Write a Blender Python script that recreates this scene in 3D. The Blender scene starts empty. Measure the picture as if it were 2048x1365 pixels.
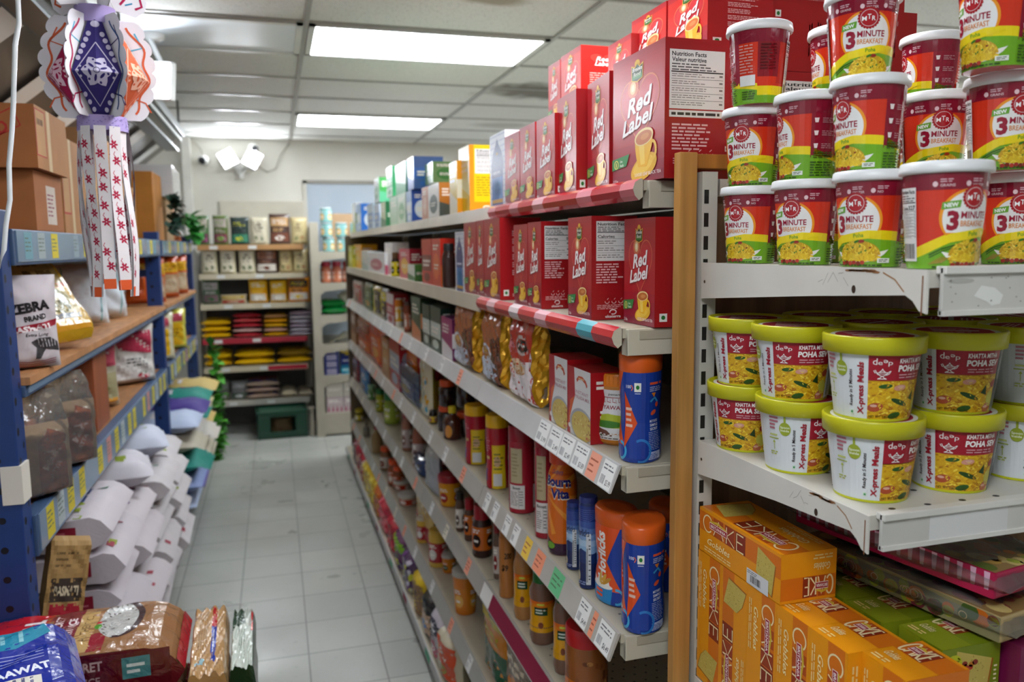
import bpy, math, random
from math import sin, cos, pi, radians, degrees, atan2, sqrt, hypot
from mathutils import Vector, Matrix
from mathutils.geometry import tessellate_polygon
C = bpy.context.scene.collection
RND = random.Random(7)

# ------------------------------------------------------------------ camera model (metres, room axes)
F, CX, CY, EYE = 1600.0, 1024.0, 682.5, 1.70
YAW, PITCH, ROLL = radians(16.4), radians(6.77), radians(-0.6)
_f = Vector((sin(YAW)*cos(PITCH), cos(YAW)*cos(PITCH), -sin(PITCH)))
_r = Vector((cos(YAW), -sin(YAW), 0)); _u = _r.cross(_f)
RT = _r*cos(ROLL) + _u*sin(ROLL); UP = -_r*sin(ROLL) + _u*cos(ROLL); FW = _f
def ray(px, py): return FW + RT*((px-CX)/F) - UP*((py-CY)/F)
def at(px, py, x=None, y=None, z=None):
    d = ray(px, py)
    t = x/d.x if x is not None else (y/d.y if y is not None else (z-EYE)/d.z)
    return Vector((d.x*t, d.y*t, EYE+d.z*t))
# the long gondola runs along Y with a very slight turn: its face is x = GX + dx - GK*y
GX, GK = 0.61, 0.008
GROT = math.atan(GK)
def gat(px, py, dx=0.0):
    d = ray(px, py); t = (GX+dx)/(d.x+GK*d.y)
    return Vector((d.x*t, d.y*t, EYE+d.z*t))
def gp(y, dx, z): return Vector((GX+dx-GK*y, y, z))

# ------------------------------------------------------------------ colours and materials
def lin(c):
    if isinstance(c, str):
        c = [int(c[i:i+2], 16)/255 for i in (0, 2, 4)]
    return tuple((v/12.92 if v <= .04045 else ((v+.055)/1.055)**2.4) for v in c[:3])+(1.0,)
def newmat(name):
    m = bpy.data.materials.new(name); m.use_nodes = True
    return m, m.node_tree.nodes, m.node_tree.links
MAT = {}
def colmat(name, rough=.4, metal=0, coat=0, bump=0, bscale=60, grain=0, spec=.5, mott=0, trans=0):
    m, N, L = newmat(name); b = N['Principled BSDF']
    a = N.new('ShaderNodeAttribute'); a.attribute_name = 'Col'
    src = a.outputs['Color']
    tc = N.new('ShaderNodeTexCoord')
    if grain or mott:
        n = N.new('ShaderNodeTexNoise'); n.inputs['Detail'].default_value = 6
        mp = N.new('ShaderNodeMapping'); L.new(tc.outputs['Object'], mp.inputs[0])
        if grain: mp.inputs['Scale'].default_value = (grain*6, grain, grain*.25) ; n.inputs['Scale'].default_value = 6
        else: n.inputs['Scale'].default_value = mott
        L.new(mp.outputs[0], n.inputs['Vector'])
        r = N.new('ShaderNodeMapRange'); r.inputs['From Min'].default_value = .3; r.inputs['From Max'].default_value = .7
        r.inputs['To Min'].default_value = .72 if grain else .86; r.inputs['To Max'].default_value = 1.12 if grain else 1.04
        L.new(n.outputs['Fac'], r.inputs['Value'])
        mx = N.new('ShaderNodeMix'); mx.data_type = 'RGBA'; mx.blend_type = 'MULTIPLY'; mx.inputs['Factor'].default_value = 1
        L.new(src, mx.inputs['A']); L.new(r.outputs[0], mx.inputs['B']); src = mx.outputs['Result']
    L.new(src, b.inputs['Base Color'])
    b.inputs['Roughness'].default_value = rough; b.inputs['Metallic'].default_value = metal
    b.inputs['Specular IOR Level'].default_value = spec; b.inputs['Coat Weight'].default_value = coat
    b.inputs['Coat Roughness'].default_value = .08
    if trans: b.inputs['Transmission Weight'].default_value = trans
    if bump:
        n = N.new('ShaderNodeTexNoise'); n.inputs['Scale'].default_value = bscale; n.inputs['Detail'].default_value = 3
        n.inputs['Distortion'].default_value = .6
        L.new(tc.outputs['Object'], n.inputs['Vector'])
        bp = N.new('ShaderNodeBump'); bp.inputs['Strength'].default_value = bump; bp.inputs['Distance'].default_value = .01
        L.new(n.outputs['Fac'], bp.inputs['Height']); L.new(bp.outputs[0], b.inputs['Normal'])
    MAT[name] = m
colmat('card', .3, spec=.5)
colmat('paper', .7, spec=.3)
colmat('kraft', .75, spec=.25, mott=9)
colmat('gloss', .16, spec=.5)
colmat('plastic', .32, spec=.5)
colmat('foil', .22, metal=.4, bump=.9, bscale=22)
colmat('film', .2, spec=.6, bump=.45, bscale=24)
colmat('woven', .62, bump=.3, bscale=14, spec=.3)
colmat('shrink', .14, coat=.4, bump=.12, bscale=55)
colmat('paint', .38, mott=5)
colmat('bluepaint', .45, mott=12)
colmat('alu', .35, metal=.8)
colmat('wood', .5, grain=1.6, spec=.35)
colmat('leaf', .5)
colmat('syrup', .08, coat=.5)
def clearmat(name, tint, k, rough=.08):
    m, N, L = newmat(name); N.remove(N['Principled BSDF']); o = N['Material Output']
    t = N.new('ShaderNodeBsdfTransparent'); t.inputs[0].default_value = lin(tint)
    g = N.new('ShaderNodeBsdfGlossy'); g.inputs['Roughness'].default_value = rough
    d = N.new('ShaderNodeBsdfDiffuse'); d.inputs[0].default_value = lin('E8E8E8')
    n = N.new('ShaderNodeTexNoise'); n.inputs['Scale'].default_value = 26; n.inputs['Detail'].default_value = 2
    tc = N.new('ShaderNodeTexCoord'); L.new(tc.outputs['Object'], n.inputs['Vector'])
    bp = N.new('ShaderNodeBump'); bp.inputs['Strength'].default_value = .6; bp.inputs['Distance'].default_value = .01
    L.new(n.outputs['Fac'], bp.inputs['Height']); L.new(bp.outputs[0], g.inputs['Normal'])
    lw = N.new('ShaderNodeLayerWeight'); lw.inputs['Blend'].default_value = .35; L.new(bp.outputs[0], lw.inputs['Normal'])
    mx0 = N.new('ShaderNodeMixShader'); mx0.inputs[0].default_value = k
    L.new(t.outputs[0], mx0.inputs[1]); L.new(d.outputs[0], mx0.inputs[2])
    mx = N.new('ShaderNodeMixShader'); L.new(lw.outputs['Fresnel'], mx.inputs[0])
    L.new(mx0.outputs[0], mx.inputs[1]); L.new(g.outputs[0], mx.inputs[2]); L.new(mx.outputs[0], o.inputs[0])
    MAT[name] = m
clearmat('clear', 'F4F4F0', .1)
clearmat('bottle', 'D8DCD8', .16)
def emitmat(name, col, s):
    m, N, L = newmat(name); b = N['Principled BSDF']
    b.inputs['Base Color'].default_value = lin(col)
    b.inputs['Emission Color'].default_value = lin(col); b.inputs['Emission Strength'].default_value = s
    MAT[name] = m
emitmat('tube', 'F4FAFF', 11.0)
emitmat('lamp', 'F2F8FF', 55.0)

# ------------------------------------------------------------------ mesh builder (vertex-coloured, several finishes in one mesh)
class MB:
    def __init__(s): s.v = []; s.f = []; s.c = []; s.m = []; s.sm = []
    def poly(s, pts, c, m='card', smooth=False):
        i = len(s.v); s.v += [tuple(p) for p in pts]; s.f.append(tuple(range(i, i+len(pts))))
        s.c.append(lin(c)); s.m.append(m); s.sm.append(smooth)
    def mesh(s, verts, faces, c, m='card', smooth=True):
        i = len(s.v); s.v += [tuple(p) for p in verts]
        for k, f in enumerate(faces):
            s.f.append(tuple(j+i for j in f)); s.c.append(lin(c[k] if isinstance(c, list) else c)); s.m.append(m); s.sm.append(smooth)
    def box(s, x0, x1, y0, y1, z0, z1, c, m='card', M=None, faces='xXyYzZ', bev=0):
        if bev:
            import bmesh
            bm = bmesh.new(); bmesh.ops.create_cube(bm, size=1)
            for v in bm.verts: v.co = Vector(((x0+x1)/2+v.co.x*(x1-x0), (y0+y1)/2+v.co.y*(y1-y0), (z0+z1)/2+v.co.z*(z1-z0)))
            bmesh.ops.bevel(bm, geom=bm.edges[:], offset=bev, segments=2, affect='EDGES', profile=.6)
            bm.verts.index_update()
            s.mesh([(M @ v.co) if M else v.co for v in bm.verts], [[v.index for v in f.verts] for f in bm.faces], c, m, False)
            bm.free(); return
        P = [Vector((x, y, z)) for z in (z0, z1) for y in (y0, y1) for x in (x0, x1)]
        if M: P = [M @ p for p in P]
        Q = {'z': (0, 2, 3, 1), 'Z': (4, 5, 7, 6), 'y': (0, 1, 5, 4), 'Y': (2, 6, 7, 3), 'x': (0, 4, 6, 2), 'X': (1, 3, 7, 5)}
        for k in faces:
            s.poly([P[i] for i in Q[k]], c[k] if isinstance(c, dict) else c, m)
    def lathe(s, prof, c, m='gloss', n=40, cap0=True, cap1=True, sx=1, sy=1, cols=None, M=None):
        V = []
        for r, z in prof:
            for k in range(n):
                a = 2*pi*k/n; p = Vector((r*cos(a)*sx, r*sin(a)*sy, z)); V.append(M @ p if M else p)
        Fc = []; cc = []
        for i in range(len(prof)-1):
            for k in range(n):
                Fc.append((i*n+k, i*n+(k+1) % n, (i+1)*n+(k+1) % n, (i+1)*n+k)); cc.append(cols[i] if cols else c)
        s.mesh(V, Fc, cc, m, True)
        for ok, i, rev in ((cap0, 0, True), (cap1, len(prof)-1, False)):
            if ok and prof[i][0] > 1e-5:
                q = V[i*n:(i+1)*n]; s.poly(q[::-1] if rev else q, (cols[0 if rev else -1] if cols else c), m)
    def tube(s, pts, r, c, m='plastic', n=8):
        pts = [Vector(p) for p in pts]; V = []
        for i, p in enumerate(pts):
            t = (pts[min(i+1, len(pts)-1)]-pts[max(i-1, 0)]).normalized()
            a = t.cross(Vector((.13, .2, 1)) if abs(t.z) < .9 else Vector((1, .1, 0))).normalized(); b = t.cross(a)
            rr = r[i] if isinstance(r, (list, tuple)) else r
            V += [p+a*rr*cos(2*pi*k/n)+b*rr*sin(2*pi*k/n) for k in range(n)]
        Fc = [(i*n+k, i*n+(k+1) % n, (i+1)*n+(k+1) % n, (i+1)*n+k) for i in range(len(pts)-1) for k in range(n)]
        s.mesh(V, Fc, c, m, True); s.poly(V[:n][::-1], c, m); s.poly(V[-n:], c, m)
    def data(s, name):
        me = bpy.data.meshes.new(name); me.from_pydata(s.v, [], s.f)
        mats = sorted(set(s.m))
        for q in mats: me.materials.append(MAT[q])
        ix = {q: i for i, q in enumerate(mats)}
        me.polygons.foreach_set('material_index', [ix[q] for q in s.m])
        me.polygons.foreach_set('use_smooth', s.sm)
        ca = me.color_attributes.new('Col', 'FLOAT_COLOR', 'CORNER')
        buf = []
        for f, c in zip(s.f, s.c): buf += c*len(f)
        ca.data.foreach_set('color', buf); me.update()
        return me
    def build(s, name, parent=None, loc=(0, 0, 0), rot=(0, 0, 0)):
        o = bpy.data.objects.new(name, s.data(name)); C.objects.link(o); o.location = loc; o.rotation_euler = rot
        if parent: o.parent = parent
        return o

# ------------------------------------------------------------------ flat artwork: polygons and lettering in a 2D panel
_tc = {}
def glyphs(s, bold, shear):
    k = (s, bold, shear)
    if k not in _tc:
        cu = bpy.data.curves.new('t', 'FONT'); cu.body = s; cu.size = 1; cu.shear = shear; cu.offset = bold; cu.resolution_u = 2
        o = bpy.data.objects.new('t', cu); C.objects.link(o)
        dg = bpy.context.evaluated_depsgraph_get(); e = o.evaluated_get(dg); me = e.to_mesh()
        vs = [(v.co.x, v.co.y) for v in me.vertices]; tr = [[vs[i] for i in p.vertices] for p in me.polygons]
        e.to_mesh_clear(); bpy.data.objects.remove(o); bpy.data.curves.remove(cu)
        xs = [p[0] for t in tr for p in t] or [0, 1]
        _tc[k] = (tr, min(xs), max(xs))
    return _tc[k]
class Art:
    def __init__(s): s.t = []; s.l = 1
    def up(s): s.l += 1; return s
    def poly(s, pts, c, l=None):
        l = l or s.l
        if len(pts) <= 4 and _convex(pts): s.t.append((list(pts), c, l)); return
        T = tessellate_polygon([[Vector((p[0], p[1], 0)) for p in pts]])
        for t in T: s.t.append(([pts[i] for i in t], c, l))
    def rect(s, x, y, w, h, c, l=None): s.t.append(([(x, y), (x+w, y), (x+w, y+h), (x, y+h)], c, l or s.l))
    def ell(s, x, y, rx, ry, c, n=20, rot=0, a0=0, a1=360, l=None):
        full = a1-a0 >= 360; P = []
        for k in range(n if full else n+1):
            a = radians(a0+(a1-a0)*k/n); px, py = rx*cos(a), ry*sin(a); P.append((x+px*cos(rot)-py*sin(rot), y+px*sin(rot)+py*cos(rot)))
        for i in range(1, len(P)-1): s.t.append(([P[0], P[i], P[i+1]], c, l or s.l))
    def ring(s, x, y, rx, ry, w, c, n=28, a0=0, a1=360, l=None):
        s.path([(x+rx*cos(radians(a0+(a1-a0)*k/n)), y+ry*sin(radians(a0+(a1-a0)*k/n))) for k in range(n+1)], w, c, l)
    def path(s, P, w, c, l=None):
        L, R = [], []
        for i, p in enumerate(P):
            a = P[max(i-1, 0)]; b = P[min(i+1, len(P)-1)]; d = hypot(b[0]-a[0], b[1]-a[1]) or 1
            nx, ny = -(b[1]-a[1])/d*w/2, (b[0]-a[0])/d*w/2; L.append((p[0]+nx, p[1]+ny)); R.append((p[0]-nx, p[1]-ny))
        for i in range(len(P)-1): s.t.append(([R[i], R[i+1], L[i+1], L[i]], c, l or s.l))
    def txt(s, t, x, y, h, c, w=None, al='c', sh=0, b=.012, rot=0, l=None):
        tr, x0, x1 = glyphs(t, b, sh); sy = h/.73; sx = (w/(x1-x0)) if w else sy
        W = (x1-x0)*sx; ox = {'l': 0, 'c': -W/2, 'r': -W}[al]; cr, sr = cos(radians(rot)), sin(radians(rot))
        for q in tr:
            P = []
            for px, py in q:
                ux, uy = (px-x0)*sx+ox, py*sy; P.append((x+ux*cr-uy*sr, y+ux*sr+uy*cr))
            s.t.append((P, c, l or s.l))
    def lines(s, x, y, w, h, n, c, fill=.45, seed=1, rag=.35, l=None):
        r = random.Random(seed); dy = h/n
        for i in range(n):
            x0 = x; yy = y+h-dy*(i+.5+fill/2); end = x+w*(1-rag*r.random())
            while x0 < end-dy*.5:
                ww = min(dy*r.uniform(1.2, 3.6), end-x0); s.rect(x0, yy, ww, dy*fill, c, l); x0 += ww+dy*.5
    def bars(s, x, y, w, h, c='151515', seed=3, l=None):
        r = random.Random(seed); u = x
        while u < x+w:
            q = r.choice([.012, .02, .035])*w; s.rect(u, y, min(q, x+w-u), h, c, l); u += q+r.choice([.015, .025, .04])*w
    def add(s, o, x=0, y=0, k=1, rot=0, dl=0):
        cr, sr = cos(radians(rot)), sin(radians(rot))
        for P, c, l in o.t: s.t.append(([(x+(p[0]*cr-p[1]*sr)*k, y+(p[0]*sr+p[1]*cr)*k) for p in P], c, l+dl))
    def clip(s, x0, x1, y0, y1):
        out = []
        for P, c, l in s.t:
            for ax, lim, sg in ((0, x0, 1), (0, x1, -1), (1, y0, 1), (1, y1, -1)):
                P = _half(P, ax, lim, sg)
                if len(P) < 3: break
            else: out.append((P, c, l))
        s.t = out; return s
def _convex(P):
    sg = 0
    for i in range(len(P)):
        a, b, c = P[i-2], P[i-1], P[i]; z = (b[0]-a[0])*(c[1]-b[1])-(b[1]-a[1])*(c[0]-b[0])
        if abs(z) > 1e-12:
            if sg and (z > 0) != (sg > 0): return False
            sg = z
    return True
def _half(P, ax, lim, sg):
    O = []
    for i in range(len(P)):
        a, b = P[i-1], P[i]; da, db = (a[ax]-lim)*sg, (b[ax]-lim)*sg
        if (da >= 0) != (db >= 0):
            t = da/(da-db); O.append((a[0]+(b[0]-a[0])*t, a[1]+(b[1]-a[1])*t))
        if db >= 0: O.append(b)
    return O
EPS = .00009
def paint(mb, art, fn, m='card', du=None, dv=None, eps=EPS):
    for P, c, l in art.t:
        parts = [P]
        for ax, d in ((0, du), (1, dv)):
            if not d: continue
            nx = []
            for Q in parts:
                a, b = min(p[ax] for p in Q), max(p[ax] for p in Q); i0, i1 = math.floor(a/d+1e-6), math.ceil(b/d-1e-6)
                if i1-i0 <= 1: nx.append(Q); continue
                for i in range(i0, i1):
                    q = _half(_half(Q, ax, i*d, 1), ax, (i+1)*d, -1)
                    if len(q) > 2: nx.append(q)
            parts = nx
        for Q in parts:
            # keep every printed face pointing outwards
            A = sum(Q[i-1][0]*Q[i][1]-Q[i][0]*Q[i-1][1] for i in range(len(Q)))
            if abs(A) < 1e-10: continue
            if A < 0: Q = Q[::-1]
            mb.poly([fn(u, v, l*eps) for u, v in Q], c, m, smooth=bool(du))
def plane(O, U, V):
    O, U, V = Vector(O), Vector(U).normalized(), Vector(V).normalized(); N = U.cross(V)
    return lambda u, v, o: O+U*u+V*v+N*o
def wrap(prof, rref, turn=0):
    """label on a turned body; local front is -Y, u runs to the right along the surface, v is height"""
    def rad(v):
        for (r0, z0), (r1, z1) in zip(prof, prof[1:]):
            if v <= z1 and z1 > z0: return r0+(r1-r0)*max(0, (v-z0)/(z1-z0))
        return prof[-1][0]
    def fn(u, v, o):
        a = -pi/2+u/rref+turn; r = rad(v)+o+.0002
        return Vector((r*cos(a), r*sin(a), v))
    return fn

# ------------------------------------------------------------------ things, parts, copies
def tag(o, label, cat, group=None, kind=None):
    if label: o['label'] = label
    if cat: o['category'] = cat
    if group: o['group'] = group
    if kind: o['kind'] = kind
    return o
def thing(name, label, cat, loc=(0, 0, 0), rz=0, group=None):
    o = bpy.data.objects.new(name, None); C.objects.link(o); o.empty_display_size = .05
    o.location = loc; o.rotation_euler = (0, 0, rz); return tag(o, label, cat, group)
def structure(mb, name, **k):
    o = mb.build(name, **k); o['kind'] = 'structure'; return o
def dup(src, loc, rot, label, group=None, scale=None):
    r = src.copy(); C.objects.link(r); r.location = loc; r.rotation_euler = rot if not isinstance(rot, (int, float)) else (0, 0, rot)
    r['label'] = label
    if group: r['group'] = group
    if scale: r.scale = scale
    for ch in src.children:
        c = ch.copy(); C.objects.link(c); c.parent = r
        for g in ch.children:
            d = g.copy(); C.objects.link(d); d.parent = c
    return r
class Kind:
    """one prototype (a mesh or a tree of parts) and its copies"""
    def __init__(s, name, cat, parts, dims, group=None):
        s.name, s.cat, s.parts, s.dims, s.group, s.first = name, cat, parts, dims, group, None
    def put(s, loc, rot, label, group=None, scale=None):
        group = group or s.group
        if s.first is None:
            if isinstance(s.parts, MB): o = s.parts.build(s.name)
            else:
                o = bpy.data.objects.new(s.name, None); C.objects.link(o); o.empty_display_size = .05
                for nm, mb, *sub in s.parts:
                    p = mb.build(nm, o)
                    for n2, m2 in (sub[0] if sub else []): m2.build(n2, p)
            o['category'] = s.cat; s.first = o
            o.location = loc; o.rotation_euler = rot if not isinstance(rot, (int, float)) else (0, 0, rot)
            if scale: o.scale = scale
            o['label'] = label
            if group: o['group'] = group
            return o
        return dup(s.first, loc, rot, label, group, scale or (1, 1, 1))
ORD = ['', 'first', 'second', 'third', 'fourth', 'fifth', 'sixth', 'seventh', 'eighth', 'ninth', 'tenth', 'eleventh', 'twelfth',
       'thirteenth', 'fourteenth', 'fifteenth', 'sixteenth', 'seventeenth', 'eighteenth', 'nineteenth', 'twentieth',
       'twenty-first', 'twenty-second', 'twenty-third', 'twenty-fourth', 'twenty-fifth', 'twenty-sixth', 'twenty-seventh', 'twenty-eighth', 'twenty-ninth', 'thirtieth']
# ------------------------------------------------------------------ printed artwork
def heart(cx, cy, w, h, n=40):
    P = []
    for k in range(n):
        t = 2*pi*k/n; x = 16*sin(t)**3; y = 13*cos(t)-5*cos(2*t)-2*cos(3*t)-cos(4*t); P.append((cx+x/32*w, cy+(y+2.5)/29*h))
    return P
def nutrition(w, h, title=('Nutrition Facts',), rows=6, big=None, bg='E4E2E0'):
    a = Art(); a.rect(0, 0, w, h, bg); a.up(); ink = '1C1A1A'
    y = h*.985; th = h*.075
    for t in title: y -= th*1.25; a.txt(t, w*.04, y, th, ink, w=w*(.9 if len(title) == 1 else .62), al='l', b=.02)
    a.lines(w*.04, y-h*.16, w*.92, h*.14, 3, '5A5656', seed=2); y -= h*.17; a.rect(w*.03, y-h*.012, w*.94, h*.02, ink)
    if big:
        y -= h*.14; a.txt('Calories', w*.04, y, h*.075, ink, w=w*.5, al='l', b=.02); a.txt(big, w*.95, y, h*.085, ink, al='r', b=.02); y -= h*.02
    st = (y-h*.03)/rows
    for i in range(rows):
        a.rect(w*.03, y-st*i-h*.006, w*.94, h*.006, ink); a.lines(w*.04, y-st*i-st*.8, w*.78, st*.6, 2, '86827F', fill=.38, seed=i+5, rag=.5)
        a.rect(w*.9, y-st*i-st*.6, w*.06, st*.25, '7A7674')
    return a
def teacup(k):
    a = Art()
    a.ell(0, -.02*k, .52*k, .27*k, 'E9B32A', 26, rot=.35); a.up(); a.ell(-.02*k, .02*k, .40*k, .18*k, 'F3C94B', 26, rot=.35); a.up()
    a.ring(.33*k, .32*k, .13*k, .2*k, .07*k, 'F0C040', 18); a.up()
    P = [(-.34*k, .62*k)]+[(-.34*k+.12*k*t**2+.02*k*t, .62*k-.62*k*t) for t in (.3, .6, .8, 1)]+[(.12*k, -.02*k), (.22*k, .2*k), (.32*k, .45*k), (.36*k, .7*k)]
    a.poly(P, 'F2B921'); a.up(); a.poly([(-.2*k, .6*k), (.02*k, .62*k), (.06*k, .05*k), (-.1*k, .04*k)], 'F8D35E'); a.up()
    a.ell(.01*k, .66*k, .36*k, .19*k, 'F7DC9A', 26, rot=.12); a.up(); a.ell(.01*k, .645*k, .31*k, .15*k, 'C8702F', 26, rot=.12); a.up()
    a.ell(.05*k, .66*k, .16*k, .07*k, 'DB9050', 16, rot=.12)
    return a
def tea_front(W, H, wt='1.0 kg', big=False, base='B3222B'):
    a = Art(); a.rect(0, 0, W, H, base); a.up()
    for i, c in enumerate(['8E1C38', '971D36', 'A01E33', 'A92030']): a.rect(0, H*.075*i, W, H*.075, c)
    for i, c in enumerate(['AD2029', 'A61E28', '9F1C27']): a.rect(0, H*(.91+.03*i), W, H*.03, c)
    a.up(); hx, hy, hw, hh = W*.54, H*.535, W*.74, H*.52
    a.poly(heart(hx, hy, hw, hh), 'BF2830'); a.up(); a.poly(heart(hx, hy+hh*.03, hw*.82, hh*.8), 'C62D33'); a.up()
    p = heart(hx, hy, hw, hh, 60); a.path(p+[p[0]], W*.012, 'DE7A55'); a.up()
    a.ell(W*.42, H*.735, W*.11, H*.075, 'D8704A', 20); a.up(); a.ell(W*.42, H*.735, W*.06, H*.05, 'F0C890', 16); a.up(); a.ell(W*.42, H*.735, W*.03, H*.03, 'FFF2CC', 12)
    bx, by, bw, bh = W*.5, H*.845, W*.23, H*.125
    a.ell(bx, by+bh*.52, bw*.22, bh*.24, 'E8B83A', 16); a.poly([(bx-bw*.5, by+bh*.5), (bx-bw*.2, by+bh*.36), (bx, by+bh*.6), (bx+bw*.2, by+bh*.36), (bx+bw*.5, by+bh*.5), (bx+bw*.48, by-bh*.45), (bx, by-bh*.62), (bx-bw*.48, by-bh*.45)], 'E2B33C'); a.up()
    a.poly([(bx-bw*.45, by+bh*.4), (bx-bw*.2, by+bh*.27), (bx, by+bh*.48), (bx+bw*.2, by+bh*.27), (bx+bw*.45, by+bh*.4), (bx+bw*.43, by-bh*.4), (bx, by-bh*.54), (bx-bw*.43, by-bh*.4)], '2E3B1E'); a.up()
    a.rect(bx-bw*.4, by-bh*.4, bw*.8, bh*.28, '3E7A2E'); a.txt('Brooke', bx, by+bh*.08, bh*.26, 'F8F4E8', w=bw*.8, sh=.15, b=.02); a.txt('Bond', bx, by-bh*.24, bh*.26, 'F8F4E8', w=bw*.6, sh=.15, b=.02)
    a.up()
    for dx, dy, c in ((.006, -.006, '7E141E'), (0, 0, 'FBF4F2')):
        a.txt('Red', W*(.56+dx), H*(.555+dy), H*.13, c, w=W*.5, sh=.32, b=.03, rot=9)
        a.txt('Label', W*(.52+dx), H*(.42+dy), H*.12, c, w=W*.62, sh=.32, b=.028, rot=9); a.up()
    tc = teacup(W*.37); tc.t = [([(p[0]*1.32, p[1]) for p in P], c, l) for P, c, l in tc.t]; a.add(tc, W*.64, H*.115, dl=a.l); a.up()
    a.poly([(0, H*.125), (W*.3, H*.145), (W*.36, H*.235), (0, H*.215)], '2C8A46'); a.up()
    a.ell(W*.09, H*.17, W*.05, H*.036, 'DCE06A', 16); a.up(); a.ell(W*.09, H*.17, W*.036, H*.028, '2C7A3C', 14); a.up(); a.ell(W*.09, H*.168, W*.012, H*.022, 'DCE06A', 10)
    a.txt('Live', W*.17, H*.18, H*.022, 'F2F8EC', al='l'); a.txt('Really', W*.17, H*.148, H*.022, 'F2F8EC', al='l')
    a.txt('LOOSE LEAF BLACK TEA', W*.96, H*.045, H*.026, 'F4E4E4', w=W*.48, al='r'); a.txt(wt, W*.03, H*.02, H*.03, 'F4E4E4', al='l')
    return a
def tea_side_facts(W, H, fr=False):
    a = Art(); a.rect(0, 0, W, H, 'A51A20'); a.up()
    if fr:
        n = nutrition(W*.78, H*.42, ('Nutrition Facts', 'Valeur nutritive'), 5); a.add(n, W*.06, H*.5, dl=a.l); a.rect(W*.06, H*.44, W*.78, H*.05, 'E4E2E0'); a.up(); a.lines(W*.09, H*.452, W*.7, H*.025, 1, '3A3434', .8, 4, .1)
        y0 = .4
    else:
        n = nutrition(W*.74, H*.38, ('Nutrition Facts',), 3, '0'); a.add(n, W*.1, H*.57, dl=a.l); y0 = .55
    a.up()
    a.lines(W*.1, H*(y0-.2), W*.6, H*.2, 8, 'E8B8B8', .5, 11)
    for i in range(3):
        cx, cy = W*(.34+.15*i), H*.175; a.ring(cx, cy, W*.045, H*.016, W*.012, 'E8C4C4', 12, 160, 380); a.path([(cx, cy+H*.02), (cx+W*.03, cy+H*.035)], W*.01, 'E8C4C4')
    a.lines(W*.12, H*.1, W*.68, H*.05, 3, 'E0A8A8', .45, 12)
    if not fr:
        a.ring(W*.47, H*.075, W*.07, H*.022, W*.02, 'F4E8E8', 16, -120, 200); a.txt('ekaterra', W*.47, H*.02, H*.028, 'F4E8E8', w=W*.34, b=.02)
    else: a.rect(W*.86, H*.2, W*.06, H*.04, 'E8E4E0'); a.up(); a.ell(W*.89, H*.22, W*.016, H*.012, '2E7A38', 10)
    return a
def tea_side_text(W, H):
    a = Art(); a.rect(0, 0, W, H, 'A81B20'); a.up()
    for i in range(6): a.lines(W*.3, H*(.3+.095*i), W*.5, H*.07, 3, 'E8BCBC', .42, 20+i)
    a.rect(W*.08, H*.05, W*.13, H*.075, 'EDE8E2'); a.up(); a.ell(W*.145, H*.088, W*.035, H*.02, '2E7A38', 12); a.up(); a.lines(W*.3, H*.04, W*.5, H*.04, 2, 'E8BCBC', .5, 31)
    return a
def tea_side_heart(W, H):
    a = Art(); a.rect(0, 0, W, H, 'C4241E'); a.up(); p = heart(W*.5, H*.76, W*.6, H*.24, 40); a.poly(p, 'D63A30'); a.up(); a.path(p+[p[0]], W*.015, 'B01818'); a.up()
    a.txt('Red', W*.5, H*.76, H*.07, 'FBF4F2', w=W*.32, sh=.3, b=.025); a.txt('Label', W*.5, H*.685, H*.07, 'FBF4F2', w=W*.38, sh=.3, b=.025); a.lines(W*.2, H*.3, W*.6, H*.28, 8, 'EDB4A8', .4, 8)
    return a
def rice_heap(a, cx, cy, rx, ry, n, seed, dark='C9A01C', cols=('EBCB2E', 'F2D94A', 'DDB824', 'E6C432'), up=True, full=False):
    r = random.Random(seed); a.ell(cx, cy, rx, ry, dark, 22, a0=0, a1=360 if full else 180); a.up()
    for i in range(n):
        t = r.uniform(0, 2*pi if full else pi); q = sqrt(r.random())*.95; x, y = cx+rx*q*cos(t), cy+ry*q*sin(t)*(1 if full else .98)+(0 if full else ry*.03)
        a.ell(x, y, rx*.1, rx*.026, r.choice(cols), 6, rot=r.uniform(0, 3.1), l=a.l+(i % 3))
    a.l += 3
    for i in range(max(4, n//9)):
        t = r.uniform(0, 2*pi if full else pi); q = sqrt(r.random())*.85; x, y = cx+rx*q*cos(t), cy+ry*q*sin(t)
        a.ell(x, y, rx*.055, rx*.04, r.choice(('4E7A22', '8A3A18', '5C8428', 'B05A28')), 7, rot=r.uniform(0, 3))
    a.up()
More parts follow.
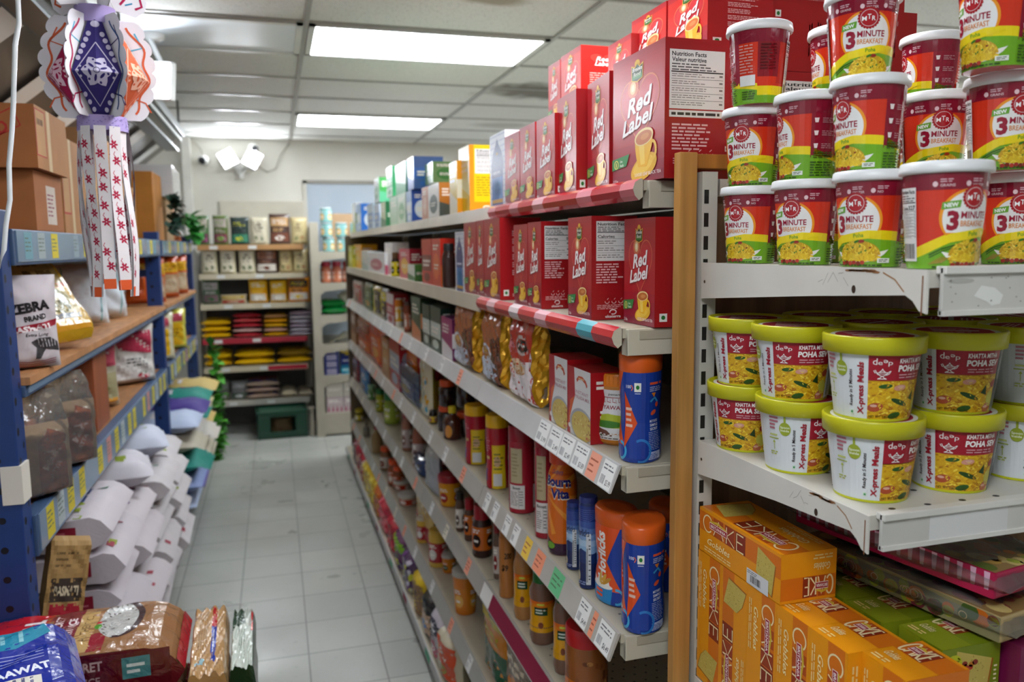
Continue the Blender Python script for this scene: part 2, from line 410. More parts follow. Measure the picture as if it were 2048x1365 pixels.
def poha_art():
    """round wrap for the white-lidded cup, height .112, u along the surface (reference radius .044)"""
    a = Art(); H = .112; L = pi*.044
    a.rect(-L, 0, 2*L, H, 'D9371F'); a.up()
    # back and side panels
    a.rect(.062, .03, .045, .062, '8E1830'); a.rect(-L, .04, .036, .052, '8C1A26'); a.rect(-.105, .03, .02, .062, 'C42A1E')
    a.poly([(-L, 0), (L, 0), (L, .03), (.105, .034), (.1, .03), (.06, .046), (.02, .049), (-.02, .043), (-.05, .03), (-.06, .026), (-L, .026)], 'F0DA1C'); a.up()
    a.poly([(-L, 0), (L, 0), (L, .02), (.1, .026), (.06, .034), (.02, .037), (-.02, .031), (-.05, .017), (-.065, .012), (-L, .012)], '72AE24'); a.up()
    a.rect(-L, .092, 2*L, H-.092, '84182E'); a.up()
    for x, t in ((-.034, 'GRAINS'), (0, 'WATER'), (.03, 'NO')):
        a.txt(t, x, .0955, .0032, 'E6C6CC', al='l', b=.01); a.lines(x, .1, .016, .005, 2, 'D8AEB8', .5, 3); a.ell(x-.005, .0985, .0028, .0032, 'E6C6CC', 10)
    # medallion
    a.ell(.002, .06, .036, .0335, 'F09A22', 40, a0=-38, a1=218); a.up(); a.ell(.002, .059, .0325, .0315, 'EEEDEC', 40, a0=-32, a1=212); a.up()
    b = Art()
    for k in range(22):
        t = 2*pi*k/22; b.ell(.0128*cos(t), .0128*sin(t), .002, .002, 'A51C26', 6)
    b.ell(0, 0, .0124, .0124, 'B01E28', 24); b.up(); b.ring(0, 0, .0108, .0108, .0006, 'F0D8D8', 24); b.txt('M', -.0061, -.0036, .0062, 'FFFFFF', w=.0058, b=.012); b.txt('T', .0, -.0016, .0066, 'FFFFFF', w=.0046, b=.012); b.txt('R', .0058, -.0036, .0062, 'FFFFFF', w=.0046, b=.012)
    a.add(b, .004, .083, dl=a.l); a.up(); a.up()
    a.poly([(-.032, .069), (-.012, .0715), (-.011, .08), (-.031, .0775)], '6CA83C'); a.up(); a.txt('NEW', -.0215, .0722, .0046, 'FFFFFF', rot=6, b=.03)
    a.txt('3', -.019, .0465, .021, '9A1C36', b=.05); a.txt('MINUTE', -.0105, .0588, .0082, '9A1C36', w=.037, al='l', b=.022); a.txt('BREAKFAST', -.0105, .0497, .0066, 'D8812E', w=.036, al='l', b=.012)
    a.poly([(-.055, .0275), (-.02, .0415), (.02, .0478), (.045, .0465), (.045, .0425), (.02, .0372), (-.02, .0312), (-.05, .0172)], 'F0DA1C'); a.up()
    a.txt('Poha', .008, .039, .0052, '5C9A24', b=.02, rot=4)
    a.path([(-.044, .0165), (-.03, .0235), (-.012, .0288)], .0017, '35611A'); a.path([(-.044, .0135), (-.03, .0205), (-.014, .0258)], .0012, '35611A')
    # boat dish heaped with yellow rice
    a.poly([(-.03, .0205), (-.02, .0185), (.0, .0168), (.03, .0185), (.049, .0228), (.043, .0165), (.03, .0085), (.012, .0055), (-.008, .0062), (-.022, .0115)], 'F2F0EA'); a.up()
    rice_heap(a, .008, .0155, .03, .019, 80, 4); a.ell(.008, .0125, .031, .0052, 'DDBB28', 20); a.up()
    for k in range(30): a.ell(.008+.03*cos(k*2.4)*.9, .0125+.0045*sin(k*1.7), .003, .0009, ('EBCB2E', 'F2D94A', 'C99E1E')[k % 3], 6, rot=k)
    a.up(); a.ell(.012, .0338, .0045, .0022, '9A3020', 10); a.ell(.006, .0335, .004, .0016, '3F7A20', 10, rot=.4)
    for k in range(6): a.ell(-.016+.006*k, .005+.001*(k % 2), .0032, .0028, ('A02A22', '7E2A1C', 'B23A28')[k % 3], 9)
    for k in range(8): a.path([(-.045+.002*k, .006+.0012*k), (-.028+.001*k, .008+.0007*k)], .0008, '9C8A34')
    a.lines(-.04, .0012, .085, .0025, 1, '2E4E14', .8, 9, .05); a.rect(.034, .0055, .017, .006, 'E8ECE4'); a.up(); a.lines(.036, .0065, .013, .004, 2, '4A5A48', .5)
    # instructions on the right, nutrition panel on the left, blank patch at the back
    for k in range(3):
        y = .079-.018*k; a.poly([(.067, y), (.071, y), (.0722, y+.0065), (.0658, y+.0065)], 'F0E4E4'); a.lines(.077, y-.001, .022, .008, 3, 'C88C98', .42, 40+k)
    a.lines(.066, .0285, .034, .01, 3, '3E5A18', .5, 15, .1); a.lines(.062, .003, .04, .022, 6, '2F5216', .42, 16, .2)
    a.add(nutrition(.028, .062, ('Nutrition Facts',), 9, '327'), -.088, .034, dl=a.l); a.rect(-.088, .009, .028, .025, 'E4E2E0'); a.l += 3; a.bars(-.085, .012, .022, .018, seed=5)
    a.lines(.109, .045, .024, .045, 10, 'D89890', .4, 22, .1); a.rect(.109, .027, .026, .016, 'E4E4E2'); a.up(); a.lines(-.134, .05, .026, .04, 9, '5A1016', .42, 23, .1); a.lines(.112, .006, .024, .014, 4, '3E5A18', .45, 24, .1)
    return a
def genie_lamp(k, c='F4ECEC'):
    a = Art(); w = k*.06
    a.path([(-.5*k, .25*k), (-.62*k, .45*k), (-.5*k, .5*k), (-.42*k, .3*k), (-.3*k, .12*k)], w, c); P = [(-.42*k+.84*k*t, .3*k-.28*k*sin(pi*t)) for t in [i/10 for i in range(11)]]
    a.path(P, w, c); a.path([(-.36*k, .28*k), (0, .36*k), (.4*k, .3*k), (.55*k, .42*k), (.62*k, .45*k), (.5*k, .22*k), (.3*k, .1*k)], w, c)
    a.path([(-.22*k, .33*k), (-.1*k, .46*k), (0, .54*k), (.1*k, .46*k), (.22*k, .33*k)], w, c); a.ell(0, .58*k, .05*k, .06*k, c, 8)
    a.path([(-.05*k, .02*k), (-.1*k, -.1*k), (-.3*k, -.2*k)], w, c); a.path([(.05*k, .02*k), (.1*k, -.1*k), (.3*k, -.2*k)], w, c); a.path([(-.34*k, -.21*k), (.34*k, -.21*k)], w, c); a.path([(-.3*k, .2*k), (.36*k, .2*k)], w*.7, c)
    return a
def sev_art():
    """wrap for the yellow-lidded tub, height .092, reference radius .055"""
    a = Art(); H = .092; L = pi*.055; R = 'A3182C'
    a.rect(-L, 0, 2*L, H, 'DEE2E6'); a.up(); a.rect(-L, 0, 2*L, .0035, 'C9CC1C')
    x0, x1 = -.03, .058; a.rect(x0, .0035, x1-x0, .053, 'DCAE1E'); a.rect(x0, .0555, x1-x0, H-.0555, R); a.up()
    b = Art(); r = random.Random(12)
    for i in range(330):
        b.ell(r.uniform(x0, x1), r.uniform(.004, .056), r.uniform(.002, .0042), r.uniform(.0009, .0018), r.choice(('F0CE32', 'E8BC22', 'C98E16', 'F4D94C', 'D8A41C', 'B87A14')), 6, rot=r.uniform(-.9, .9), l=1+i % 3)
    b.l = 4
    for x, y, rx, ry, c, rt in ((-.02, .02, .011, .006, 'B4502E', .2), (.012, .047, .009, .004, 'D99A86', .1), (.045, .009, .008, .007, 'C06A4A', .3), (-.008, .049, .009, .003, '2F5A22', .1), (.014, .027, .014, .0034, '274A1C', -.35), (.008, .009, .01, .0042, '2F5A22', .2), (.052, .043, .006, .005, 'A83E2A', .8), (.05, .022, .008, .011, 'C8C04A', .2)):
        b.ell(x, y, rx, ry, c, 14, rot=rt)
    b.poly([(.03, .031), (.04, .028), (.038, .043)], '20401A'); b.up()
    for x, y in ((-.022, .022), (.013, .048), (.043, .011)): b.ell(x, y, .005, .002, 'E0B09A', 8)
    b.clip(x0, x1, .0035, .0557); a.add(b, dl=a.l); a.l += 7
    a.txt('NET WT. 3.88oz (110 g)', x0+.002, .0055, .0035, '4A3C10', al='l', w=.042)
    a.txt('d', -.0225, .078, .0095, 'F6EEEE', w=.0052, b=0); a.txt('e', -.0165, .078, .0066, 'F6EEEE', w=.0052, b=0); a.txt('e', -.0105, .0848, .0066, 'F6EEEE', w=.0052, b=0, rot=180); a.txt('p', -.0045, .078, .0068, 'F6EEEE', w=.0052, b=0)
    a.add(genie_lamp(.0165), -.0135, .0625, dl=a.l); a.up()
    a.txt('KHATTA MITHA', .007, .0802, .0064, 'F8F0F0', al='l', w=.042, b=.03, sh=.05); a.txt('POHA SEV', .006, .0692, .0083, 'F8F0F0', al='l', w=.046, b=.045, sh=.05)
    a.lines(.008, .059, .042, .0072, 2, 'D8A0A8', .42, 6, .12)
    # vertical wording beside the picture
    a.txt('X-press Meals', -.0355, .009, .0078, R, al='l', rot=90, w=.072, b=.035, sh=.05); a.up()
    for k in range(9): a.rect(-.0375+.0, .012+.0085*k, .0075, .0004, 'DEE2E6')
    a.txt('Ready in 5 Minutes', -.05, .02, .0048, '34282E', al='l', rot=90, w=.05, b=.012, sh=.12); a.rect(-.0535, .0085, .005, .006, 'E6F2E8'); a.ring(-.051, .0115, .0024, .003, .0004, '3A9A5A', 4, 45, 405); a.up(); a.ell(-.051, .0115, .0014, .0016, '2E8A4A', 10)
    a.rect(-.0665, .075, .003, .017, '9CAA2E'); a.ell(-.065, .07, .0085, .0105, '9CAA2E', 20); a.up(); a.txt('Spoon', -.065, .071, .0036, 'F4F8E0', w=.0135, b=.02); a.txt('Inside', -.065, .066, .0036, 'F4F8E0', w=.0125, b=.02)
    a.lines(-.09, .067, .015, .022, 4, 'B8707E', .55, 8, .1); a.rect(-.092, .053, .017, .0015, 'A8B43A'); a.lines(-.09, .057, .014, .004, 1, 'C6CC7A', .7); a.path([(-.083, .036), (-.083, .05)], .001, 'B0BC44'); a.poly([(-.0855, .047), (-.083, .051), (-.0805, .047)], 'B0BC44'); a.lines(-.09, .027, .015, .007, 2, 'B4BE5C', .55, 9)
    a.rect(.06, .006, .03, .084, 'E6E6E4'); a.up(); a.bars(.0605, .008, .006, .04, seed=4); a.add(nutrition(.024, .08, ('Nutrition Facts',), 10, '410'), .0665, .008, dl=a.l)
    a.lines(.1, .01, .05, .075, 14, '9A9AA0', .35, 10)
    return a
def slice_art(k, seed=1, fruit=False):
    a = Art(); P = [(-.3*k, .52*k), (.42*k, .3*k), (.3*k, -.5*k), (-.12*k, -.34*k), (-.36*k, -.1*k)]; a.poly([(x*1.04+.02*k, y*1.03-.02*k) for x, y in P], 'A8641C'); a.up(); a.poly(P, 'C9B45A'); a.up(); r = random.Random(seed)
    for i in range(70):
        x, y = r.uniform(-.3, .36)*k, r.uniform(-.4, .42)*k
        if x/k < .3 and y/k > -.3-x/k*.1 and y/k < .4-.3*x/k: a.ell(x, y, .022*k, .012*k, r.choice(('B39C42', 'D8C878', 'A88C34')), 6, rot=r.random()*3)
    if fruit:
        a.up()
        for i in range(6): a.ell(r.uniform(-.2, .25)*k, r.uniform(-.3, .3)*k, .06*k, .05*k, ('B8361E', 'C8781E', '8E2A1A')[i % 3], 8)
    return a
def cake_art(L, W, slice_=True, seed=1, base='EE9A14', band='DC7418', fruit=False, tagc='A81C2C'):
    """lying layout, L along u; printed for both faces of the carton"""
    a = Art(); a.rect(0, 0, L, W, base); a.up(); a.rect(0, W*.5, L, W*.44, band); a.up()
    if slice_: a.add(slice_art(W*.82, seed, fruit), L*.83, W*.47, dl=a.l)
    cap = W*.36; y = W*.53; xs = [L*.05, L*.21, L*.36, L*.49]
    for x, c in zip((.2, .35, .48), ('B84E1A', 'A03C18', '8C2E16')): a.rect(L*x, y-W*.02, L*.125, W*.42, c)
    a.up(); a.ring(L*.12, y+cap*.5, L*.062, cap*.52, W*.034, 'F4E2B0', 22, 40, 320); a.up()
    a.path([(L*.2, y), (L*.265, y+cap), (L*.33, y)], W*.03, 'F4E2B0'); a.path([(L*.37, y), (L*.37, y+cap)], W*.034, 'F4E2B0'); a.path([(L*.46, y+cap), (L*.375, y+cap*.45), (L*.47, y)], W*.03, 'F4E2B0')
    a.path([(L*.58, y+cap), (L*.5, y+cap), (L*.5, y), (L*.585, y)], W*.034, 'F4E2B0'); a.path([(L*.5, y+cap*.52), (L*.57, y+cap*.52)], W*.03, 'F4E2B0'); a.up()
    a.path([(L*.15, y+cap*.72), (L*.25, y+cap*.86), (L*.37, y+cap*.7)], W*.05, 'D9B83A'); a.up(); a.rect(L*.145, y+cap*.3, L*.235, cap*.4, 'F0DCD0'); a.up(); a.rect(L*.15, y+cap*.34, L*.225, cap*.32, tagc); a.up(); a.txt('BRITANNIA', L*.262, y+cap*.41, cap*.19, 'F8EEEE', w=L*.2, b=.02)
    a.txt('Gobbles', L*.27, W*.25, W*.15, 'F6E6A8', w=L*.3, sh=.25, b=.01); a.lines(L*.08, W*.06, L*.36, W*.12, 2, 'F2D48A', .5, 3, .1)
    return a
def horlicks_art():
    """wrap, height .163, reference radius .042 (elliptical body)"""
    a = Art(); H = .163; L = pi*.042; B = '1B3FA0'
    a.rect(-L, 0, 2*L, H, B); a.up(); O = 'E4531C'
    for x in (0, ):
        a.poly([(x-.04, H), (x+.04, H), (x+.012, .088), (x+.045, .03), (x-.045, .03), (x-.012, .088)], O)
    a.up(); a.txt('Horlicks', .009, .05, .021, 'F8F4F0', al='l', rot=90, w=.1, b=.035, sh=.12)
    # mug with milk splash
    a.up(); a.poly([(-.022, 0), (.022, 0), (.026, .036), (-.026, .036)], '2A8ACB'); a.ring(.034, .02, .014, .015, .005, '4AB2E4', 16, -100, 100); a.up(); a.ell(0, .037, .026, .006, 'EFEDE8', 20); a.poly([(-.02, .038), (-.026, .052), (-.012, .043), (-.006, .058), (.004, .044), (.016, .056), (.02, .04)], 'EFEDE8')
    a.up(); a.ell(.006, .05, .004, .014, 'D9A648', 10, rot=-.4); a.ell(.013, .048, .004, .013, 'C8923A', 10, rot=-.8); a.ell(-.002, .052, .0035, .013, 'E0B458', 10); a.lines(-.014, .01, .026, .02, 2, 'E4532C', .6, 6)
    # the turned side: arrow panel, veg mark, small print
    X = .066
    a.poly([(X-.022, .128), (X+.006, .072), (X-.022, .025)], O); a.up(); a.lines(X-.02, .062, .016, .04, 4, 'F0C8B8', .5, 7)
    a.rect(X+.0, .129, .013, .016, 'F0F0EA'); a.up(); a.ell(X+.0065, .137, .0034, .004, '1E7A34', 12); a.rect(X+.001, .125, .011, .0015, 'C8D2F0')
    a.txt('100', X-.012, .135, .006, 'E8EEFF', b=.01); a.path([(X-.006, .131), (X-.003, .136), (X-.006, .141)], .0018, 'F0724A')
    X2 = X+.03; a.lines(X2, .14, .03, .006, 1, 'F0603A', .7, 1, .1); a.lines(X2, .128, .03, .01, 3, 'B8C4F0', .5, 2, .1)
    a.poly([(X2+.004, .126), (X2+.014, .126), (X2+.01, .118)], 'E88A2A'); a.path([(X2+.002, .11), (X2+.012, .117), (X2+.02, .108)], .004, '3A9AD8'); a.ell(X2+.018, .104, .004, .005, 'E4532C', 10); a.ell(X2+.01, .09, .007, .004, 'F0603A', 10, rot=.5)
    for k, t in enumerate(("MOTHER'S", 'SIMPLE', 'SECRET')): a.txt(t, X2+.012, .072-.007*k, .0048, 'E8EEFF', w=.02, b=.02)
    a.lines(X2-.001, .022, .028, .034, 11, '9AAADC', .4, 5, .15); a.rect(X2-.001, .005, .028, .014, 'BAC6EC'); a.up(); a.lines(X2, .006, .024, .01, 4, B, .4, 6)
    a.ring(X2-.016, .022, .018, .02, .0045, '2F7FD0', 16, -110, 120); a.clip(-2*L, 2*L, .0005, H)
    return a
def bean_art(W, H, red=False):
    a = Art(); r = random.Random(5 if red else 6); a.rect(0, 0, W, H, 'C23A2A' if red else 'B4693C'); a.up()
    if red:
        a.poly([(0, H*.4), (W*.9, H*.5), (W, H*.62), (W, 0), (0, 0)], 'E8DEE0'); a.poly([(0, H*.5), (W*.3, H*.62), (0, H*.8)], 'D8808A'); a.up()
        a.ring(W*.6, H*.66, W*.24, H*.095, W*.05, 'C8B8B4', 24); a.ell(W*.62, H*.65, W*.2, H*.075, '2A2220', 18); a.up(); a.txt('NEW', W*.62, H*.633, H*.04, 'F4F0EC', w=W*.3, b=.03)
        a.ell(W*.4, H*.4, W*.36, H*.09, 'E2C3A2', 22); a.ell(W*.44, H*.375, W*.3, H*.065, 'C48A4A', 20); a.up(); a.ell(W*.4, H*.39, W*.12, H*.03, 'E8D2B4', 14)
    else:
        a.poly([(W*.45, H*.55), (W, H*.7), (W, 0), (W*.5, 0)], '7A4630'); a.up()
        for i in range(70):
            x, y = r.uniform(.5, .98)*W, r.uniform(.02, .6)*H; a.ell(x, y, W*.05, W*.033, r.choice(('5A2E1E', '6E3A26', '8A5236', '4A2418')), 8, rot=r.random()*3, l=a.l+i % 2)
        a.l += 2; a.poly([(0, H*.07), (W*.12, 0), (W*.58, H*.0), (W*.66, H*.1), (W*.62, H*.3), (W*.45, H*.36), (W*.1, H*.38), (0, H*.3)], 'C9D2E4'); a.ring(W*.66, H*.2, W*.12, H*.07, W*.06, 'B8C2D8', 16)
        a.ell(W*.26, H*.4, W*.26, H*.115, 'D8DEEA', 22, rot=-.15); a.up(); a.ell(W*.26, H*.395, W*.2, H*.085, 'A9743A', 20, rot=-.15); a.up(); a.ell(W*.22, H*.43, W*.1, H*.03, 'C6A04E', 12)
    return a
def box_art(W, H, base, accent, kind=0, seed=1, text=None, tcol='F4F0E8'):
    """simple fronts for the cartons further back"""
    a = Art(); r = random.Random(seed); a.rect(0, 0, W, H, base); a.up()
    if kind == 0: a.rect(0, H*.3, W, H*.35, accent); a.up(); a.lines(W*.12, H*.38, W*.76, H*.18, 2, tcol, .6, seed); a.ell(W*.5, H*.16, W*.3, H*.1, accent, 16)
    elif kind == 1: a.ell(W*.5, H*.42, W*.36, H*.28, accent, 22); a.up(); a.lines(W*.15, H*.75, W*.7, H*.14, 2, tcol, .6, seed); a.lines(W*.25, H*.34, W*.5, H*.14, 2, tcol, .5, seed+1)
    elif kind == 2: a.poly([(0, 0), (W, 0), (W, H*.25), (0, H*.45)], accent); a.up(); a.lines(W*.12, H*.6, W*.7, H*.25, 3, tcol, .55, seed)
    elif kind == 3:
        for i in range(4): a.poly([(W*(.05+.25*i), H*.05), (W*(.17+.25*i), H*.05), (W*(.12+.25*i), H*.5)], accent)
        a.up(); a.lines(W*.12, H*.62, W*.76, H*.22, 2, tcol, .6, seed)
    if text: a.up(); a.txt(text, W*.5, H*.68, H*.12, tcol, w=W*.8, b=.03)
    return a
def arch_art(W, H):
    a = Art(); a.rect(0, 0, W, H, 'DDE3EE'); a.up(); r = random.Random(3)
    for i in range(9):
        for j in range(13): a.ell(W*(.06+.11*i+(.055 if j % 2 else 0)), H*(.04+.077*j), W*.022, H*.014, '5A6EAE', 6)
    a.up(); a.poly([(W*.14, 0), (W*.86, 0), (W*.86, H*.48), (W*.9, H*.58), (W*.78, H*.74), (W*.6, H*.84), (W*.5, H*.93), (W*.4, H*.84), (W*.22, H*.74), (W*.1, H*.58), (W*.14, H*.48)], '22357E'); a.up()
    a.rect(W*.16, H*.08, W*.68, H*.32, '2F78C4'); a.ell(W*.5, H*.24, W*.25, H*.12, '5FB2E8', 18); a.up(); a.rect(W*.16, H*.05, W*.68, H*.05, 'C99A34'); a.ell(W*.5, H*.72, W*.05, H*.02, 'E8D8A8', 8); a.lines(W*.24, H*.44, W*.5, H*.05, 1, 'D8E2F4', .7)
    return a
# ------------------------------------------------------------------ product shapes (local front is -Y, base at z = 0)
def box_mb(w, d, h, base, front=None, right=None, top=None, left=None, mat='card', bev=.0012):
    mb = MB(); mb.box(-w/2, w/2, 0, d, 0, h, base, mat, bev=bev)
    o = EPS*1.5
    if front: paint(mb, front, plane((-w/2, -o, 0), (1, 0, 0), (0, 0, 1)), mat)
    if right: paint(mb, right, plane((w/2+o, 0, 0), (0, 1, 0), (0, 0, 1)), mat)
    if left: paint(mb, left, plane((-w/2-o, d, 0), (0, -1, 0), (0, 0, 1)), mat)
    if top: paint(mb, top, plane((-w/2, 0, h+o), (1, 0, 0), (0, 1, 0)), mat)
    return mb
SHAPES = {'cyl': [(.97, 0), (1, .03), (1, .96), (.97, 1)], 'jar': [(.9, 0), (1, .05), (1, .78), (.9, .88), (.72, .95), (.72, 1)],
          'bottle': [(.9, 0), (1, .04), (1, .62), (.9, .74), (.5, .86), (.36, .92), (.36, 1)], 'taper': [(.8, 0), (.82, .02), (1, 1)],
          'waist': [(.96, 0), (1, .04), (1, .2), (.92, .45), (.94, .6), (1, .85), (1, 1)], 'gourd': [(.8, 0), (.92, .05), (1, .2), (.98, .38), (.84, .6), (.76, .76), (.82, .9), (.8, 1)],
          'bulge': [(.86, 0), (1, .1), (1, .3), (.94, .36), (.94, .72), (1, .78), (.98, .88), (.75, 1)]}
def jar_parts(r, h, lid_h, body, lid, shape='jar', lid_r=.8, art=None, mat='gloss', lmat='plastic', sx=1, sy=1, ridges=False, top=None, cols=None):
    hb = h-lid_h; prof = [(a*r, b*hb) for a, b in SHAPES[shape]]; mb = MB(); M = Matrix.Diagonal((sx, sy, 1, 1))
    mb.lathe(prof, body, mat, 36, M=M, cols=cols)
    if art:
        f = wrap(prof, r); paint(mb, art, lambda u, v, o: M @ f(u, v, o), mat, du=r*.18, dv=None if shape in ('cyl', 'taper') else hb/22)
    lb = MB(); R = lid_r*r
    lb.lathe([(R*.98, hb-.004), (R, hb-.002), (R, h-.004), (R*.95, h)], lid, lmat, 36, M=M)
    if ridges:
        for k in range(30):
            a = 2*pi*k/30; lb.box(-.0008, .0008, R-.0005, R+.0012, hb, h-.004, lid, lmat, M=Matrix.Rotation(a, 4, 'Z'), faces='xXYZ')
    if top: paint(lb, top, plane((0, 0, h+EPS), (1, 0, 0), (0, 1, 0)), lmat)
    return [('jar_body', mb), ('lid', lb)]
def band_art(r, h, v0, v1, base, accent, seed=1, text=None, tcol='F6F2EA'):
    a = Art(); L = pi*r; a.rect(-L, h*v0, 2*L, h*(v1-v0), base); a.up(); rr = random.Random(seed); hh = h*(v1-v0)
    for k in range(4):
        x = -L+k*L/2+L*.02; a.ell(x+L*.2, h*v0+hh*.4, L*.15, hh*.28, accent, 18); a.lines(x+L*.06, h*v0+hh*.72, L*.3, hh*.2, 2, tcol, .6, seed+k); a.up()
        a.lines(x+L*.1, h*v0+hh*.32, L*.2, hh*.14, 1, tcol, .7, seed+k); a.l -= 1
        if text: a.txt(text, x+L*.2, h*v0+hh*.74, hh*.14, tcol, w=L*.3, b=.03, l=a.l+2)
    return a
def bag_mb(w, h, d, front, side, art=None, mat='film', smat=None, brick=False, pinch=.16, bpinch=.1, wr=.006, seed=1, sealed=True, nu=14, nv=20, back=None):
    """pillow pouch, or a brick-shaped bag with upright side walls"""
    r = random.Random(seed); W = [(r.uniform(1, 5), r.uniform(1, 6), r.uniform(0, 6), r.uniform(.3, 1)) for _ in range(7)]
    def wrk(u, v): return wr*sum(A*sin(a*u*6+b*v*6+p) for a, b, p, A in W)/4
    def T(u, v):
        tv = 1.0
        if v > 1-pinch: tv = max(0, (1-v)/pinch)**.6
        if v < bpinch: tv = min(tv, (max(0, v/bpinch))**.5*.9+.1)
        q = abs(2*u-1)
        tu = (1-.12*q*q) if brick else max(0, 1-q**2.6)**.62
        return max(.0, d*tv*tu)
    def xz(u, v):
        sq = 1-.05*sin(pi*min(1, v*1.02)) if not brick else 1
        return (u-.5)*w*sq, v*h
    def fr(u, v, o=0):
        x, z = xz(u, v); t = T(u, v); return Vector((x, max(0, d/2-t/2+wrk(u, v)*min(1, t/d*2+.15))-o, z))
    def bk(u, v):
        x, z = xz(u, v); t = T(u, v); return Vector((x, min(d, d/2+t/2+.0006-wrk(v, u)*min(1, t/d*2)*.6), z))
    mb = MB(); G = lambda f: [f(i/nu, j/nv) for j in range(nv+1) for i in range(nu+1)]
    Q = [(j*(nu+1)+i, j*(nu+1)+i+1, (j+1)*(nu+1)+i+1, (j+1)*(nu+1)+i) for j in range(nv) for i in range(nu)]
    A, B = G(fr), G(bk); sm = smat or mat
    mb.mesh(A, Q, front, mat); mb.mesh(B, [q[::-1] for q in Q], back or side, sm)
    for i, rv in ((0, False), (nu, True)):
        n = nv+1; K = 4 if brick and smat else 1; V = []
        for q in range(K+1):
            for j in range(nv+1):
                p = A[j*(nu+1)+i].lerp(B[j*(nu+1)+i], q/K)
                if 0 < q < K: p = p+Vector(((1 if rv else -1)*(r.uniform(-.006, .004)+.004*sin(j*1.3+q*2)), r.uniform(-.003, .003), r.uniform(-.003, .003))); p.z = max(p.z, .0004)
                V.append(p)
        fs = [(q*n+j, q*n+j+1, q*n+n+j+1, q*n+n+j) if not rv else (q*n+j, q*n+n+j, q*n+n+j+1, q*n+j+1) for q in range(K) for j in range(nv)]; mb.mesh(V, fs, side, sm, K == 1)
    for j, rv in ((0, True), (nv, False)):
        V = [A[j*(nu+1)+i] for i in range(nu+1)]+[B[j*(nu+1)+i] for i in range(nu+1)]; n = nu+1
        mb.mesh(V, [(i, i+1, n+i+1, n+i) if not rv else (i, n+i, n+i+1, i+1) for i in range(nu)], side, sm)
    if art:
        def f(u, v, o):
            uu, vv = min(1, max(0, u/w)), min(1, max(0, v/h)); p = fr(uu, vv, o+.0012)
            return p
        paint(mb, art, f, mat, du=w/nu, dv=h/nv)
    return mb
def bag_art(w, h, kind, c1, c2, c3='F2EEE6', seed=1, text=None):
    a = Art(); a.l = 1
    if kind == 'window':
        a.rect(w*.12, h*.14, w*.76, h*.5, c1); a.up(); a.lines(w*.2, h*.42, w*.6, h*.16, 2, c3, .6, seed); a.ell(w*.5, h*.3, w*.22, h*.1, c2, 16)
    elif kind == 'crown':   # cream pouch with a crest and two small round pictures
        a.rect(w*.1, h*.1, w*.8, h*.78, c1); a.up(); a.poly([(w*.38, h*.68), (w*.34, h*.78), (w*.44, h*.75), (w*.5, h*.84), (w*.56, h*.75), (w*.66, h*.78), (w*.62, h*.68)], c2)
        a.rect(w*.25, h*.58, w*.5, h*.07, c2); a.lines(w*.25, h*.46, w*.5, h*.08, 2, c2, .5, seed); a.ell(w*.32, h*.24, w*.12, h*.09, '5C6A44', 14); a.ell(w*.68, h*.24, w*.12, h*.09, c3, 14)
    elif kind == 'bands':
        a.rect(w*.06, h*.6, w*.88, h*.28, c1); a.rect(w*.06, h*.1, w*.88, h*.28, c2); a.up(); a.lines(w*.15, h*.66, w*.7, h*.16, 2, c3, .6, seed); a.lines(w*.15, h*.42, w*.7, h*.12, 2, c1, .6, seed+1); a.ell(w*.5, h*.22, w*.25, h*.08, c3, 14)
    elif kind == 'side':
        a.poly([(w*.5, h*.06), (w*.95, h*.06), (w*.95, h*.85), (w*.3, h*.85)], c1); a.up(); a.lines(w*.5, h*.5, w*.35, h*.2, 2, c3, .6, seed); a.ell(w*.6, h*.26, w*.18, h*.1, c2, 14)
    elif kind == 'spots':
        r = random.Random(seed)
        for i in range(26): a.ell(w*r.uniform(.1, .9), h*r.uniform(.08, .9), w*.07, w*.05, r.choice((c1, c2, c3)), 8, rot=r.random()*3)
    if text: a.up(); a.up(); a.txt(text, w*.5, h*.68, h*.08, c3, w=w*.7, b=.03)
    return a
def flat(o, z, d):
    pass
def lay(x, y, z, d, rz): return (x, y, z+d), (radians(-90), 0, rz)

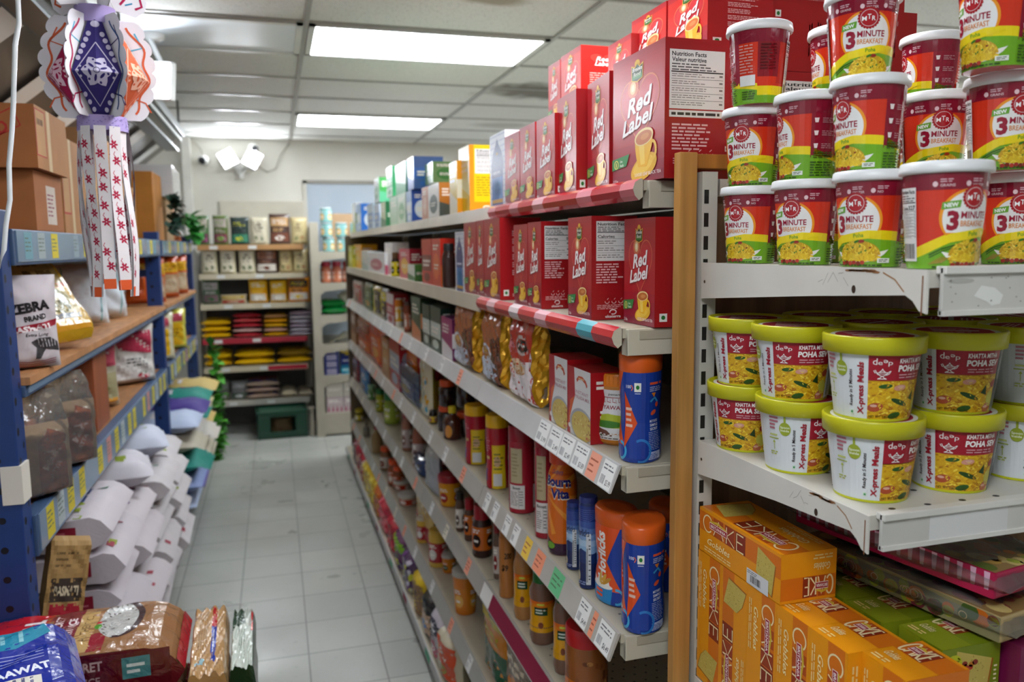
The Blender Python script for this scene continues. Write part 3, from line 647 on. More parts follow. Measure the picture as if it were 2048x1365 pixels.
# ------------------------------------------------------------------ rows of goods on the gondola
POST = 'the end post'
SHN = {1: 'top', 2: 'second', 3: 'third', 4: 'fourth', 5: 'fifth', 6: 'sixth', 7: 'bottom'}
class Row:
    def __init__(s, shelf, z, dx): s.shelf, s.z, s.dx, s.n = shelf, z, dx, 0; s.cap = {1: 9, 2: .238, 3: .232, 4: .308, 5: .28, 6: .325, 7: .172}[shelf]
    def name(s, look):
        s.n += 1
        return f"{look}, {ORD[s.n]} from {POST}, {SHN[s.shelf]} aisle shelf"
    def span(s, l, r, py, inset):
        a, b = gat(l, py, s.dx+inset), gat(r, py, s.dx+inset); return a.y, b.y
    def boxy(s, l, r, pyt, pyb, inset=.012):
        far, near = s.span(l, r, pyb, inset); zt = gat(r, pyt, s.dx+inset).z
        return (far+near)/2, max(.02, far-near), min(s.cap, max(.03, zt-s.z)), inset
    def round(s, l, r, pyt, pyb, inset=.012):
        py = (pyt+pyb)/2; dl, dr = ray(l, py), ray(r, py); tl, tr = atan2(dl.x, dl.y), atan2(dr.x, dr.y)
        mid, half = (tl+tr)/2, (tr-tl)/2; X = GX+s.dx+inset
        D = X/(sin(mid)-sin(half)+GK*cos(mid)); rad = D*sin(half)
        cy = D*cos(mid); dd = ray((l+r)/2, pyt); t = cy/dd.y; return cy, rad, min(s.cap, max(.04, EYE+dd.z*t-s.z)), inset+rad
    def put(s, mbs, name, cat, look, y, inset, group=None, rz=0, z=0, lean=0):
        y = min(y, 6.46)
        loc = gp(y, s.dx+inset, s.z+z); k = Kind(name, cat, mbs, None)
        return k.put(loc, (lean, 0, -pi/2+GROT+rz), s.name(look), group)
    # goods by their outline in the photograph
    def box(s, l, r, pyt, pyb, look, base, accent='F0EAE0', kind=0, d=.09, front=None, right=None, cat='box', name='grocery_box', inset=.012, rz=0, seed=None, text=None, top=None, group=None, mat='card', rcol=None):
        y, w, h, i = s.boxy(l, r, pyt, pyb, inset); w = max(.04, min(w, 2*(6.555-y)))
        fa = front(w, h) if front else box_art(w, h, base, accent, kind, seed or s.n+s.shelf*31, text)
        ra = right(d, h) if right else box_art(d, h, rcol or base, accent, (kind+1) % 3, s.n+7)
        return s.put(box_mb(w, d, h, rcol or base, fa, ra, top(w, d) if top else None, mat=mat), name, cat, look, y, i, group, rz)
    def jar(s, l, r, pyt, pyb, look, body, lid, lidf=.16, shape='jar', lid_r=.82, art=None, mat='gloss', name='jar', cat='jar', inset=.012, accent=None, base=None, v=(.12, .7), group=None, ridges=False, cols=None, rz=0, sq=1, text=None, z=0):
        y, rad, h, i = s.round(l, r, pyt, pyb, inset); h -= z
        a = art(rad, h*(1-lidf)) if art else (band_art(rad, h*(1-lidf), v[0], v[1], base or accent, accent or base, s.n+1, text) if (base or accent) else None)
        return s.put(jar_parts(rad, h, h*lidf, body, lid, shape, lid_r, a, mat, ridges=ridges, cols=cols, sy=sq), name, cat, look, y, i, group, rz, z)
    def bag(s, l, r, pyt, pyb, look, front, side=None, art=None, d=.05, mat='film', smat=None, brick=False, name='snack_pouch', cat='bag', inset=.012, group=None, wr=.006, lean=0, kind=None, c=('D8D0C0', 'B8342A', 'F2EEE6'), pinch=.16, rz=0, z=0, text=None):
        y, w, h, i = s.boxy(l, r, pyt, pyb, inset); h -= z
        if s.shelf == 7: w *= .62
        w = max(.05, min(w, 2*(6.555-y)))
        a = art(w, h) if art else (bag_art(w, h, kind, *c, seed=s.n, text=text) if kind else None)
        return s.put(bag_mb(w, h, d, front, side or front, a, mat, smat, brick, pinch, wr=wr, seed=s.n+s.shelf*17), name, cat, look, y, i, group, rz, z, lean)
# ------------------------------------------------------------------ the room
XL, XR, YB, YF, CEIL = -1.35, 4.3, 8.25, -3.2, 2.75
def nodemat(name, rough=.5):
    m, N, L = newmat(name); b = N['Principled BSDF']; b.inputs['Roughness'].default_value = rough
    MAT[name] = m; tc = N.new('ShaderNodeTexCoord'); return m, N, L, b, tc.outputs['Object']
def mathn(N, L, op, a, b=None, c=None):
    n = N.new('ShaderNodeMath'); n.operation = op
    for i, v in enumerate((a, b, c)):
        if v is None: continue
        if isinstance(v, (int, float)): n.inputs[i].default_value = v
        else: L.new(v, n.inputs[i])
    return n.outputs[0]
def mixc(N, L, fac, a, b, mode='MIX'):
    n = N.new('ShaderNodeMix'); n.data_type = 'RGBA'; n.blend_type = mode
    for k, v in (('Factor', fac), ('A', a), ('B', b)):
        if isinstance(v, (int, float)): n.inputs[k].default_value = v
        elif isinstance(v, tuple): n.inputs[k].default_value = v
        else: L.new(v, n.inputs[k])
    return n.outputs['Result']
def noise(N, L, vec, scale, detail=4, rough=.5):
    n = N.new('ShaderNodeTexNoise'); n.inputs['Scale'].default_value = scale; n.inputs['Detail'].default_value = detail; n.inputs['Roughness'].default_value = rough
    L.new(vec, n.inputs['Vector']); return n.outputs['Fac']
def ramp(N, L, v, lo, hi, a=0., b=1.):
    n = N.new('ShaderNodeMapRange'); n.inputs['From Min'].default_value = lo; n.inputs['From Max'].default_value = hi; n.inputs['To Min'].default_value = a; n.inputs['To Max'].default_value = b
    L.new(v, n.inputs['Value']); return n.outputs[0]
# floor: worn grey vinyl squares
m, N, L, b, oc = nodemat('floor_tiles', .34)
sp = N.new('ShaderNodeSeparateXYZ'); L.new(oc, sp.inputs[0]); S = .296
cells = []; edges = []
for ax, off in ((0, .067), (1, 4.2)):
    t = mathn(N, L, 'DIVIDE', mathn(N, L, 'SUBTRACT', sp.outputs[ax], off), S); fr = mathn(N, L, 'FRACT', t)
    e = mathn(N, L, 'MINIMUM', fr, mathn(N, L, 'SUBTRACT', 1, fr)); edges.append(e); cells.append(mathn(N, L, 'FLOOR', t))
ln_ = ramp(N, L, mathn(N, L, 'MINIMUM', *edges), .006, .014, 1, 0)
cb = N.new('ShaderNodeCombineXYZ'); L.new(cells[0], cb.inputs[0]); L.new(cells[1], cb.inputs[1])
wn = N.new('ShaderNodeTexWhiteNoise'); wn.noise_dimensions = '2D'; L.new(cb.outputs[0], wn.inputs['Vector'])
c0 = mixc(N, L, wn.outputs['Value'], lin('A3A59F'), lin('B0B1AA'))
c1 = mixc(N, L, ramp(N, L, noise(N, L, oc, 1.3, 6), .35, .7, 0, .5), c0, lin('908F88'))
c1 = mixc(N, L, ramp(N, L, noise(N, L, oc, 38, 3), .62, .75, 0, .35), c1, lin('85847E'))
c2 = mixc(N, L, mathn(N, L, 'MULTIPLY', ln_, .75), c1, lin('605E58')); L.new(c2, b.inputs['Base Color'])
L.new(ramp(N, L, noise(N, L, oc, 3, 4), .3, .7, .24, .46), b.inputs['Roughness'])
# ceiling board: pinholes and water stains
m, N, L, b, oc = nodemat('ceiling_board', .9); b.inputs['Specular IOR Level'].default_value = .1
cc = mixc(N, L, ramp(N, L, noise(N, L, oc, 95, 2), .56, .68, 0, .55), lin('E6E6E2'), lin('B2B0AA'))
cc = mixc(N, L, ramp(N, L, noise(N, L, oc, .8, 3), .4, .7, 0, .3), cc, lin('D0CEC8'))
for x, y, rx, ry, col, k in ((1.85, 5.35, .55, .34, '5E554A', .8), (.95, 3.42, .2, .14, '8F7F66', .7), (-.05, 3.35, .35, .16, '9A8A70', .6), (1.95, 6.9, .3, .2, '8A857C', .4)):
    mp = N.new('ShaderNodeMapping'); mp.inputs['Location'].default_value = (-x/rx, -y/ry, 0); mp.inputs['Scale'].default_value = (1/rx, 1/ry, 0); L.new(oc, mp.inputs[0])
    ds = N.new('ShaderNodeVectorMath'); ds.operation = 'LENGTH'; L.new(mp.outputs[0], ds.inputs[0])
    dd = mathn(N, L, 'ADD', ds.outputs['Value'], ramp(N, L, noise(N, L, oc, 7, 4), 0, 1, -.45, .45)); cc = mixc(N, L, ramp(N, L, dd, .55, 1.0, k, 0), cc, lin(col))
L.new(cc, b.inputs['Base Color'])
for nm, col, col2 in (('wall_paint', 'DCD9D0', 'D0CCC2'), ('wall_pale', 'D6D8D8', 'CBCDCE'), ('blue_door', 'A9B6C4', 'B4BFCA')):
    m, N, L, b, oc = nodemat(nm, .6); L.new(mixc(N, L, ramp(N, L, noise(N, L, oc, 1.7, 5), .35, .7), lin(col), lin(col2)), b.inputs['Base Color'])
mb = MB(); mb.poly([(XL, YF, 0), (XR, YF, 0), (XR, YB, 0), (XL, YB, 0)], 'A0A09A', 'floor_tiles'); structure(mb, 'floor')
mb = MB(); mb.poly([(XL, YB, CEIL), (XR, YB, CEIL), (XR, YF, CEIL), (XL, YF, CEIL)], 'C8C8C4', 'ceiling_board'); structure(mb, 'ceiling')
mb = MB(); mb.box(XL-.1, XR+.1, YB, YB+.1, 0, CEIL+.1, 'C4C0B4', 'wall_paint'); structure(mb, 'wall_back')
mb = MB(); mb.box(XL-.1, XL, YF-.1, YB+.1, 0, CEIL+.1, 'D0D2D2', 'wall_pale'); structure(mb, 'wall_left')
mb = MB(); mb.box(XR, XR+.1, YF-.1, YB+.1, 0, CEIL+.1, 'C4C0B4', 'wall_paint'); structure(mb, 'wall_right')
mb = MB(); mb.box(XL-.1, XR+.1, YF-.1, YF, 0, CEIL+.1, 'C4C0B4', 'wall_paint'); structure(mb, 'wall_front')
mb = MB(); mb.box(-.79, -.71, YB-.09, YB-.001, 0, CEIL-.005, 'E2E0D8', 'paint', bev=.004); structure(mb, 'trim_1')
mb = MB(); mb.box(.33, 1.9, YB-.02, YB-.001, .02, 2.33, 'A9B6C4', 'blue_door', bev=.003); mb.box(.30, .335, YB-.03, YB-.001, .02, 2.36, 'CBC7BC', 'paint'); mb.box(.30, 1.94, YB-.03, YB-.001, 2.33, 2.365, '8A867C', 'paint'); structure(mb, 'door_1')
# ceiling grid of metal tees
GX0, GY0, GXS, GYS = .19, 3.97, 1.22, .652
mb = MB()
for i in range(-2, 4):
    x = GX0+i*GXS
    if XL < x < XR: mb.box(x-.012, x+.012, YF, YB, CEIL-.008, CEIL-.0005, '9C9A94', 'paint')
for j in range(-11, 7):
    y = GY0+j*GYS
    if YF < y < YB: mb.box(XL, XR, y-.012, y+.012, CEIL-.007, CEIL-.0005, 'A8A6A0', 'paint')
structure(mb, 'trim_2')
def panel(i, j, lit, label):
    x, y = GX0+i*GXS, GY0+j*GYS; t = thing('ceiling_light', label, 'ceiling light', (x+GXS/2, y+GYS/2, CEIL), 0, 'ceiling troffers')
    w, d = GXS/2-.014, GYS/2-.014; mb = MB()
    for a in ((-w, w, -d, -d+.03), (-w, w, d-.03, d), (-w, -w+.03, -d, d), (w-.03, w, -d, d)): mb.box(*a, -.016, -.0008, 'D8D8D4', 'paint')
    mb.build('frame', t); mb = MB(); mb.box(-w+.03, w-.03, -d+.03, d-.03, -.011, -.0008, 'E4ECF4', 'tube' if lit else 'plastic'); mb.build('diffuser', t)
panel(0, 0, True, 'large lit rectangular ceiling light panel nearest the camera in view')
panel(0, 4, True, 'smaller looking lit ceiling light panel close to the back wall')
panel(-1, 0, False, 'unlit bluish white ceiling light panel left of the large lit one')
panel(0, -4, True, 'lit ceiling light panel above the near end of the tea shelves')
panel(2, 0, True, 'lit ceiling light panel beyond the tea shelves on the right')
panel(2, -4, True, 'lit ceiling light panel over the cup display')
panel(-1, -7, True, 'added fill light panel in the ceiling just behind the camera')  # extra panel out of view, added to brighten the aisle faces
panel(2, 4, True, 'lit ceiling light panel at the far right')
def floodlight(loc, rz, label, two=True, wall=True):
    t = thing('security_floodlight', label, 'floodlight', loc, rz)
    mb = MB(); mb.lathe([(.055, 0), (.055, .03), (.03, .045)], 'E8E8E6', 'plastic', 20, M=Matrix.Rotation(pi/2, 4, 'X') if wall else Matrix.Rotation(pi, 4, 'X')); mb.box(-.02, .02, -.07, -.03, -.09, -.05, 'E4E4E2', 'plastic', bev=.004) if wall else None; mb.build('mount', t)
    for s in ((-1, 1) if two else (1,)):
        M = Matrix.Translation((s*.11, -.11, .09)) @ Matrix.Rotation(s*.5, 4, 'Y') @ Matrix.Rotation(-.35, 4, 'X') if wall else Matrix.Translation((.05, -.05, -.24)) @ Matrix.Rotation(.1, 4, 'Y')
        mb = MB(); mb.box(-.075, .075, -.005, .035, -.09, .09, 'ECECEA', 'plastic', M, bev=.008); mb.tube([M @ Vector((0, .02, -.09 if wall else .09)), Vector((0, -.03, -.01 if wall else -.03))], .012, 'DDDDDA')
        h = mb.build('lamp_head', t); mb = MB(); mb.box(-.066, .066, -.008, -.0055, -.08, .08, 'F4F8FF', 'lamp', M); mb.build('lens', h)
floodlight((-.27, YB-.001, 2.46), 0, 'white twin headed security floodlight glowing on the back wall')
floodlight((-.52, 4.35, CEIL-.001), -.5, 'bright white floodlight hung from the ceiling beside the paper lantern', False, False)
def dome(loc, label, aim):
    t = thing('security_camera', label, 'security camera', loc, 0, 'security cameras on the back wall')
    mb = MB(); mb.lathe([(.05, 0), (.05, .02), (.045, .03)], 'E6E6E2', 'plastic', 20, M=Matrix.Rotation(pi/2, 4, 'X')); mb.build('mount', t)
    M = Matrix.Translation((0, -.06, 0)) @ Matrix.Rotation(aim, 4, 'Z') @ Matrix.Rotation(1.9, 4, 'X')
    mb = MB(); mb.lathe([(.0, -.05), (.03, -.045), (.042, -.02), (.045, .02), (.04, .04), (.0, .041)], 'E2E2DE', 'plastic', 20, M=M); h = mb.build('housing', t)
    mb = MB(); mb.lathe([(.034, .041), (.026, .056), (.0, .062)], '16181C', 'gloss', 18, M=M); mb.build('lens', h)
dome((-.60, YB-.001, 2.54), 'small white and black security camera left of the floodlight', -.3)
dome((-.15, YB-.001, 2.66), 'small grey security camera just right of the floodlight', .5)
mb = MB(); pts = [(-.14, YB-.012, 2.64), (-.12, YB-.012, 2.5), (-.03, YB-.012, 2.44), (.05, YB-.012, 2.47), (.1, YB-.012, 2.6), (.19, YB-.012, 2.72)]; mb.tube(pts, .006, 'A8A49A')
tag(mb.build('camera_cable'), 'thin pale cable looping down the back wall below the ceiling', 'cable')
mb = MB(); mb.tube([(-.60, YB-.012, 2.56), (-.62, YB-.012, 2.64), (-.68, YB-.012, 2.72)], .005, 'B8B4AA'); tag(mb.build('camera_cable'), 'short pale cable rising from the left security camera', 'cable')
mb = MB(); mb.box(-.48, .30, YB-.03, YB-.002, 1.75, 2.16, 'C8C2B2', 'paint', bev=.004); tag(mb.build('wall_board'), 'plain cream board on the back wall behind the top row of pouches', 'board')

# slanted canopy over the left-hand rack
t = thing('slanted_canopy', 'slanted mirror canopy with painted reflections of the ceiling lights above the blue rack', 'canopy', (-.62, 0, 2.5))
y0, y1 = -1.0, 6.3; sl = (-.52, -.44)
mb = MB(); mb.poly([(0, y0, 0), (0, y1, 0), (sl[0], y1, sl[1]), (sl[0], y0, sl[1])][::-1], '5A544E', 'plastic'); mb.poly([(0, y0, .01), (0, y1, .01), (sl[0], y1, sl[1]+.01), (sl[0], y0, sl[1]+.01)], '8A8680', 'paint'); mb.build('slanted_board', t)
mb = MB(); off = .006
y = 6.0; k = 0; PAN = []
while y > y0+.4:
    a, bq = y, y-.16-.05*(k % 2); P = [(off-.10, a, -off-.10), (off-.10, bq, -off-.10), (off+sl[0]*.98, bq, sl[1]*.98-off), (off+sl[0]*.98, a, sl[1]*.98-off)]
    mb = MB(); mb.poly(P, 'EDEDEA', 'plastic'); mb.build('painted_reflection', t); y -= .62; k += 1  # white strips paint in the ceiling lights mirrored by the canopy
mb = MB(); mb.box(-.015, .04, y0, y1, .0, .055, 'A4AAAC', 'alu', bev=.004); mb.box(-.09, -.005, y0, y1, -.098, -.086, '8A9094', 'alu', Matrix.Rotation(radians(0), 4, 'Y')); mb.build('edge_trim', t)
mb = MB(); mb.box(-.065, -.045, y0, y1, -.05, -.03, 'D8DCDC', 'alu'); mb.box(-.005, .02, y0, y1, -.03, -.008, 'DDE0E0', 'alu'); mb.build('light_strip', t)
for yy in (y0+.02, 1.6, 4.0, y1-.05):
    mb = MB(); mb.tube([(.01, yy, .05), (.01, yy, CEIL-2.5)], .008, '6A6A68', 'alu'); mb.build('hanger_rod', t)
# ------------------------------------------------------------------ the long gondola
BAYS = [1.335, 2.34, 3.34, 4.34, 5.34, 6.58]
LV = {1: (1.816, .04), 2: (1.548, 0), 3: (1.289, 0), 4: (.958, 0), 5: (.655, 0), 6: (.305, 0), 7: (.075, -.06)}
BEI = 'C6BDA8'
G = thing('gondola_shelving', 'long beige gondola of tea and snack shelves along the right of the aisle', 'shelving', (GX, 0, 0), GROT)
mb = MB(); mb.box(.50, .53, BAYS[0], BAYS[-1], .02, 1.797, '4A4038', 'paint'); mb.build('back_panel', G)
for y in BAYS:
    mb = MB(); mb.box(.46, .50, y-.015, y+.015, .0, 1.79, 'B4AC98', 'paint'); mb.build('upright', G)
mb = MB(); mb.box(-.01, .53, BAYS[-1]+.002, BAYS[-1]+.02, .02, 1.797, '6A5A48', 'paint'); mb.build('end_panel', G)
mb = MB(); mb.box(-.02, .5, BAYS[0]+.01, BAYS[-1]-.01, .0, .04, '3A3632', 'paint'); mb.build('base_plinth', G)
def price_tag(a, u, w, h, c='ECECEA', price=None, seed=1):
    a.rect(u, .002, w, h-.004, c); a.up()
    if c == 'ECECEA': a.bars(u+w*.08, h*.15, w*.34, h*.3, '8A8A8E', seed); a.lines(u+w*.1, h*.62, w*.8, h*.25, 2, '7A7A7E', .4, seed)
    else: a.lines(u+w*.1, h*.2, w*.8, h*.6, 3, 'B0604A' if c[0] == 'F' else '5A7A5A', .3, seed)
    if price: a.txt(price, u+w*.94, h*.16, h*.2, '4A4A4E', w=w*.4, al='r', b=.005)
    a.l -= 1
def rail(z, dx, ya, yb, style, near):
    mb = MB(); n = yb-ya; g = .003
    if style == 'red':
        prof = [(dx, z+.003), (dx-.012, z-.004), (dx-.016, z-.016), (dx-.012, z-.028), (dx-.004, z-.036)]
        segs = [(0, 1, 'B3262E')]
        r = random.Random(int(z*100)); cuts = [0, .12, .2, .34, .42, .55, .63, .82, .9, 1] if z < 1.7 else [0, .08, .22, .3, .42, .5, .72, .8, .94, 1]
        cl = ['BE2E36', 'D8A6AE', 'B8262E', 'E2D2D6', 'B8262E', 'D49AA4', 'B8262E', '4EA9B8', 'BE2E36'] if z < 1.7 else ['D2707A', 'B8262E', 'D88A92', 'B42630', 'DCA4AA', 'B42630', 'D8848E', 'B42630', 'CE6A72']
        if z < 1.7: cl = cl[::1]
        for a, b, c in zip(cuts, cuts[1:], cl):
            # listed from the far joint towards the near end
            y1, y0 = yb-g-a*(n-2*g), yb-g-b*(n-2*g)
            for (xa, za), (xb, zb) in zip(prof, prof[1:]): mb.poly([(xa, y1, za), (xa, y0, za), (xb, y0, zb), (xb, y1, zb)][::-1], c, 'gloss')
        for y, rv in ((ya+g, 0), (yb-g, 1)):
            P = [(x, y, q) for x, q in prof]+[(dx+.004, y, z-.03), (dx+.004, y, z)]; mb.poly(P if rv else P[::-1], 'C9C2B0', 'paint')
        mb.poly([(prof[0][0]+.006, ya+g, z+.003), (prof[0][0]+.006, yb-g, z+.003), (prof[0][0], yb-g, z+.003), (prof[0][0], ya+g, z+.003)], 'E0D4D4', 'gloss')
    else:
        H = {1: .036, 2: .045}.get(style, .05); col = {1: 'CFC6B2', 2: 'CEC6B2', 3: 'C9C9C8', 4: 'B9B4AC', 5: 'A9A49C', 6: 'AAA8A2', 7: 'B4B4B4'}[style]
        if style == 7: H = .034
        lean = .02 if style in (3, 4, 5, 6) else .004; x0, x1 = dx, dx-lean
        mb.box(0, 0, 0, 0, 0, 0, col) if 0 else None
        P = [(x0, z+.003), (x1, z-H), (x1+.004, z-H), (x0+.006, z+.003)]
        for i in range(4):
            a, b = P[i], P[(i+1) % 4]; mb.poly([(a[0], ya+g, a[1]), (a[0], yb-g, a[1]), (b[0], yb-g, b[1]), (b[0], ya+g, b[1])], col, 'paint')
        for y, rv in ((ya+g, 0), (yb-g, 1)): mb.poly([(x, y, q) for x, q in (P if not rv else P[::-1])], col, 'paint')
        a = Art(); L = n-2*g; a.l = 2
        hh = hypot(H+.003, lean)
        if near and style == 3:
            for u, pr in ((.56, '3.99'), (.64, '2.49'), (.715, '$2.49'), (.795, '$3.89')): price_tag(a, L*u, L*.07, hh, price=pr, seed=int(u*100))
            price_tag(a, L*.875, L*.05, hh, 'F0A48A'); price_tag(a, L*.94, L*.055, hh, price='$5.99', seed=9)
        elif near and style == 4:
            price_tag(a, L*.05, L*.05, hh, seed=2); price_tag(a, L*.14, L*.05, hh, seed=3); price_tag(a, L*.26, L*.05, hh, seed=4); price_tag(a, L*.34, L*.05, hh, seed=5)
            price_tag(a, L*.44, L*.05, hh, 'F0C850'); price_tag(a, L*.53, L*.06, hh, 'F29A78'); price_tag(a, L*.65, L*.07, hh, '6CC08A'); price_tag(a, L*.82, L*.055, hh, price='$4.49', seed=7); price_tag(a, L*.89, L*.02, hh, 'F29A78'); price_tag(a, L*.925, L*.065, hh, price='$6.49', seed=8)
        elif near and style == 5:
            a.rect(0, .004, L*.1, hh-.008, 'E4E2DE'); a.rect(L*.1, .004, L*.9, hh-.008, '86163A')
        elif style == 7:
            for k in range(int(L/.22)): a.rect(k*.22+.03, .004, .1, hh-.008, ['86163A', '5FA98A', 'B9C2D0', '8A3A52'][k % 4]) if near or k % 2 else None
        elif style >= 3:
            r = random.Random(int(z*50+ya*9))
            for k in range(3): price_tag(a, L*(.1+.3*k+r.random()*.1), L*.05, hh, r.choice(['ECECEA', 'ECECEA', 'F0A48A', 'E8E0D0']), seed=k)
        if a.t: paint(mb, a, plane((x1-EPS*2, yb-g, z-H), (0, -1, 0), (x0-x1, 0, H+.003)), 'paper')
    return mb
for lv, (z, dx) in LV.items():
    for k in range(5):
        ya, yb = BAYS[k], BAYS[k+1]; mb = MB(); near = k == 0
        mb.box(dx+.006, .499, ya+.004, yb-.004, z-.018, z, BEI if lv > 2 else 'BDB5A2', 'paint')
        if near:
            mb.box(dx+.012, dx+.30, ya-.006, ya+.006, z-.05, z-.001, 'C9C2B0', 'paint', bev=.002); mb.box(dx+.035, dx+.29, ya-.0085, ya-.0055, z-.02, z-.004, 'B2AA98', 'paint')
            mb.box(dx+.012, dx+.03, ya-.004, ya+.02, z-.05, z-.018, 'C9C2B0', 'paint')
            if lv >= 4:
                a = Art()
                for i in range(9):
                    for j in range(int((yb-ya)/.03)): a.ell(.03+i*.03+(.015 if j % 2 else 0), .02+j*.03, .0035, .0035, '5A5348', 6)
                paint(mb, a, plane((dx+.01, ya+.004, z+EPS), (1, 0, 0), (0, 1, 0)), 'paint')
        s = mb.build('shelf', G)
        st = 'red' if near and lv in (1, 2) else lv
        zz = z+(.004 if near or lv > 2 else -.004)
        rail(z, dx, ya, yb, st, near).build('price_rail', s)

# ------------------------------------------------------------------ the end display facing the camera
EX0, EX1, EYB = .718, 1.62, 1.255
E_ = thing('end_cap_shelving', 'white metal end display with wooden post stacked with cups and cake boxes', 'shelving', (0, 0, 0))
WH = 'DAD6CE'
mb = MB(); mb.box(EX0+.03, EX1-.03, 1.308, 1.318, .0, 1.79, '7A5C44', 'wood'); mb.build('back_panel', E_)
for x in (EX0, EX1-.03):
    mb = MB(); mb.box(x, x+.03, EYB+.004, 1.306, 0, 1.825, 'C8C4BA', 'paint'); a = Art()
    for i in range(44): a.rect(.004, .05+i*.04, .009, .024, '1E1C1A')
    paint(mb, a, plane((x, EYB+.004-EPS*2, 0), (1, 0, 0), (0, 0, 1)), 'paint'); mb.build('slotted_upright', E_)
    mb = MB(); mb.box(x+.03, x+.04, EYB+.03, 1.306, 0, 1.815, 'D2CEC4', 'paint'); mb.build('inner_frame', E_)
mb = MB(); mb.box(.676, .710, 1.262, 1.284, 0, 1.858, 'C08A48', 'wood', bev=.002); mb.build('wooden_post', E_)
mb = MB(); mb.box(.7125, 1.66, 1.275, 1.312, 1.832, 1.857, 'B0742F', 'wood', bev=.002); mb.build('wooden_top_rail', E_)
mb = MB(); mb.box(EX0+.05, EX1-.05, 1.285, 1.306, 1.785, 1.815, 'D2CEC4', 'paint'); mb.build('inner_frame', E_)
def eshelf(z, yf, style):
    mb = MB(); mb.box(EX0+.004, EX1-.004, yf+.004, EYB, z-.02, z, 'D2CEC4', 'paint'); a = Art()
    for i in range(15):
        for j in range(8): a.ell(.05+i*.058+(.029 if j % 2 else 0), .018+j*.056, .0052, .0042, '2A2826', 8)
    paint(mb, a, plane((EX0, yf, z+EPS), (1, 0, 0), (0, 1, 0)), 'paint'); s = mb.build('shelf', E_)
    for x, sg in ((EX0, -1), (EX1, 1)):
        mb = MB(); P = [(EYB, z-.062), (EYB, z+.001), (yf+.001, z+.001), (yf+.001, z-.05), (yf+.012, z-.047), (yf+.022, z-.036), (yf+.034, z-.03), (yf+.2, z-.04)]
        for dx_, rv in ((-.0015, sg < 0), (.0015, sg > 0)):
            mb.poly([(x+dx_, p, q) for p, q in (P if rv == (dx_ < 0) else P[::-1])], WH, 'paint')
        for (p0, q0), (p1, q1) in zip(P, P[1:]+P[:1]): mb.poly([(x-.0015, p0, q0), (x+.0015, p0, q0), (x+.0015, p1, q1), (x-.0015, p1, q1)], WH, 'paint')
        if sg < 0:
            a = Art(); r = random.Random(int(z*10)); D = EYB-yf
            a.ell(D*.76, .035, .004, .0055, '3A2A1E', 10); a.ell(.012, .03, .003, .003, '4A3A2E', 8); a.l += 1
            for k in range(9): a.ell(D*(.74+.012*k), .06+r.uniform(-.002, .001), .008, .0016, '9A6A44', 6)
            a.path([(D*.86, .058), (D*.9, .05), (D*.93, .036)], .0018, 'A87A50'); a.path([(D*.985, .056), (D*.985, .01)], .002, '8A5A38')
            for k in range(6): a.path([(D*(.62+.02*k), .045+r.uniform(-.01, .012)), (D*(.64+.02*k), .05+r.uniform(-.012, .01))], .0006, '8A857A')
            paint(mb, a, plane((x-.0015-EPS*2, EYB, z-.062), (0, -1, 0), (0, 0, 1)), 'paint')
        mb.build('bracket', s)
    mb = MB(); H = .052 if style == 1 else .044; L = EX1-EX0-.02
    mb.box(EX0+.012, EX1-.01, yf-.008, yf-.003, z-H, z+.004, 'CFCDC8', 'paint', bev=.001); mb.box(EX0+.012, EX1-.01, yf-.012, yf+.003, z-.004, z+.005, 'E0DED8', 'paint', bev=.001); mb.box(EX0+.012, EX1-.01, yf-.011, yf-.003, z-H, z-H+.006, 'DEDCD6', 'paint')
    a = Art(); a.l = 2; r = random.Random(5)
    if style == 1:
        a.poly([(.045, .022), (.055, .034), (.075, .031), (.088, .022), (.084, .012), (.072, .01), (.064, .015)], 'E8E8E4'); a.ell(.025, .04, .02, .003, 'B4B2AC', 10)
        for k in range(26): a.ell(r.uniform(.01, .3), r.uniform(.008, .045), .0014, .001, '9A9890', 6)
    else:
        a.rect(.075, .003, .13, .038, 'DADADA'); a.rect(.235, .003, .14, .038, 'E6E6E4'); a.up(); a.txt('IMM ALUBUKHARA', .24, .032, .006, '2A2A2E', al='l', b=.01); a.txt('200 G', .268, .0245, .005, '2A2A2E', al='l', b=.01); a.bars(.242, .006, .05, .015, '2A2A2E', 4); a.txt('$2.99', .32, .007, .012, '2A2A2E', al='l')
    paint(mb, a, plane((EX0+.012, yf-.008-EPS*2, z-H), (1, 0, 0), (0, 0, 1)), 'paper'); mb.build('price_rail', s)
eshelf(1.667, .745, 1); eshelf(1.35, .822, 2); eshelf(.90, .764, 3)

# ------------------------------------------------------------------ blue boltless rack on the left
RX = -.62; RY = [2.165, 4.88, 6.72]; BL = '1B3B78'
R_ = thing('blue_storage_rack', 'tall blue perforated steel storage rack of rice sacks on the left', 'shelving', (0, 0, 0))
def post(x, y, x2):
    mb = MB(); x0, x1 = min(x, x2), max(x, x2); mb.box(x0, x1, y, y+.075, .0, 1.80, BL, 'bluepaint', bev=.003)
    a = Art()
    for i in range(23): a.ell(.02, .06+i*.075, .0085, .011, '060A14', 10); a.ell(.055, .095+i*.075, .006, .009, '060A14', 10)
    paint(mb, a, plane((x1+EPS, y, 0), (0, 1, 0), (0, 0, 1)), 'bluepaint')
    a = Art()
    for i in range(23): a.ell(.03, .07+i*.075, .009, .009, '060A14', 10)
    paint(mb, a, plane((x0, y-EPS, 0), (1, 0, 0), (0, 0, 1)), 'bluepaint'); return mb
for y in RY:
    post(RX, y, RX-.075).build('upright', R_); post(-1.25, y, -1.25+.075).build('upright', R_)
    for z in (.2, .9, 1.55): mb = MB(); mb.box(-1.175, RX-.075, y+.02, y+.05, z, z+.04, BL, 'bluepaint'); mb.build('cross_brace', R_)
BB = '3C5476'
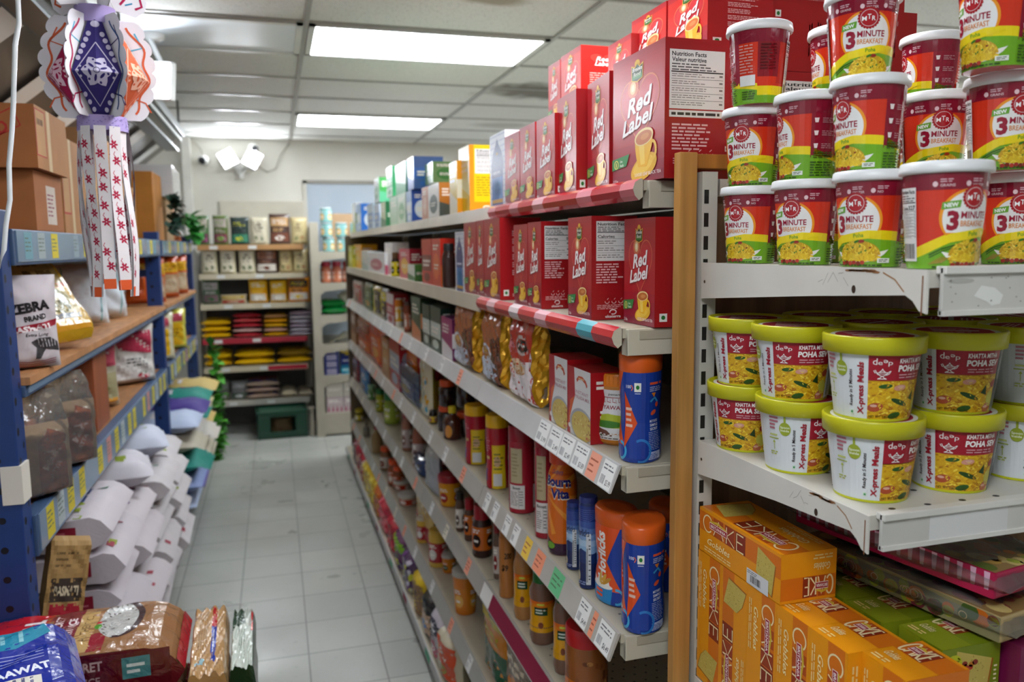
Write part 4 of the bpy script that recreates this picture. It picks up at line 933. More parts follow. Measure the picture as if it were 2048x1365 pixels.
def beam(z0, z1, ya, yb, tags):
    mb = MB(); mb.box(RX-.03, RX+.008, ya, yb, z0, z1, BB, 'bluepaint', bev=.003); o = mb.build('beam', R_)
    mb = MB(); mb.box(RX+.008, RX+.011, ya+.02, yb-.02, z0+.008, z1-.004, '6F86A0', 'gloss'); a = Art(); a.l = 2; u = .06; r = random.Random(int(z0*77+ya*9)); h = z1-z0-.02
    k = 0
    while u < yb-ya-.2:
        c = tags[k % len(tags)]; w = .07 if z0 > 1.5 else .075
        if c: a.rect(u, .004, w, h, c); a.up(); a.lines(u+.006, h*.3, w-.012, h*.6, 4, '5A6A5A' if c != 'C9B93A' else '8A7A1E', .35, k); a.l -= 1
        u += w+r.uniform(.03, .09); k += 1
    paint(mb, a, plane((RX+.011+EPS, ya+.02, z0+.01), (0, 1, 0), (0, 0, 1)), 'paper'); mb.build('price_strip', o)
for ya, yb in ((RY[0]+.075, RY[1]), (RY[1]+.075, RY[2])):
    beam(1.665, 1.755, ya, yb, ['6C98A4', '9AA6A8', 'D0BE30', None, '8A9AA4', 'D0BE30']); beam(.92, 1.03, ya, yb, ['CABA38', 'A9B4B8', 'CABA38', 'CABA38', None, 'CABA38', 'C48A84'])
    beam(1.335, 1.365, ya, yb, [None]); mb = MB(); mb.box(-1.24, RX+.02, ya+.002, yb-.002, 1.366, 1.386, 'C08A5C', 'wood'); mb.build('plywood_shelf', R_)
    for z in (1.735, 1.01): mb = MB(); mb.box(-1.24, RX-.03, ya+.002, yb-.002, z, z+.018, 'A87448', 'wood'); mb.build('plywood_shelf', R_)
    mb = MB(); mb.box(-1.24, RX-.005, ya+.002, yb-.002, .06, .10, '22345C', 'bluepaint'); mb.build('bottom_deck', R_)
mb = MB(); mb.box(-1.262, -1.251, RY[0], RY[2]+.075, .02, 1.80, '4C5058', 'paint'); mb.build('back_board', R_)
mb = MB(); M = Matrix.Translation((RX+.001, RY[0]+.03, 1.13)); mb.box(-.04, .006, -.035, .03, -.045, .05, 'D8D4C8', 'paper', M); tag(mb.build('torn_label'), 'torn white paper label stuck on the near blue rack upright', 'label')

# ------------------------------------------------------------------ shelves against the back wall
B_ = thing('wall_shelving', 'cream shelf unit of food pouches against the back wall', 'shelving', (0, 0, 0))
BZ = [(1.735, 'B98A58'), (1.475, 'CFC3A8'), (1.205, 'CFC3A8'), (.893, 'B22A3C'), (.632, 'CFC3A8'), (.318, 'BDB9AE')]
mb = MB(); mb.box(-.66, .27, 8.12, 8.14, .0, 1.75, '4A4640', 'paint'); mb.build('back_panel', B_)
for x in (-.655, .262):
    mb = MB(); mb.box(x-.012, x+.012, 8.06, 8.12, 0, 1.75, 'A8A294', 'paint'); mb.build('upright', B_)
for i, (z, c) in enumerate(BZ):
    mb = MB(); mb.box(-.65, .26, 7.62, 8.10, z-.03, z, 'B8B09C', 'paint'); s = mb.build('shelf', B_)
    mb = MB(); mb.box(-.65, .26, 7.605, 7.62, z-.045, z+.003, c, 'paint', bev=.002); a = Art()
    if i == 4: a.rect(.55, .004, .35, .04, 'B22A3C')
    for k in range(2): a.rect(.1+.33*k+.05*(i % 3), .008, .07, .032, 'DCDCD8', l=3)
    paint(mb, a, plane((-.65, 7.605-EPS*2, z-.045), (1, 0, 0), (0, 0, 1)), 'paper'); mb.build('price_rail', s)
for x in (-.62, .24):
    mb = MB(); mb.box(x-.015, x+.015, 7.66, 7.7, 0, .288, 'A8A294', 'paint'); mb.build('leg', B_)
# the narrower beige unit beside it, seen from its end
S_ = thing('side_shelving', 'narrow beige shelf unit with bracketed shelves beside the pouch shelves', 'shelving', (0, 0, 0))
SZ = [1.665, 1.39, 1.10, .84, .555, .21]; sx0, sx1, sy0, sy1 = .305, .86, 7.3, 8.1; CB = 'B4AD9C'
mb = MB(); mb.box(sx0, sx0+.075, sy0, sy0+.05, 0, 1.925, CB, 'paint', bev=.003); mb.build('upright', S_)
mb = MB(); mb.box(sx0, sx0+.075, sy1-.05, sy1, 0, 1.925, CB, 'paint', bev=.003); mb.build('upright', S_)
mb = MB(); mb.box(sx0+.02, sx0+.035, sy0+.05, sy1-.05, .02, 1.9, '8A8474', 'paint'); mb.build('back_panel', S_)
for z in SZ:
    mb = MB(); mb.box(sx0+.075, sx1, sy0+.008, sy1-.008, z-.018, z, 'ABA492', 'paint'); s = mb.build('shelf', S_)
    for y in (sy0+.002, sy1-.006):
        mb = MB(); P = [(sx0+.075, z-.11), (sx0+.11, z-.075), (sx1, z-.03), (sx1, z+.003), (sx0+.075, z+.003)]
        mb.poly([(p, y, q) for p, q in P], CB, 'paint'); mb.poly([(p, y+.004, q) for p, q in P[::-1]], CB, 'paint')
        for (p0, q0), (p1, q1) in zip(P, P[1:]+P[:1]): mb.poly([(p0, y, q0), (p0, y+.004, q0), (p1, y+.004, q1), (p1, y, q1)], CB, 'paint')
        mb.build('bracket', s)
mb = MB(); mb.box(sx0+.075, sx1, sy0+.0, sy0+.03, .02, .16, CB, 'paint', bev=.002); mb.build('kick_board', S_)
# ------------------------------------------------------------------ gondola, top shelf
TF = lambda wt, base='B3222B': (lambda w, h: tea_front(w, h, wt, base=base))
TEA = dict(base='A51A20', name='tea_box', cat='box', group='red tea cartons')
r1 = Row(1, 1.817, .04)
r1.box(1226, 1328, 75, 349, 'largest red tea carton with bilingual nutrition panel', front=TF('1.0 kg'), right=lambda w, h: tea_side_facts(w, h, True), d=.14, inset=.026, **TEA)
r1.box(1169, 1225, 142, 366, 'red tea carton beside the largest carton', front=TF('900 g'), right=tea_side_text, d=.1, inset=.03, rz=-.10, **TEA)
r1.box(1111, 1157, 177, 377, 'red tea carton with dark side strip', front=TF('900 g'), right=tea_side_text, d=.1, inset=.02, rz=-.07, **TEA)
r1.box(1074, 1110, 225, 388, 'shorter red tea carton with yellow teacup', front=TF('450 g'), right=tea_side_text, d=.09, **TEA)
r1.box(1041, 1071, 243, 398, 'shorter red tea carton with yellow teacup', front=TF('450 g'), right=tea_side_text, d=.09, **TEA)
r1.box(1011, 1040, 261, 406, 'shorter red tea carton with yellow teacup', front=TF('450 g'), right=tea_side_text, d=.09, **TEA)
r1.box(981, 1011, 258, 412, 'white patterned carton with dark blue arch', 'DDE3EE', front=arch_art, right=lambda w, h: box_art(w, h, 'DDE3EE', '5A6EAE', 1), d=.10, name='tea_box', top=lambda w, h: box_art(w, h, 'E6E8EC', '8A94B8', 3))
def yfacts(w, h):
    a = Art(); a.rect(0, 0, w, h, 'F0900E'); a.up(); a.rect(w*.08, h*.16, w*.92, h*.84, 'E9C400'); a.up(); a.add(nutrition(w*.84, h*.36, ('Nutrition Facts',), 4), w*.1, h*.58, dl=a.l)
    a.lines(w*.12, h*.24, w*.7, h*.3, 8, '9A7A10', .35, 4); a.ring(w*.3, h*.08, w*.06, h*.02, w*.02, 'F8EAD0', 12); a.bars(w*.7, h*.03, w*.22, h*.1); return a
r1.box(919, 940, 288, 414, 'tall yellow tea carton with orange side', 'EFA21C', front=lambda w, h: box_art(w, h, 'EBDF98', 'E9C400', 2, 3), right=yfacts, d=.2, inset=.03, rcol='F0900E', name='tea_box')
r1.box(900, 915, 320, 420, 'slim yellow tea carton', 'E8C81C', 'F4EFD8', 2, d=.1, rcol='F0A020', name='tea_box')
r1.box(857, 879, 364, 430, 'small white carton with brown side', 'ECECEC', '3E5A5E', 1, d=.1, rcol='B9772F', name='tea_box')
r1.box(845, 856, 372, 436, 'small pink carton', 'D89A84', 'EBC4B4', 1, d=.1, name='tea_box')
r1.box(814, 824, 380, 441, 'small deep blue carton', '9CB8E0', 'DCE8F4', 0, d=.1, rcol='1B55B4', name='tea_box')
r1.box(796, 812, 384, 446, 'small pale green and white carton', 'C9DCCB', '7FB58C', 1, d=.1, name='tea_box')
r1.box(781, 795, 390, 449, 'small pale green and white carton', 'C2DAC6', '7FB58C', 3, d=.1, name='tea_box')
r1.box(762, 772, 402, 453, 'small cream and dark green carton', 'CBD2A8', '2F7A52', 2, d=.1, rcol='2A7048', name='tea_box')
r1.box(749, 760, 406, 457, 'small white and light blue carton', 'BFD0E8', '5A94D8', 0, d=.1, name='tea_box')
r1.box(736, 747, 405, 460, 'small white and light blue carton', 'C4D6EA', '5A94D8', 0, d=.1, name='tea_box')
r1.box(715, 723, 406, 464, 'small bright blue carton', '8EB0DC', 'DCE8F4', 0, d=.16, rcol='1C6FD0', name='tea_box')
r1.box(706, 712, 404, 467, 'small white and olive carton', 'E4E4DC', 'A9B428', 2, d=.06, name='tea_box')
# second layer on the small cartons
def stack(row, l, r, pyt, pyb, dx, look, base, accent, kind, d, rcol=None, front=None, right=None, name='tea_box', top=None):
    a, b = gat(l, pyb, dx), gat(r, pyb, dx); zb = gat(r, pyb, dx).z; zt = gat(r, pyt, dx).z; w, h = a.y-b.y, zt-zb
    mb = box_mb(w, d, h, rcol or base, front(w, h) if front else box_art(w, h, base, accent, kind, int(l)), right(d, h) if right else box_art(d, h, rcol or base, accent, (kind+1) % 3, int(r)), top)
    o = mb.build(name); o.location = gp((a.y+b.y)/2, dx, zb); o.rotation_euler = (0, 0, -pi/2+GROT); return tag(o, look, 'box', 'cartons stacked on the top shelf')
stack(r1, 816, 828, 311, 377, .055, 'blue and white carton stacked above the small cartons', 'D4DCE8', '2C64BC', 2, .14, '3A62A8')
stack(r1, 792, 812, 320, 384, .055, 'white carton with green side stacked left of the blue stacked carton', 'D8E8DC', '3F9A6A', 2, .12, '2C8A5E')
stack(r1, 774, 785, 330, 392, .055, 'white and green carton stacked third in the upper layer', 'DCE8E0', '3F9A6A', 0, .12, '3A9060')
stack(r1, 749, 759, 353, 404, .055, 'pale carton with green side stacked at the far end of the upper layer', 'C8D4D8', '5AA880', 1, .15, '3E9048')
stack(r1, 851, 866, 322, 365, .09, 'green topped carton stacked behind the blue stacked carton', '6A9A62', '2F7A32', 0, .12, '5E8A50')
# tall red stacks at the back of the top shelf, each standing on a hidden carton
UND = {1097: 'the far end of the back stack', 1122: 'the back stack carton with a small heart', 1216: 'the back stack carton left of the top pair', 1263: 'the left carton of the top pair', 1335: 'the right carton of the top pair'}
def back_stack(l, r, pyt, pyb, dx, look, side=tea_side_text, d=.12, under=True, sidew=None, front=None):
    a, b = gat(l, pyb, dx), gat(r, pyb, dx); zb = b.z; zt = gat(r, pyt, dx).z; w = a.y-b.y; z0 = 1.816
    rows = [(zb, zt-zb, look)]
    if under and zb-z0 > .03: rows.insert(0, (z0, zb-z0-.001, 'red tea carton hidden underneath '+UND[int(l)]))
    for z, h, lk in rows:
        mb = box_mb(w-.002, d, h, 'B81E1C', tea_front(w-.002, h, '900 g', base='C4261E') if not front or z == z0 else front(w, h), side(d, h))
        o = mb.build('tea_box'); o.location = gp((a.y+b.y)/2, dx, z); o.rotation_euler = (0, 0, -pi/2+GROT); tag(o, lk, 'box', 'red tea cartons')
back_stack(1097, 1121, 118, 240, .17, 'red tea carton at the far end of the tall back stack')
back_stack(1122, 1162, 89, 215, .165, 'red tea carton in the back stack, with small heart on its side', tea_side_heart)
back_stack(1216, 1262, 66, 190, .17, 'red tea carton in the back stack, just left of the top pair')
back_stack(1263, 1332, 2, 120, .19, 'red tea carton high in the back stack, left of the top pair')
back_stack(1335, 1415, -48, 90, .19, 'red tea carton high in the back stack, nearest the end display', d=.14)
def carton_front(w, h):
    a = Art(); a.rect(0, 0, w, h, 'C8281E'); a.up(); a.txt('Red', w*.5, h*.5, h*.12, 'F8F0EC', w=w*.3, sh=.3); a.ell(w*.3, h*.35, w*.08, h*.1, 'E09A34', 12); a.lines(w*.5, h*.72, w*.4, h*.14, 2, 'F0C0B0', .5); return a
def carton_text(w, h):
    a = Art(); a.rect(0, 0, w, h, 'A6191D'); a.up(); a.rect(w*.07, h*.78, w*.035, h*.1, 'E8E4E0'); a.up(); a.ell(w*.0875, h*.83, w*.01, h*.03, '2E7A38', 10)
    r = random.Random(2)
    for k in range(11): x = w*(.28+.055*k); L = h*r.uniform(.35, .52); q = Art(); q.lines(0, 0, L, w*.03, 2, 'E0A4A4', .5, k, .1); a.add(q, x+w*.03, h*.75-L, rot=90)
    return a
def big_case(x0, x1, y0, y1, z0, z1, look, left, front):
    mb = box_mb(x1-x0, y1-y0, z1-z0, 'AC1A1E', front(x1-x0, z1-z0), None, None, left(y1-y0, z1-z0)); o = mb.build('tea_case'); o.location = ((x0+x1)/2, y0, z0); tag(o, look, 'case', 'red tea cases on the top shelf')
ca = at(1496, 117, y=1.42); cb_ = at(1690, 117, y=1.42)
zc = at(1496, 117, y=1.42).z; zt = at(1496, 8, y=1.42).z
big_case(.93, .93+.34, 1.40, 1.58, 1.817, 2.035, 'dark red tea case with nutrition label behind the white lidded cups', carton_front, lambda w, h: tea_side_facts(w, h, True))
big_case(.925, .925+.36, 1.40, 1.62, 2.036, 2.165, 'wide red tea case with rows of vertical text above the cups', carton_front, carton_text)
big_case(.93, .93+.34, 1.42, 1.62, 2.166, 2.29, 'red tea case topmost behind the white lidded cups', carton_front, lambda w, h: tea_side_facts(w, h, True))

# ------------------------------------------------------------------ second shelf
r2 = Row(2, 1.549, 0)
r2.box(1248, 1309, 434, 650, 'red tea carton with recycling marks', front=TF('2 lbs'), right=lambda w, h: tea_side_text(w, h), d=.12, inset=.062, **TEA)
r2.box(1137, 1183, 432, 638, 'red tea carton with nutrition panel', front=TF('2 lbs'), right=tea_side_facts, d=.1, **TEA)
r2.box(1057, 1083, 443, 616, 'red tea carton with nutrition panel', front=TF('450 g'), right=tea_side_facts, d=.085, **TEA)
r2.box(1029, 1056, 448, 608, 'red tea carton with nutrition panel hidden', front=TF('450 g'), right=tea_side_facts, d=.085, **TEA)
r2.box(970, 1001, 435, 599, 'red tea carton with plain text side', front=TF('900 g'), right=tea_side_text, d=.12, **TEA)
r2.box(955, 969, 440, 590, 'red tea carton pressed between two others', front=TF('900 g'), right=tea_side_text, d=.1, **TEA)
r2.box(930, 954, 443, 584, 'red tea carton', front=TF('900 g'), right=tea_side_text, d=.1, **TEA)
r2.box(912, 929, 463, 578, 'white patterned carton with blue arch', 'DDE3EE', front=arch_art, d=.1, name='tea_box')
r2.jar(884, 911, 487, 572, 'dark brown coffee jar with black lid', '3A2420', '2A2628', .14, 'jar', .78, name='coffee_jar')
r2.box(865, 882, 477, 569, 'orange red carton', 'CE2A18', 'E2641E', 1, d=.1)
r2.box(845, 864, 478, 566, 'bright red carton with black label', 'C8221C', '7A1414', 0, d=.1)
r2.box(816, 830, 530, 561, 'small green and white carton', 'DCE4E0', '2F7A44', 2, d=.06, rcol='3E7A34')
r2.box(800, 820, 498, 556, 'pink and red carton', 'D0566A', 'E8B84A', 1, d=.08, rcol='A81C30', inset=.03)
r2.jar(782, 799, 505, 555, 'yellow labelled jar with brown cap', '3A2A1A', '6A4A2A', .25, 'jar', .7, base='E8D82A', accent='1E1C14', v=(.05, .8), inset=.005, name='spice_jar')
r2.box(771, 786, 485, 552, 'tall white carton with red script', 'E2DEDE', 'C03A44', 3, d=.09, inset=.03)
r2.box(738, 770, 506, 549, 'wide white carton with red lettering', 'E4E4E8', 'C25A78', 1, d=.09)
r2.box(724, 737, 502, 545, 'white carton', 'E2E6E4', 'B8D0CC', 2, d=.09)
r2.box(709, 723, 489, 545, 'orange yellow carton', 'EFA81C', 'F4C850', 1, d=.12, inset=.04)
r2.box(696, 707, 492, 542, 'yellow green carton', 'B2B42A', 'D8D452', 1, d=.1)

# ------------------------------------------------------------------ third shelf
r3 = Row(3, 1.290, 0)
HK = dict(name='malt_drink_jar', cat='jar')
def hjar(row, l, r, pyt, pyb, look, inset, turn):
    y, rad, h, i = row.round(l, r, pyt, pyb, inset); k = h/.195; P = [(a*.0385, b*.163) for a, b in SHAPES['waist']]
    mb = MB(); M = Matrix.Diagonal((1.34, .98, 1, 1)); mb.lathe(P, '1B3FA0', 'gloss', 44, M=M)
    f = wrap(P, .042); paint(mb, horlicks_art(), lambda u, v, o: M @ f(u, v, o), 'gloss', du=.008, dv=.008)
    lb = MB(); lb.lathe([(.0375, .161), (.039, .163), (.0395, .19), (.036, .1955), (.02, .1945), (0, .1945)], 'E2601A', 'plastic', 44, M=M, cap1=False)
    for q in (mb, lb): q.v = [(x*k, yy*k, z*k) for x, yy, z in q.v]
    kd = Kind('malt_drink_jar', 'jar', [('jar_body', mb), ('lid', lb)], None, 'blue malt drink jars with orange lids')
    return kd.put(gp(y, row.dx+i, row.z), (0, 0, -pi/2+GROT+turn), row.name(look))
hjar(r3, 1232, 1330, 703, 923, 'oval blue malt drink jar with orange lid', .022, radians(-38))
def chy(rad, h):
    a = Art(); L = pi*rad; a.rect(-L, h*.04, 2*L, h*.88, 'DCDCDE'); a.up()
    a.rect(-L, 0, 2*L, h*.1, 'C07828'); a.poly([(-L, h*.3), (-L*.5, h*.5), (-L*.1, h*.46), (L*.2, h*.53), (L*.6, h*.48), (L, h*.5), (L, h*.34), (L*.3, h*.3)], 'A9B82A'); a.up()
    a.ell(L*.2, h*.36, L*.22, h*.06, '3E7A22', 16); a.ell(-L*.18, h*.27, L*.2, h*.06, '23402C', 16, rot=-.5); a.poly([(-L*.2, h*.36), (L*.2, h*.26), (L*.3, h*.16), (0, h*.18)], '6A4030'); a.up()
    for k in range(7): a.ell(-L*.3+L*.07*k, h*(.17+.02*(k % 3)), L*.035, h*.022, ('2A4A22', '3A3A22')[k % 2], 8)
    for k in range(12): a.ell(L*(.05+.03*k), h*(.16+.05*((k*7) % 5)/5), L*.02, h*.012, 'E8E8E4', 6)
    for x in (.33, -.6):
        a.txt('CHYAWANPRASH', L*x+L*.02, h*.6, h*.065, '8E2032', w=L*.78, b=.02); a.txt('patanjali', L*x, h*.83, h*.04, '5A5A54', w=L*.3, sh=.2)
        a.rect(L*x-L*.3, h*.785, L*.6, h*.012, 'A02438')
        for k in range(6): a.path([(L*x-L*.27+L*.1*k, h*.78), (L*x-L*.27+L*.1*k, h*.72), (L*x-L*.2+L*.1*k, h*.71), (L*x-L*.22+L*.1*k, h*.75)], h*.012, 'A02438')
    a.lines(-L*.6, h*.11, L*1.2, h*.03, 1, '5A4A3A', .6, 2, .05); return a
r3.jar(1189, 1287, 744, 900, 'hourglass herbal paste jar with ridged orange lid', 'C07828', 'E8861C', .15, 'gourd', .82, art=chy, name='herbal_paste_jar', ridges=True, inset=.03)
def palada(w, h):
    a = Art(); a.rect(0, 0, w, h, 'B01C22'); a.up(); a.poly([(w*.3, h), (w, h), (w, 0), (w*.12, 0), (w*.1, h*.25), (w*.34, h*.6)], 'E0DEDE'); a.poly([(0, h*.1), (w*.1, h*.2), (w*.3, h*.58), (w*.12, h*.5)], 'D9621C'); a.up()
    a.ell(w*.62, h*.2, w*.5, h*.24, 'A8ACB4', 26); a.up(); a.ell(w*.64, h*.19, w*.46, h*.21, 'D2B85A', 26); a.up(); r = random.Random(3)
    for i in range(26): a.ell(w*r.uniform(.3, .98), h*r.uniform(.03, .36), w*.03, h*.012, r.choice(('9A4A24', 'C8882E', 'E8D68A')), 7, rot=r.random()*3)
    a.path([(w*.42, h*.82), (w*.5, h*.87), (w*.65, h*.88), (w*.8, h*.84), (w*.86, h*.78)], h*.05, 'C84A1A'); a.up(); a.lines(w*.5, h*.855, w*.25, h*.02, 1, 'F4D8A0', .8)
    a.txt('INSTANT', w*.64, h*.64, h*.05, 'C49AA4', w=w*.55); a.txt('PALADA MIX', w*.66, h*.57, h*.05, 'B8808C', w=w*.6); a.txt('MIX', w*.9, h*.03, h*.05, 'C0301C', w=w*.16); a.ell(w*.1, h*.12, w*.07, h*.035, 'ECE4E4', 12)
    a.clip(0, w, 0, h); return a
r3.box(1136, 1181, 747, 888, 'red dessert mix carton with bowl picture', 'A8181E', front=palada, right=lambda w, h: box_art(w, h, 'AE1820', 'A41A20', 1, 4), d=.085, name='dessert_mix_box', group='dessert mix cartons')
r3.box(1099, 1135, 721, 857, 'red dessert mix carton with bowl picture', 'A8181E', front=palada, right=lambda w, h: box_art(w, h, 'AE1820', 'A41A20', 1, 4), d=.085, name='dessert_mix_box', group='dessert mix cartons')
r3.jar(1068, 1104, 700, 828, 'empty looking clear plastic bottle', 'B9B9B6', '8A8A88', .1, 'bottle', .42, mat='bottle', name='clear_bottle', cat='bottle', inset=.03)
CB_ = dict(side='F2B632', smat='foil', brick=True, d=.055, name='coffee_bag', group='coffee bags with gold foil sides', pinch=.2, wr=.008)
r3.bag(1020, 1062, 634, 806, 'red coffee bag with NEW badge', 'C23A2A', art=lambda w, h: bean_art(w, h, True), **CB_)
r3.bag(965, 1000, 622, 768, 'brown gold sided coffee bag', 'B4693C', art=lambda w, h: bean_art(w, h), **CB_)
r3.bag(910, 944, 612, 730, 'brown gold sided coffee bag', 'B4693C', art=lambda w, h: bean_art(w, h), **CB_)
r3.box(884, 905, 640, 706, 'white and purple coffee carton', 'A02A70', 'E8E4EA', 2, d=.07, rcol='6A1E5A')
r3.box(862, 882, 618, 694, 'dark green carton with white band', '24463C', 'C8D8D0', 0, d=.07, rcol='1E3A30')
r3.box(846, 860, 612, 684, 'dark green carton with white band', '24463C', 'C8D8D0', 0, d=.07, rcol='1E3A30')
r3.box(824, 842, 598, 672, 'tall dark green carton', '2A5A46', 'D88A5A', 2, d=.07, rcol='2A3A22')
r3.jar(808, 822, 604, 662, 'slim jar with brown label', '8A4A34', '5A3A30', .12, 'cyl', .95, base='C8765A', accent='E8DCD0')
r3.jar(790, 806, 600, 652, 'jar with orange lid and yellow label', 'E2DED2', 'D8801E', .22, 'cyl', 1, base='DDA62A', accent='F0E8D0', v=(.25, .98))
r3.box(774, 788, 590, 645, 'red and white carton', 'D8D0D4', 'B02A3A', 0, d=.08, rcol='A01C2A')
r3.bag(760, 773, 580, 640, 'dark pouch with yellow edge', '1E1C16', 'D8C81C', d=.04, kind='bands', c=('D8C81C', '3A3420', 'E8E0C0'))
r3.bag(744, 759, 575, 634, 'black and yellow pouch', 'D8C81C', '2A2418', d=.04, kind='side', c=('1E1A12', '8A7A1E', 'F0E8C8'))
r3.bag(726, 743, 570, 628, 'dark green pouch with orange edge', '1F5A24', 'C8862A', d=.04, kind='side', c=('2A6A2A', 'C8862A', 'E8E4D0'))
r3.bag(704, 722, 566, 620, 'pink and grey pouch', 'B8A8A0', '2A2A30', d=.04, kind='side', c=('B23A4A', '4A3A34', 'F0E8E4'))
# ------------------------------------------------------------------ fourth shelf
r4 = Row(4, .961, 0)
hjar(r4, 1240, 1334, 1037, 1263, 'oval blue malt drink jar with orange lid', .022, radians(-38))
hjar(r4, 1186, 1279, 1013, 1225, 'oval blue jar with large sideways lettering', .014, radians(12))
def hjar_back():
    o = hjar(r4, 1290, 1372, 1005, 1175, 'half hidden oval blue malt drink jar', .15, radians(-20))
hjar_back()
def bluecan(rad, h):
    a = Art(); L = pi*rad; a.rect(-L, h*.02, 2*L, h*.4, '1D2B5A'); a.rect(-L, h*.4, 2*L, h*.35, '8FB2D6'); a.rect(-L, h*.75, 2*L, h*.22, '2A3D86'); a.up()
    for k, c in enumerate(('A9C6E2', '7C9CCA', '5A78B4', '3E5AA0')): a.rect(-L, h*(.5+.07*k), 2*L, h*.08, c)
    for k in range(6): a.path([(-L, h*(.8+.025*k)), (-L*.3, h*(.82+.02*k)), (L*.4, h*(.8+.025*k)), (L, h*.9)], h*.005, '5A6EB0')
    a.up(); a.poly([(-L, h*.4), (-L*.6, h*.46), (-L*.2, h*.4), (L*.1, h*.47), (L*.5, h*.41), (L, h*.45), (L, h*.3), (-L, h*.3)], '22366A'); a.up()
    for x in (-.75, .1): a.txt('Horlicks', L*x+L*.05, h*.62, h*.085, '1A1E3A', w=L*.5)
    a.lines(-L*.4, h*.55, L*.5, h*.04, 1, 'DCE6F4', .5); a.ell(L*.0, h*.14, L*.07, h*.06, 'C8B89A', 12); a.lines(-L*.1, h*.04, L*.4, h*.05, 2, '8A9AC8', .5); a.rect(L*.3, h*.05, L*.16, h*.6, 'D4D6DA'); a.up(); a.bars(L*.31, h*.08, L*.05, h*.4, seed=2); a.lines(L*.38, h*.1, L*.07, h*.5, 14, '4A4A50', .4); return a
r4.jar(1158, 1196, 992, 1187, 'blue malt drink tin with pale sky band', '22346A', '28357A', .06, 'cyl', .97, art=bluecan, name='malt_drink_tin', cat='tin', inset=.01)
r4.jar(1133, 1165, 1003, 1152, 'blue malt drink tin with pale sky band', '22346A', '28357A', .06, 'cyl', .97, art=bluecan, name='malt_drink_tin', cat='tin', inset=.02)
def bourn(rad, h):
    a = Art(); L = pi*rad; a.rect(-L, 0, 2*L, h, 'D9691A'); a.up()
    for k in range(24):
        t = 2*pi*k/24
        if k % 2: a.poly([(-L*.1, h*.7), (-L*.1+L*.9*cos(t), h*.7+h*.5*sin(t)), (-L*.1+L*.9*cos(t+.13), h*.7+h*.5*sin(t+.13))], 'E89030')
    a.clip(-L, L, 0, h); a.up(); a.rect(-L, 0, 2*L, h*.13, '3A1E3A'); a.poly([(-L*.6, h*.13), (-L*.3, h*.34), (-L*.05, h*.2), (L*.2, h*.13)], '5E2E24'); a.up()
    for x in (.27, -.7):
        for d, c in ((.012, 'F0E4D0'), (0, '24246E')):
            a.txt('Bourn', L*x, h*(.76-d), h*.1, c, w=L*.62, b=.05); a.txt('Vita', L*x+L*.06, h*(.63-d), h*.1, c, w=L*.42, b=.05); a.up()
    a.txt('Cadbury', L*.27, h*.89, h*.04, '5A2A6A', w=L*.3, sh=.25); a.ell(-L*.3, h*.36, L*.14, h*.08, 'C8502A', 16); a.ell(L*.1, h*.1, L*.12, h*.04, '6AA034', 12); a.ell(-L*.1, h*.08, L*.1, h*.035, 'B8286A', 12); return a
r4.jar(1095, 1154, 884, 1110, 'orange chocolate drink jar with dark blue lettering', 'C8551A', 'D2421C', .17, 'jar', .86, art=bourn, name='chocolate_drink_jar', inset=.012)
r4.jar(1083, 1116, 905, 1078, 'plastic jar with red lid, mostly hidden', 'D8B4A4', 'C02A1E', .12, 'jar', .8, base='C85A3A', accent='E8D0C0', v=(.1, .7), inset=.05)
def boost(rad, h):
    a = Art(); L = pi*rad; a.rect(-L, 0, 2*L, h, '96162A'); a.up()
    for x in (.22, -.42, .86):
        a.rect(L*x-L*.12, h*.42, L*.3, h*.48, 'B8AA86'); a.rect(L*x-L*.16, h*.06, L*.4, h*.33, 'DAD6D4'); a.up(); a.txt('Boost', L*x+L*.04, h*.335, h*.035, '3A3434', b=.03); a.lines(L*x-L*.13, h*.1, L*.22, h*.2, 9, '7A7474', .4, 3); a.lines(L*x+L*.11, h*.1, L*.11, h*.22, 6, '8A8484', .4, 4); a.rect(L*x+L*.095, h*.08, L*.006, h*.25, '3A3434'); a.lines(L*x-L*.08, h*.5, L*.2, h*.34, 7, '9A8C68', .35, 5); a.l -= 1
    return a
BO = dict(art=boost, name='malt_powder_jar', shape='cyl', lid_r=1.0)
r4.jar(1069, 1113, 862, 1030, 'dark red malt powder jar with white panel', '9E1A2C', '9A1428', .13, inset=.016, **BO)
r4.jar(1017, 1071, 850, 1018, 'dark red malt powder jar with white panel', '9E1A2C', '9A1428', .16, inset=.01, **BO)
def yred(rad, h):
    a = Art(); L = pi*rad; a.rect(-L, 0, 2*L, h, 'A51426'); a.up()
    for x in (-.55, .45): a.rect(L*x-L*.2, 0, L*.4, h*.72, 'D9B81E'); a.up(); a.lines(L*x-L*.15, h*.3, L*.3, h*.3, 5, '6A6A2A', .4, 2); a.rect(L*x-L*.16, h*.05, L*.24, h*.2, 'D4D2D0'); a.ell(L*x-L*.05, h*.45, L*.1, h*.09, 'C8A07A', 12); a.l -= 1
    a.lines(-L*.25, h*.6, L*.45, h*.25, 6, 'C86A78', .4, 7); a.rect(-L*.2, h*.48, L*.35, h*.05, 'C89A5A'); a.rect(-L*.02, h*.12, L*.08, h*.2, '2A3A8A'); a.rect(-L*.9, h*.72, 2*L*.4, h*.05, 'D8C4C8'); return a
YR = dict(art=yred, name='chocolate_powder_jar', shape='waist', lid_r=1.0, cat='jar')
r4.jar(972, 1018, 828, 997, 'red powder jar with yellow lid', 'A51426', 'E8B410', .17, inset=.008, **YR)
r4.jar(930, 978, 809, 957, 'red powder jar with yellow lid', 'A51426', 'E8B410', .17, inset=.012, **YR)
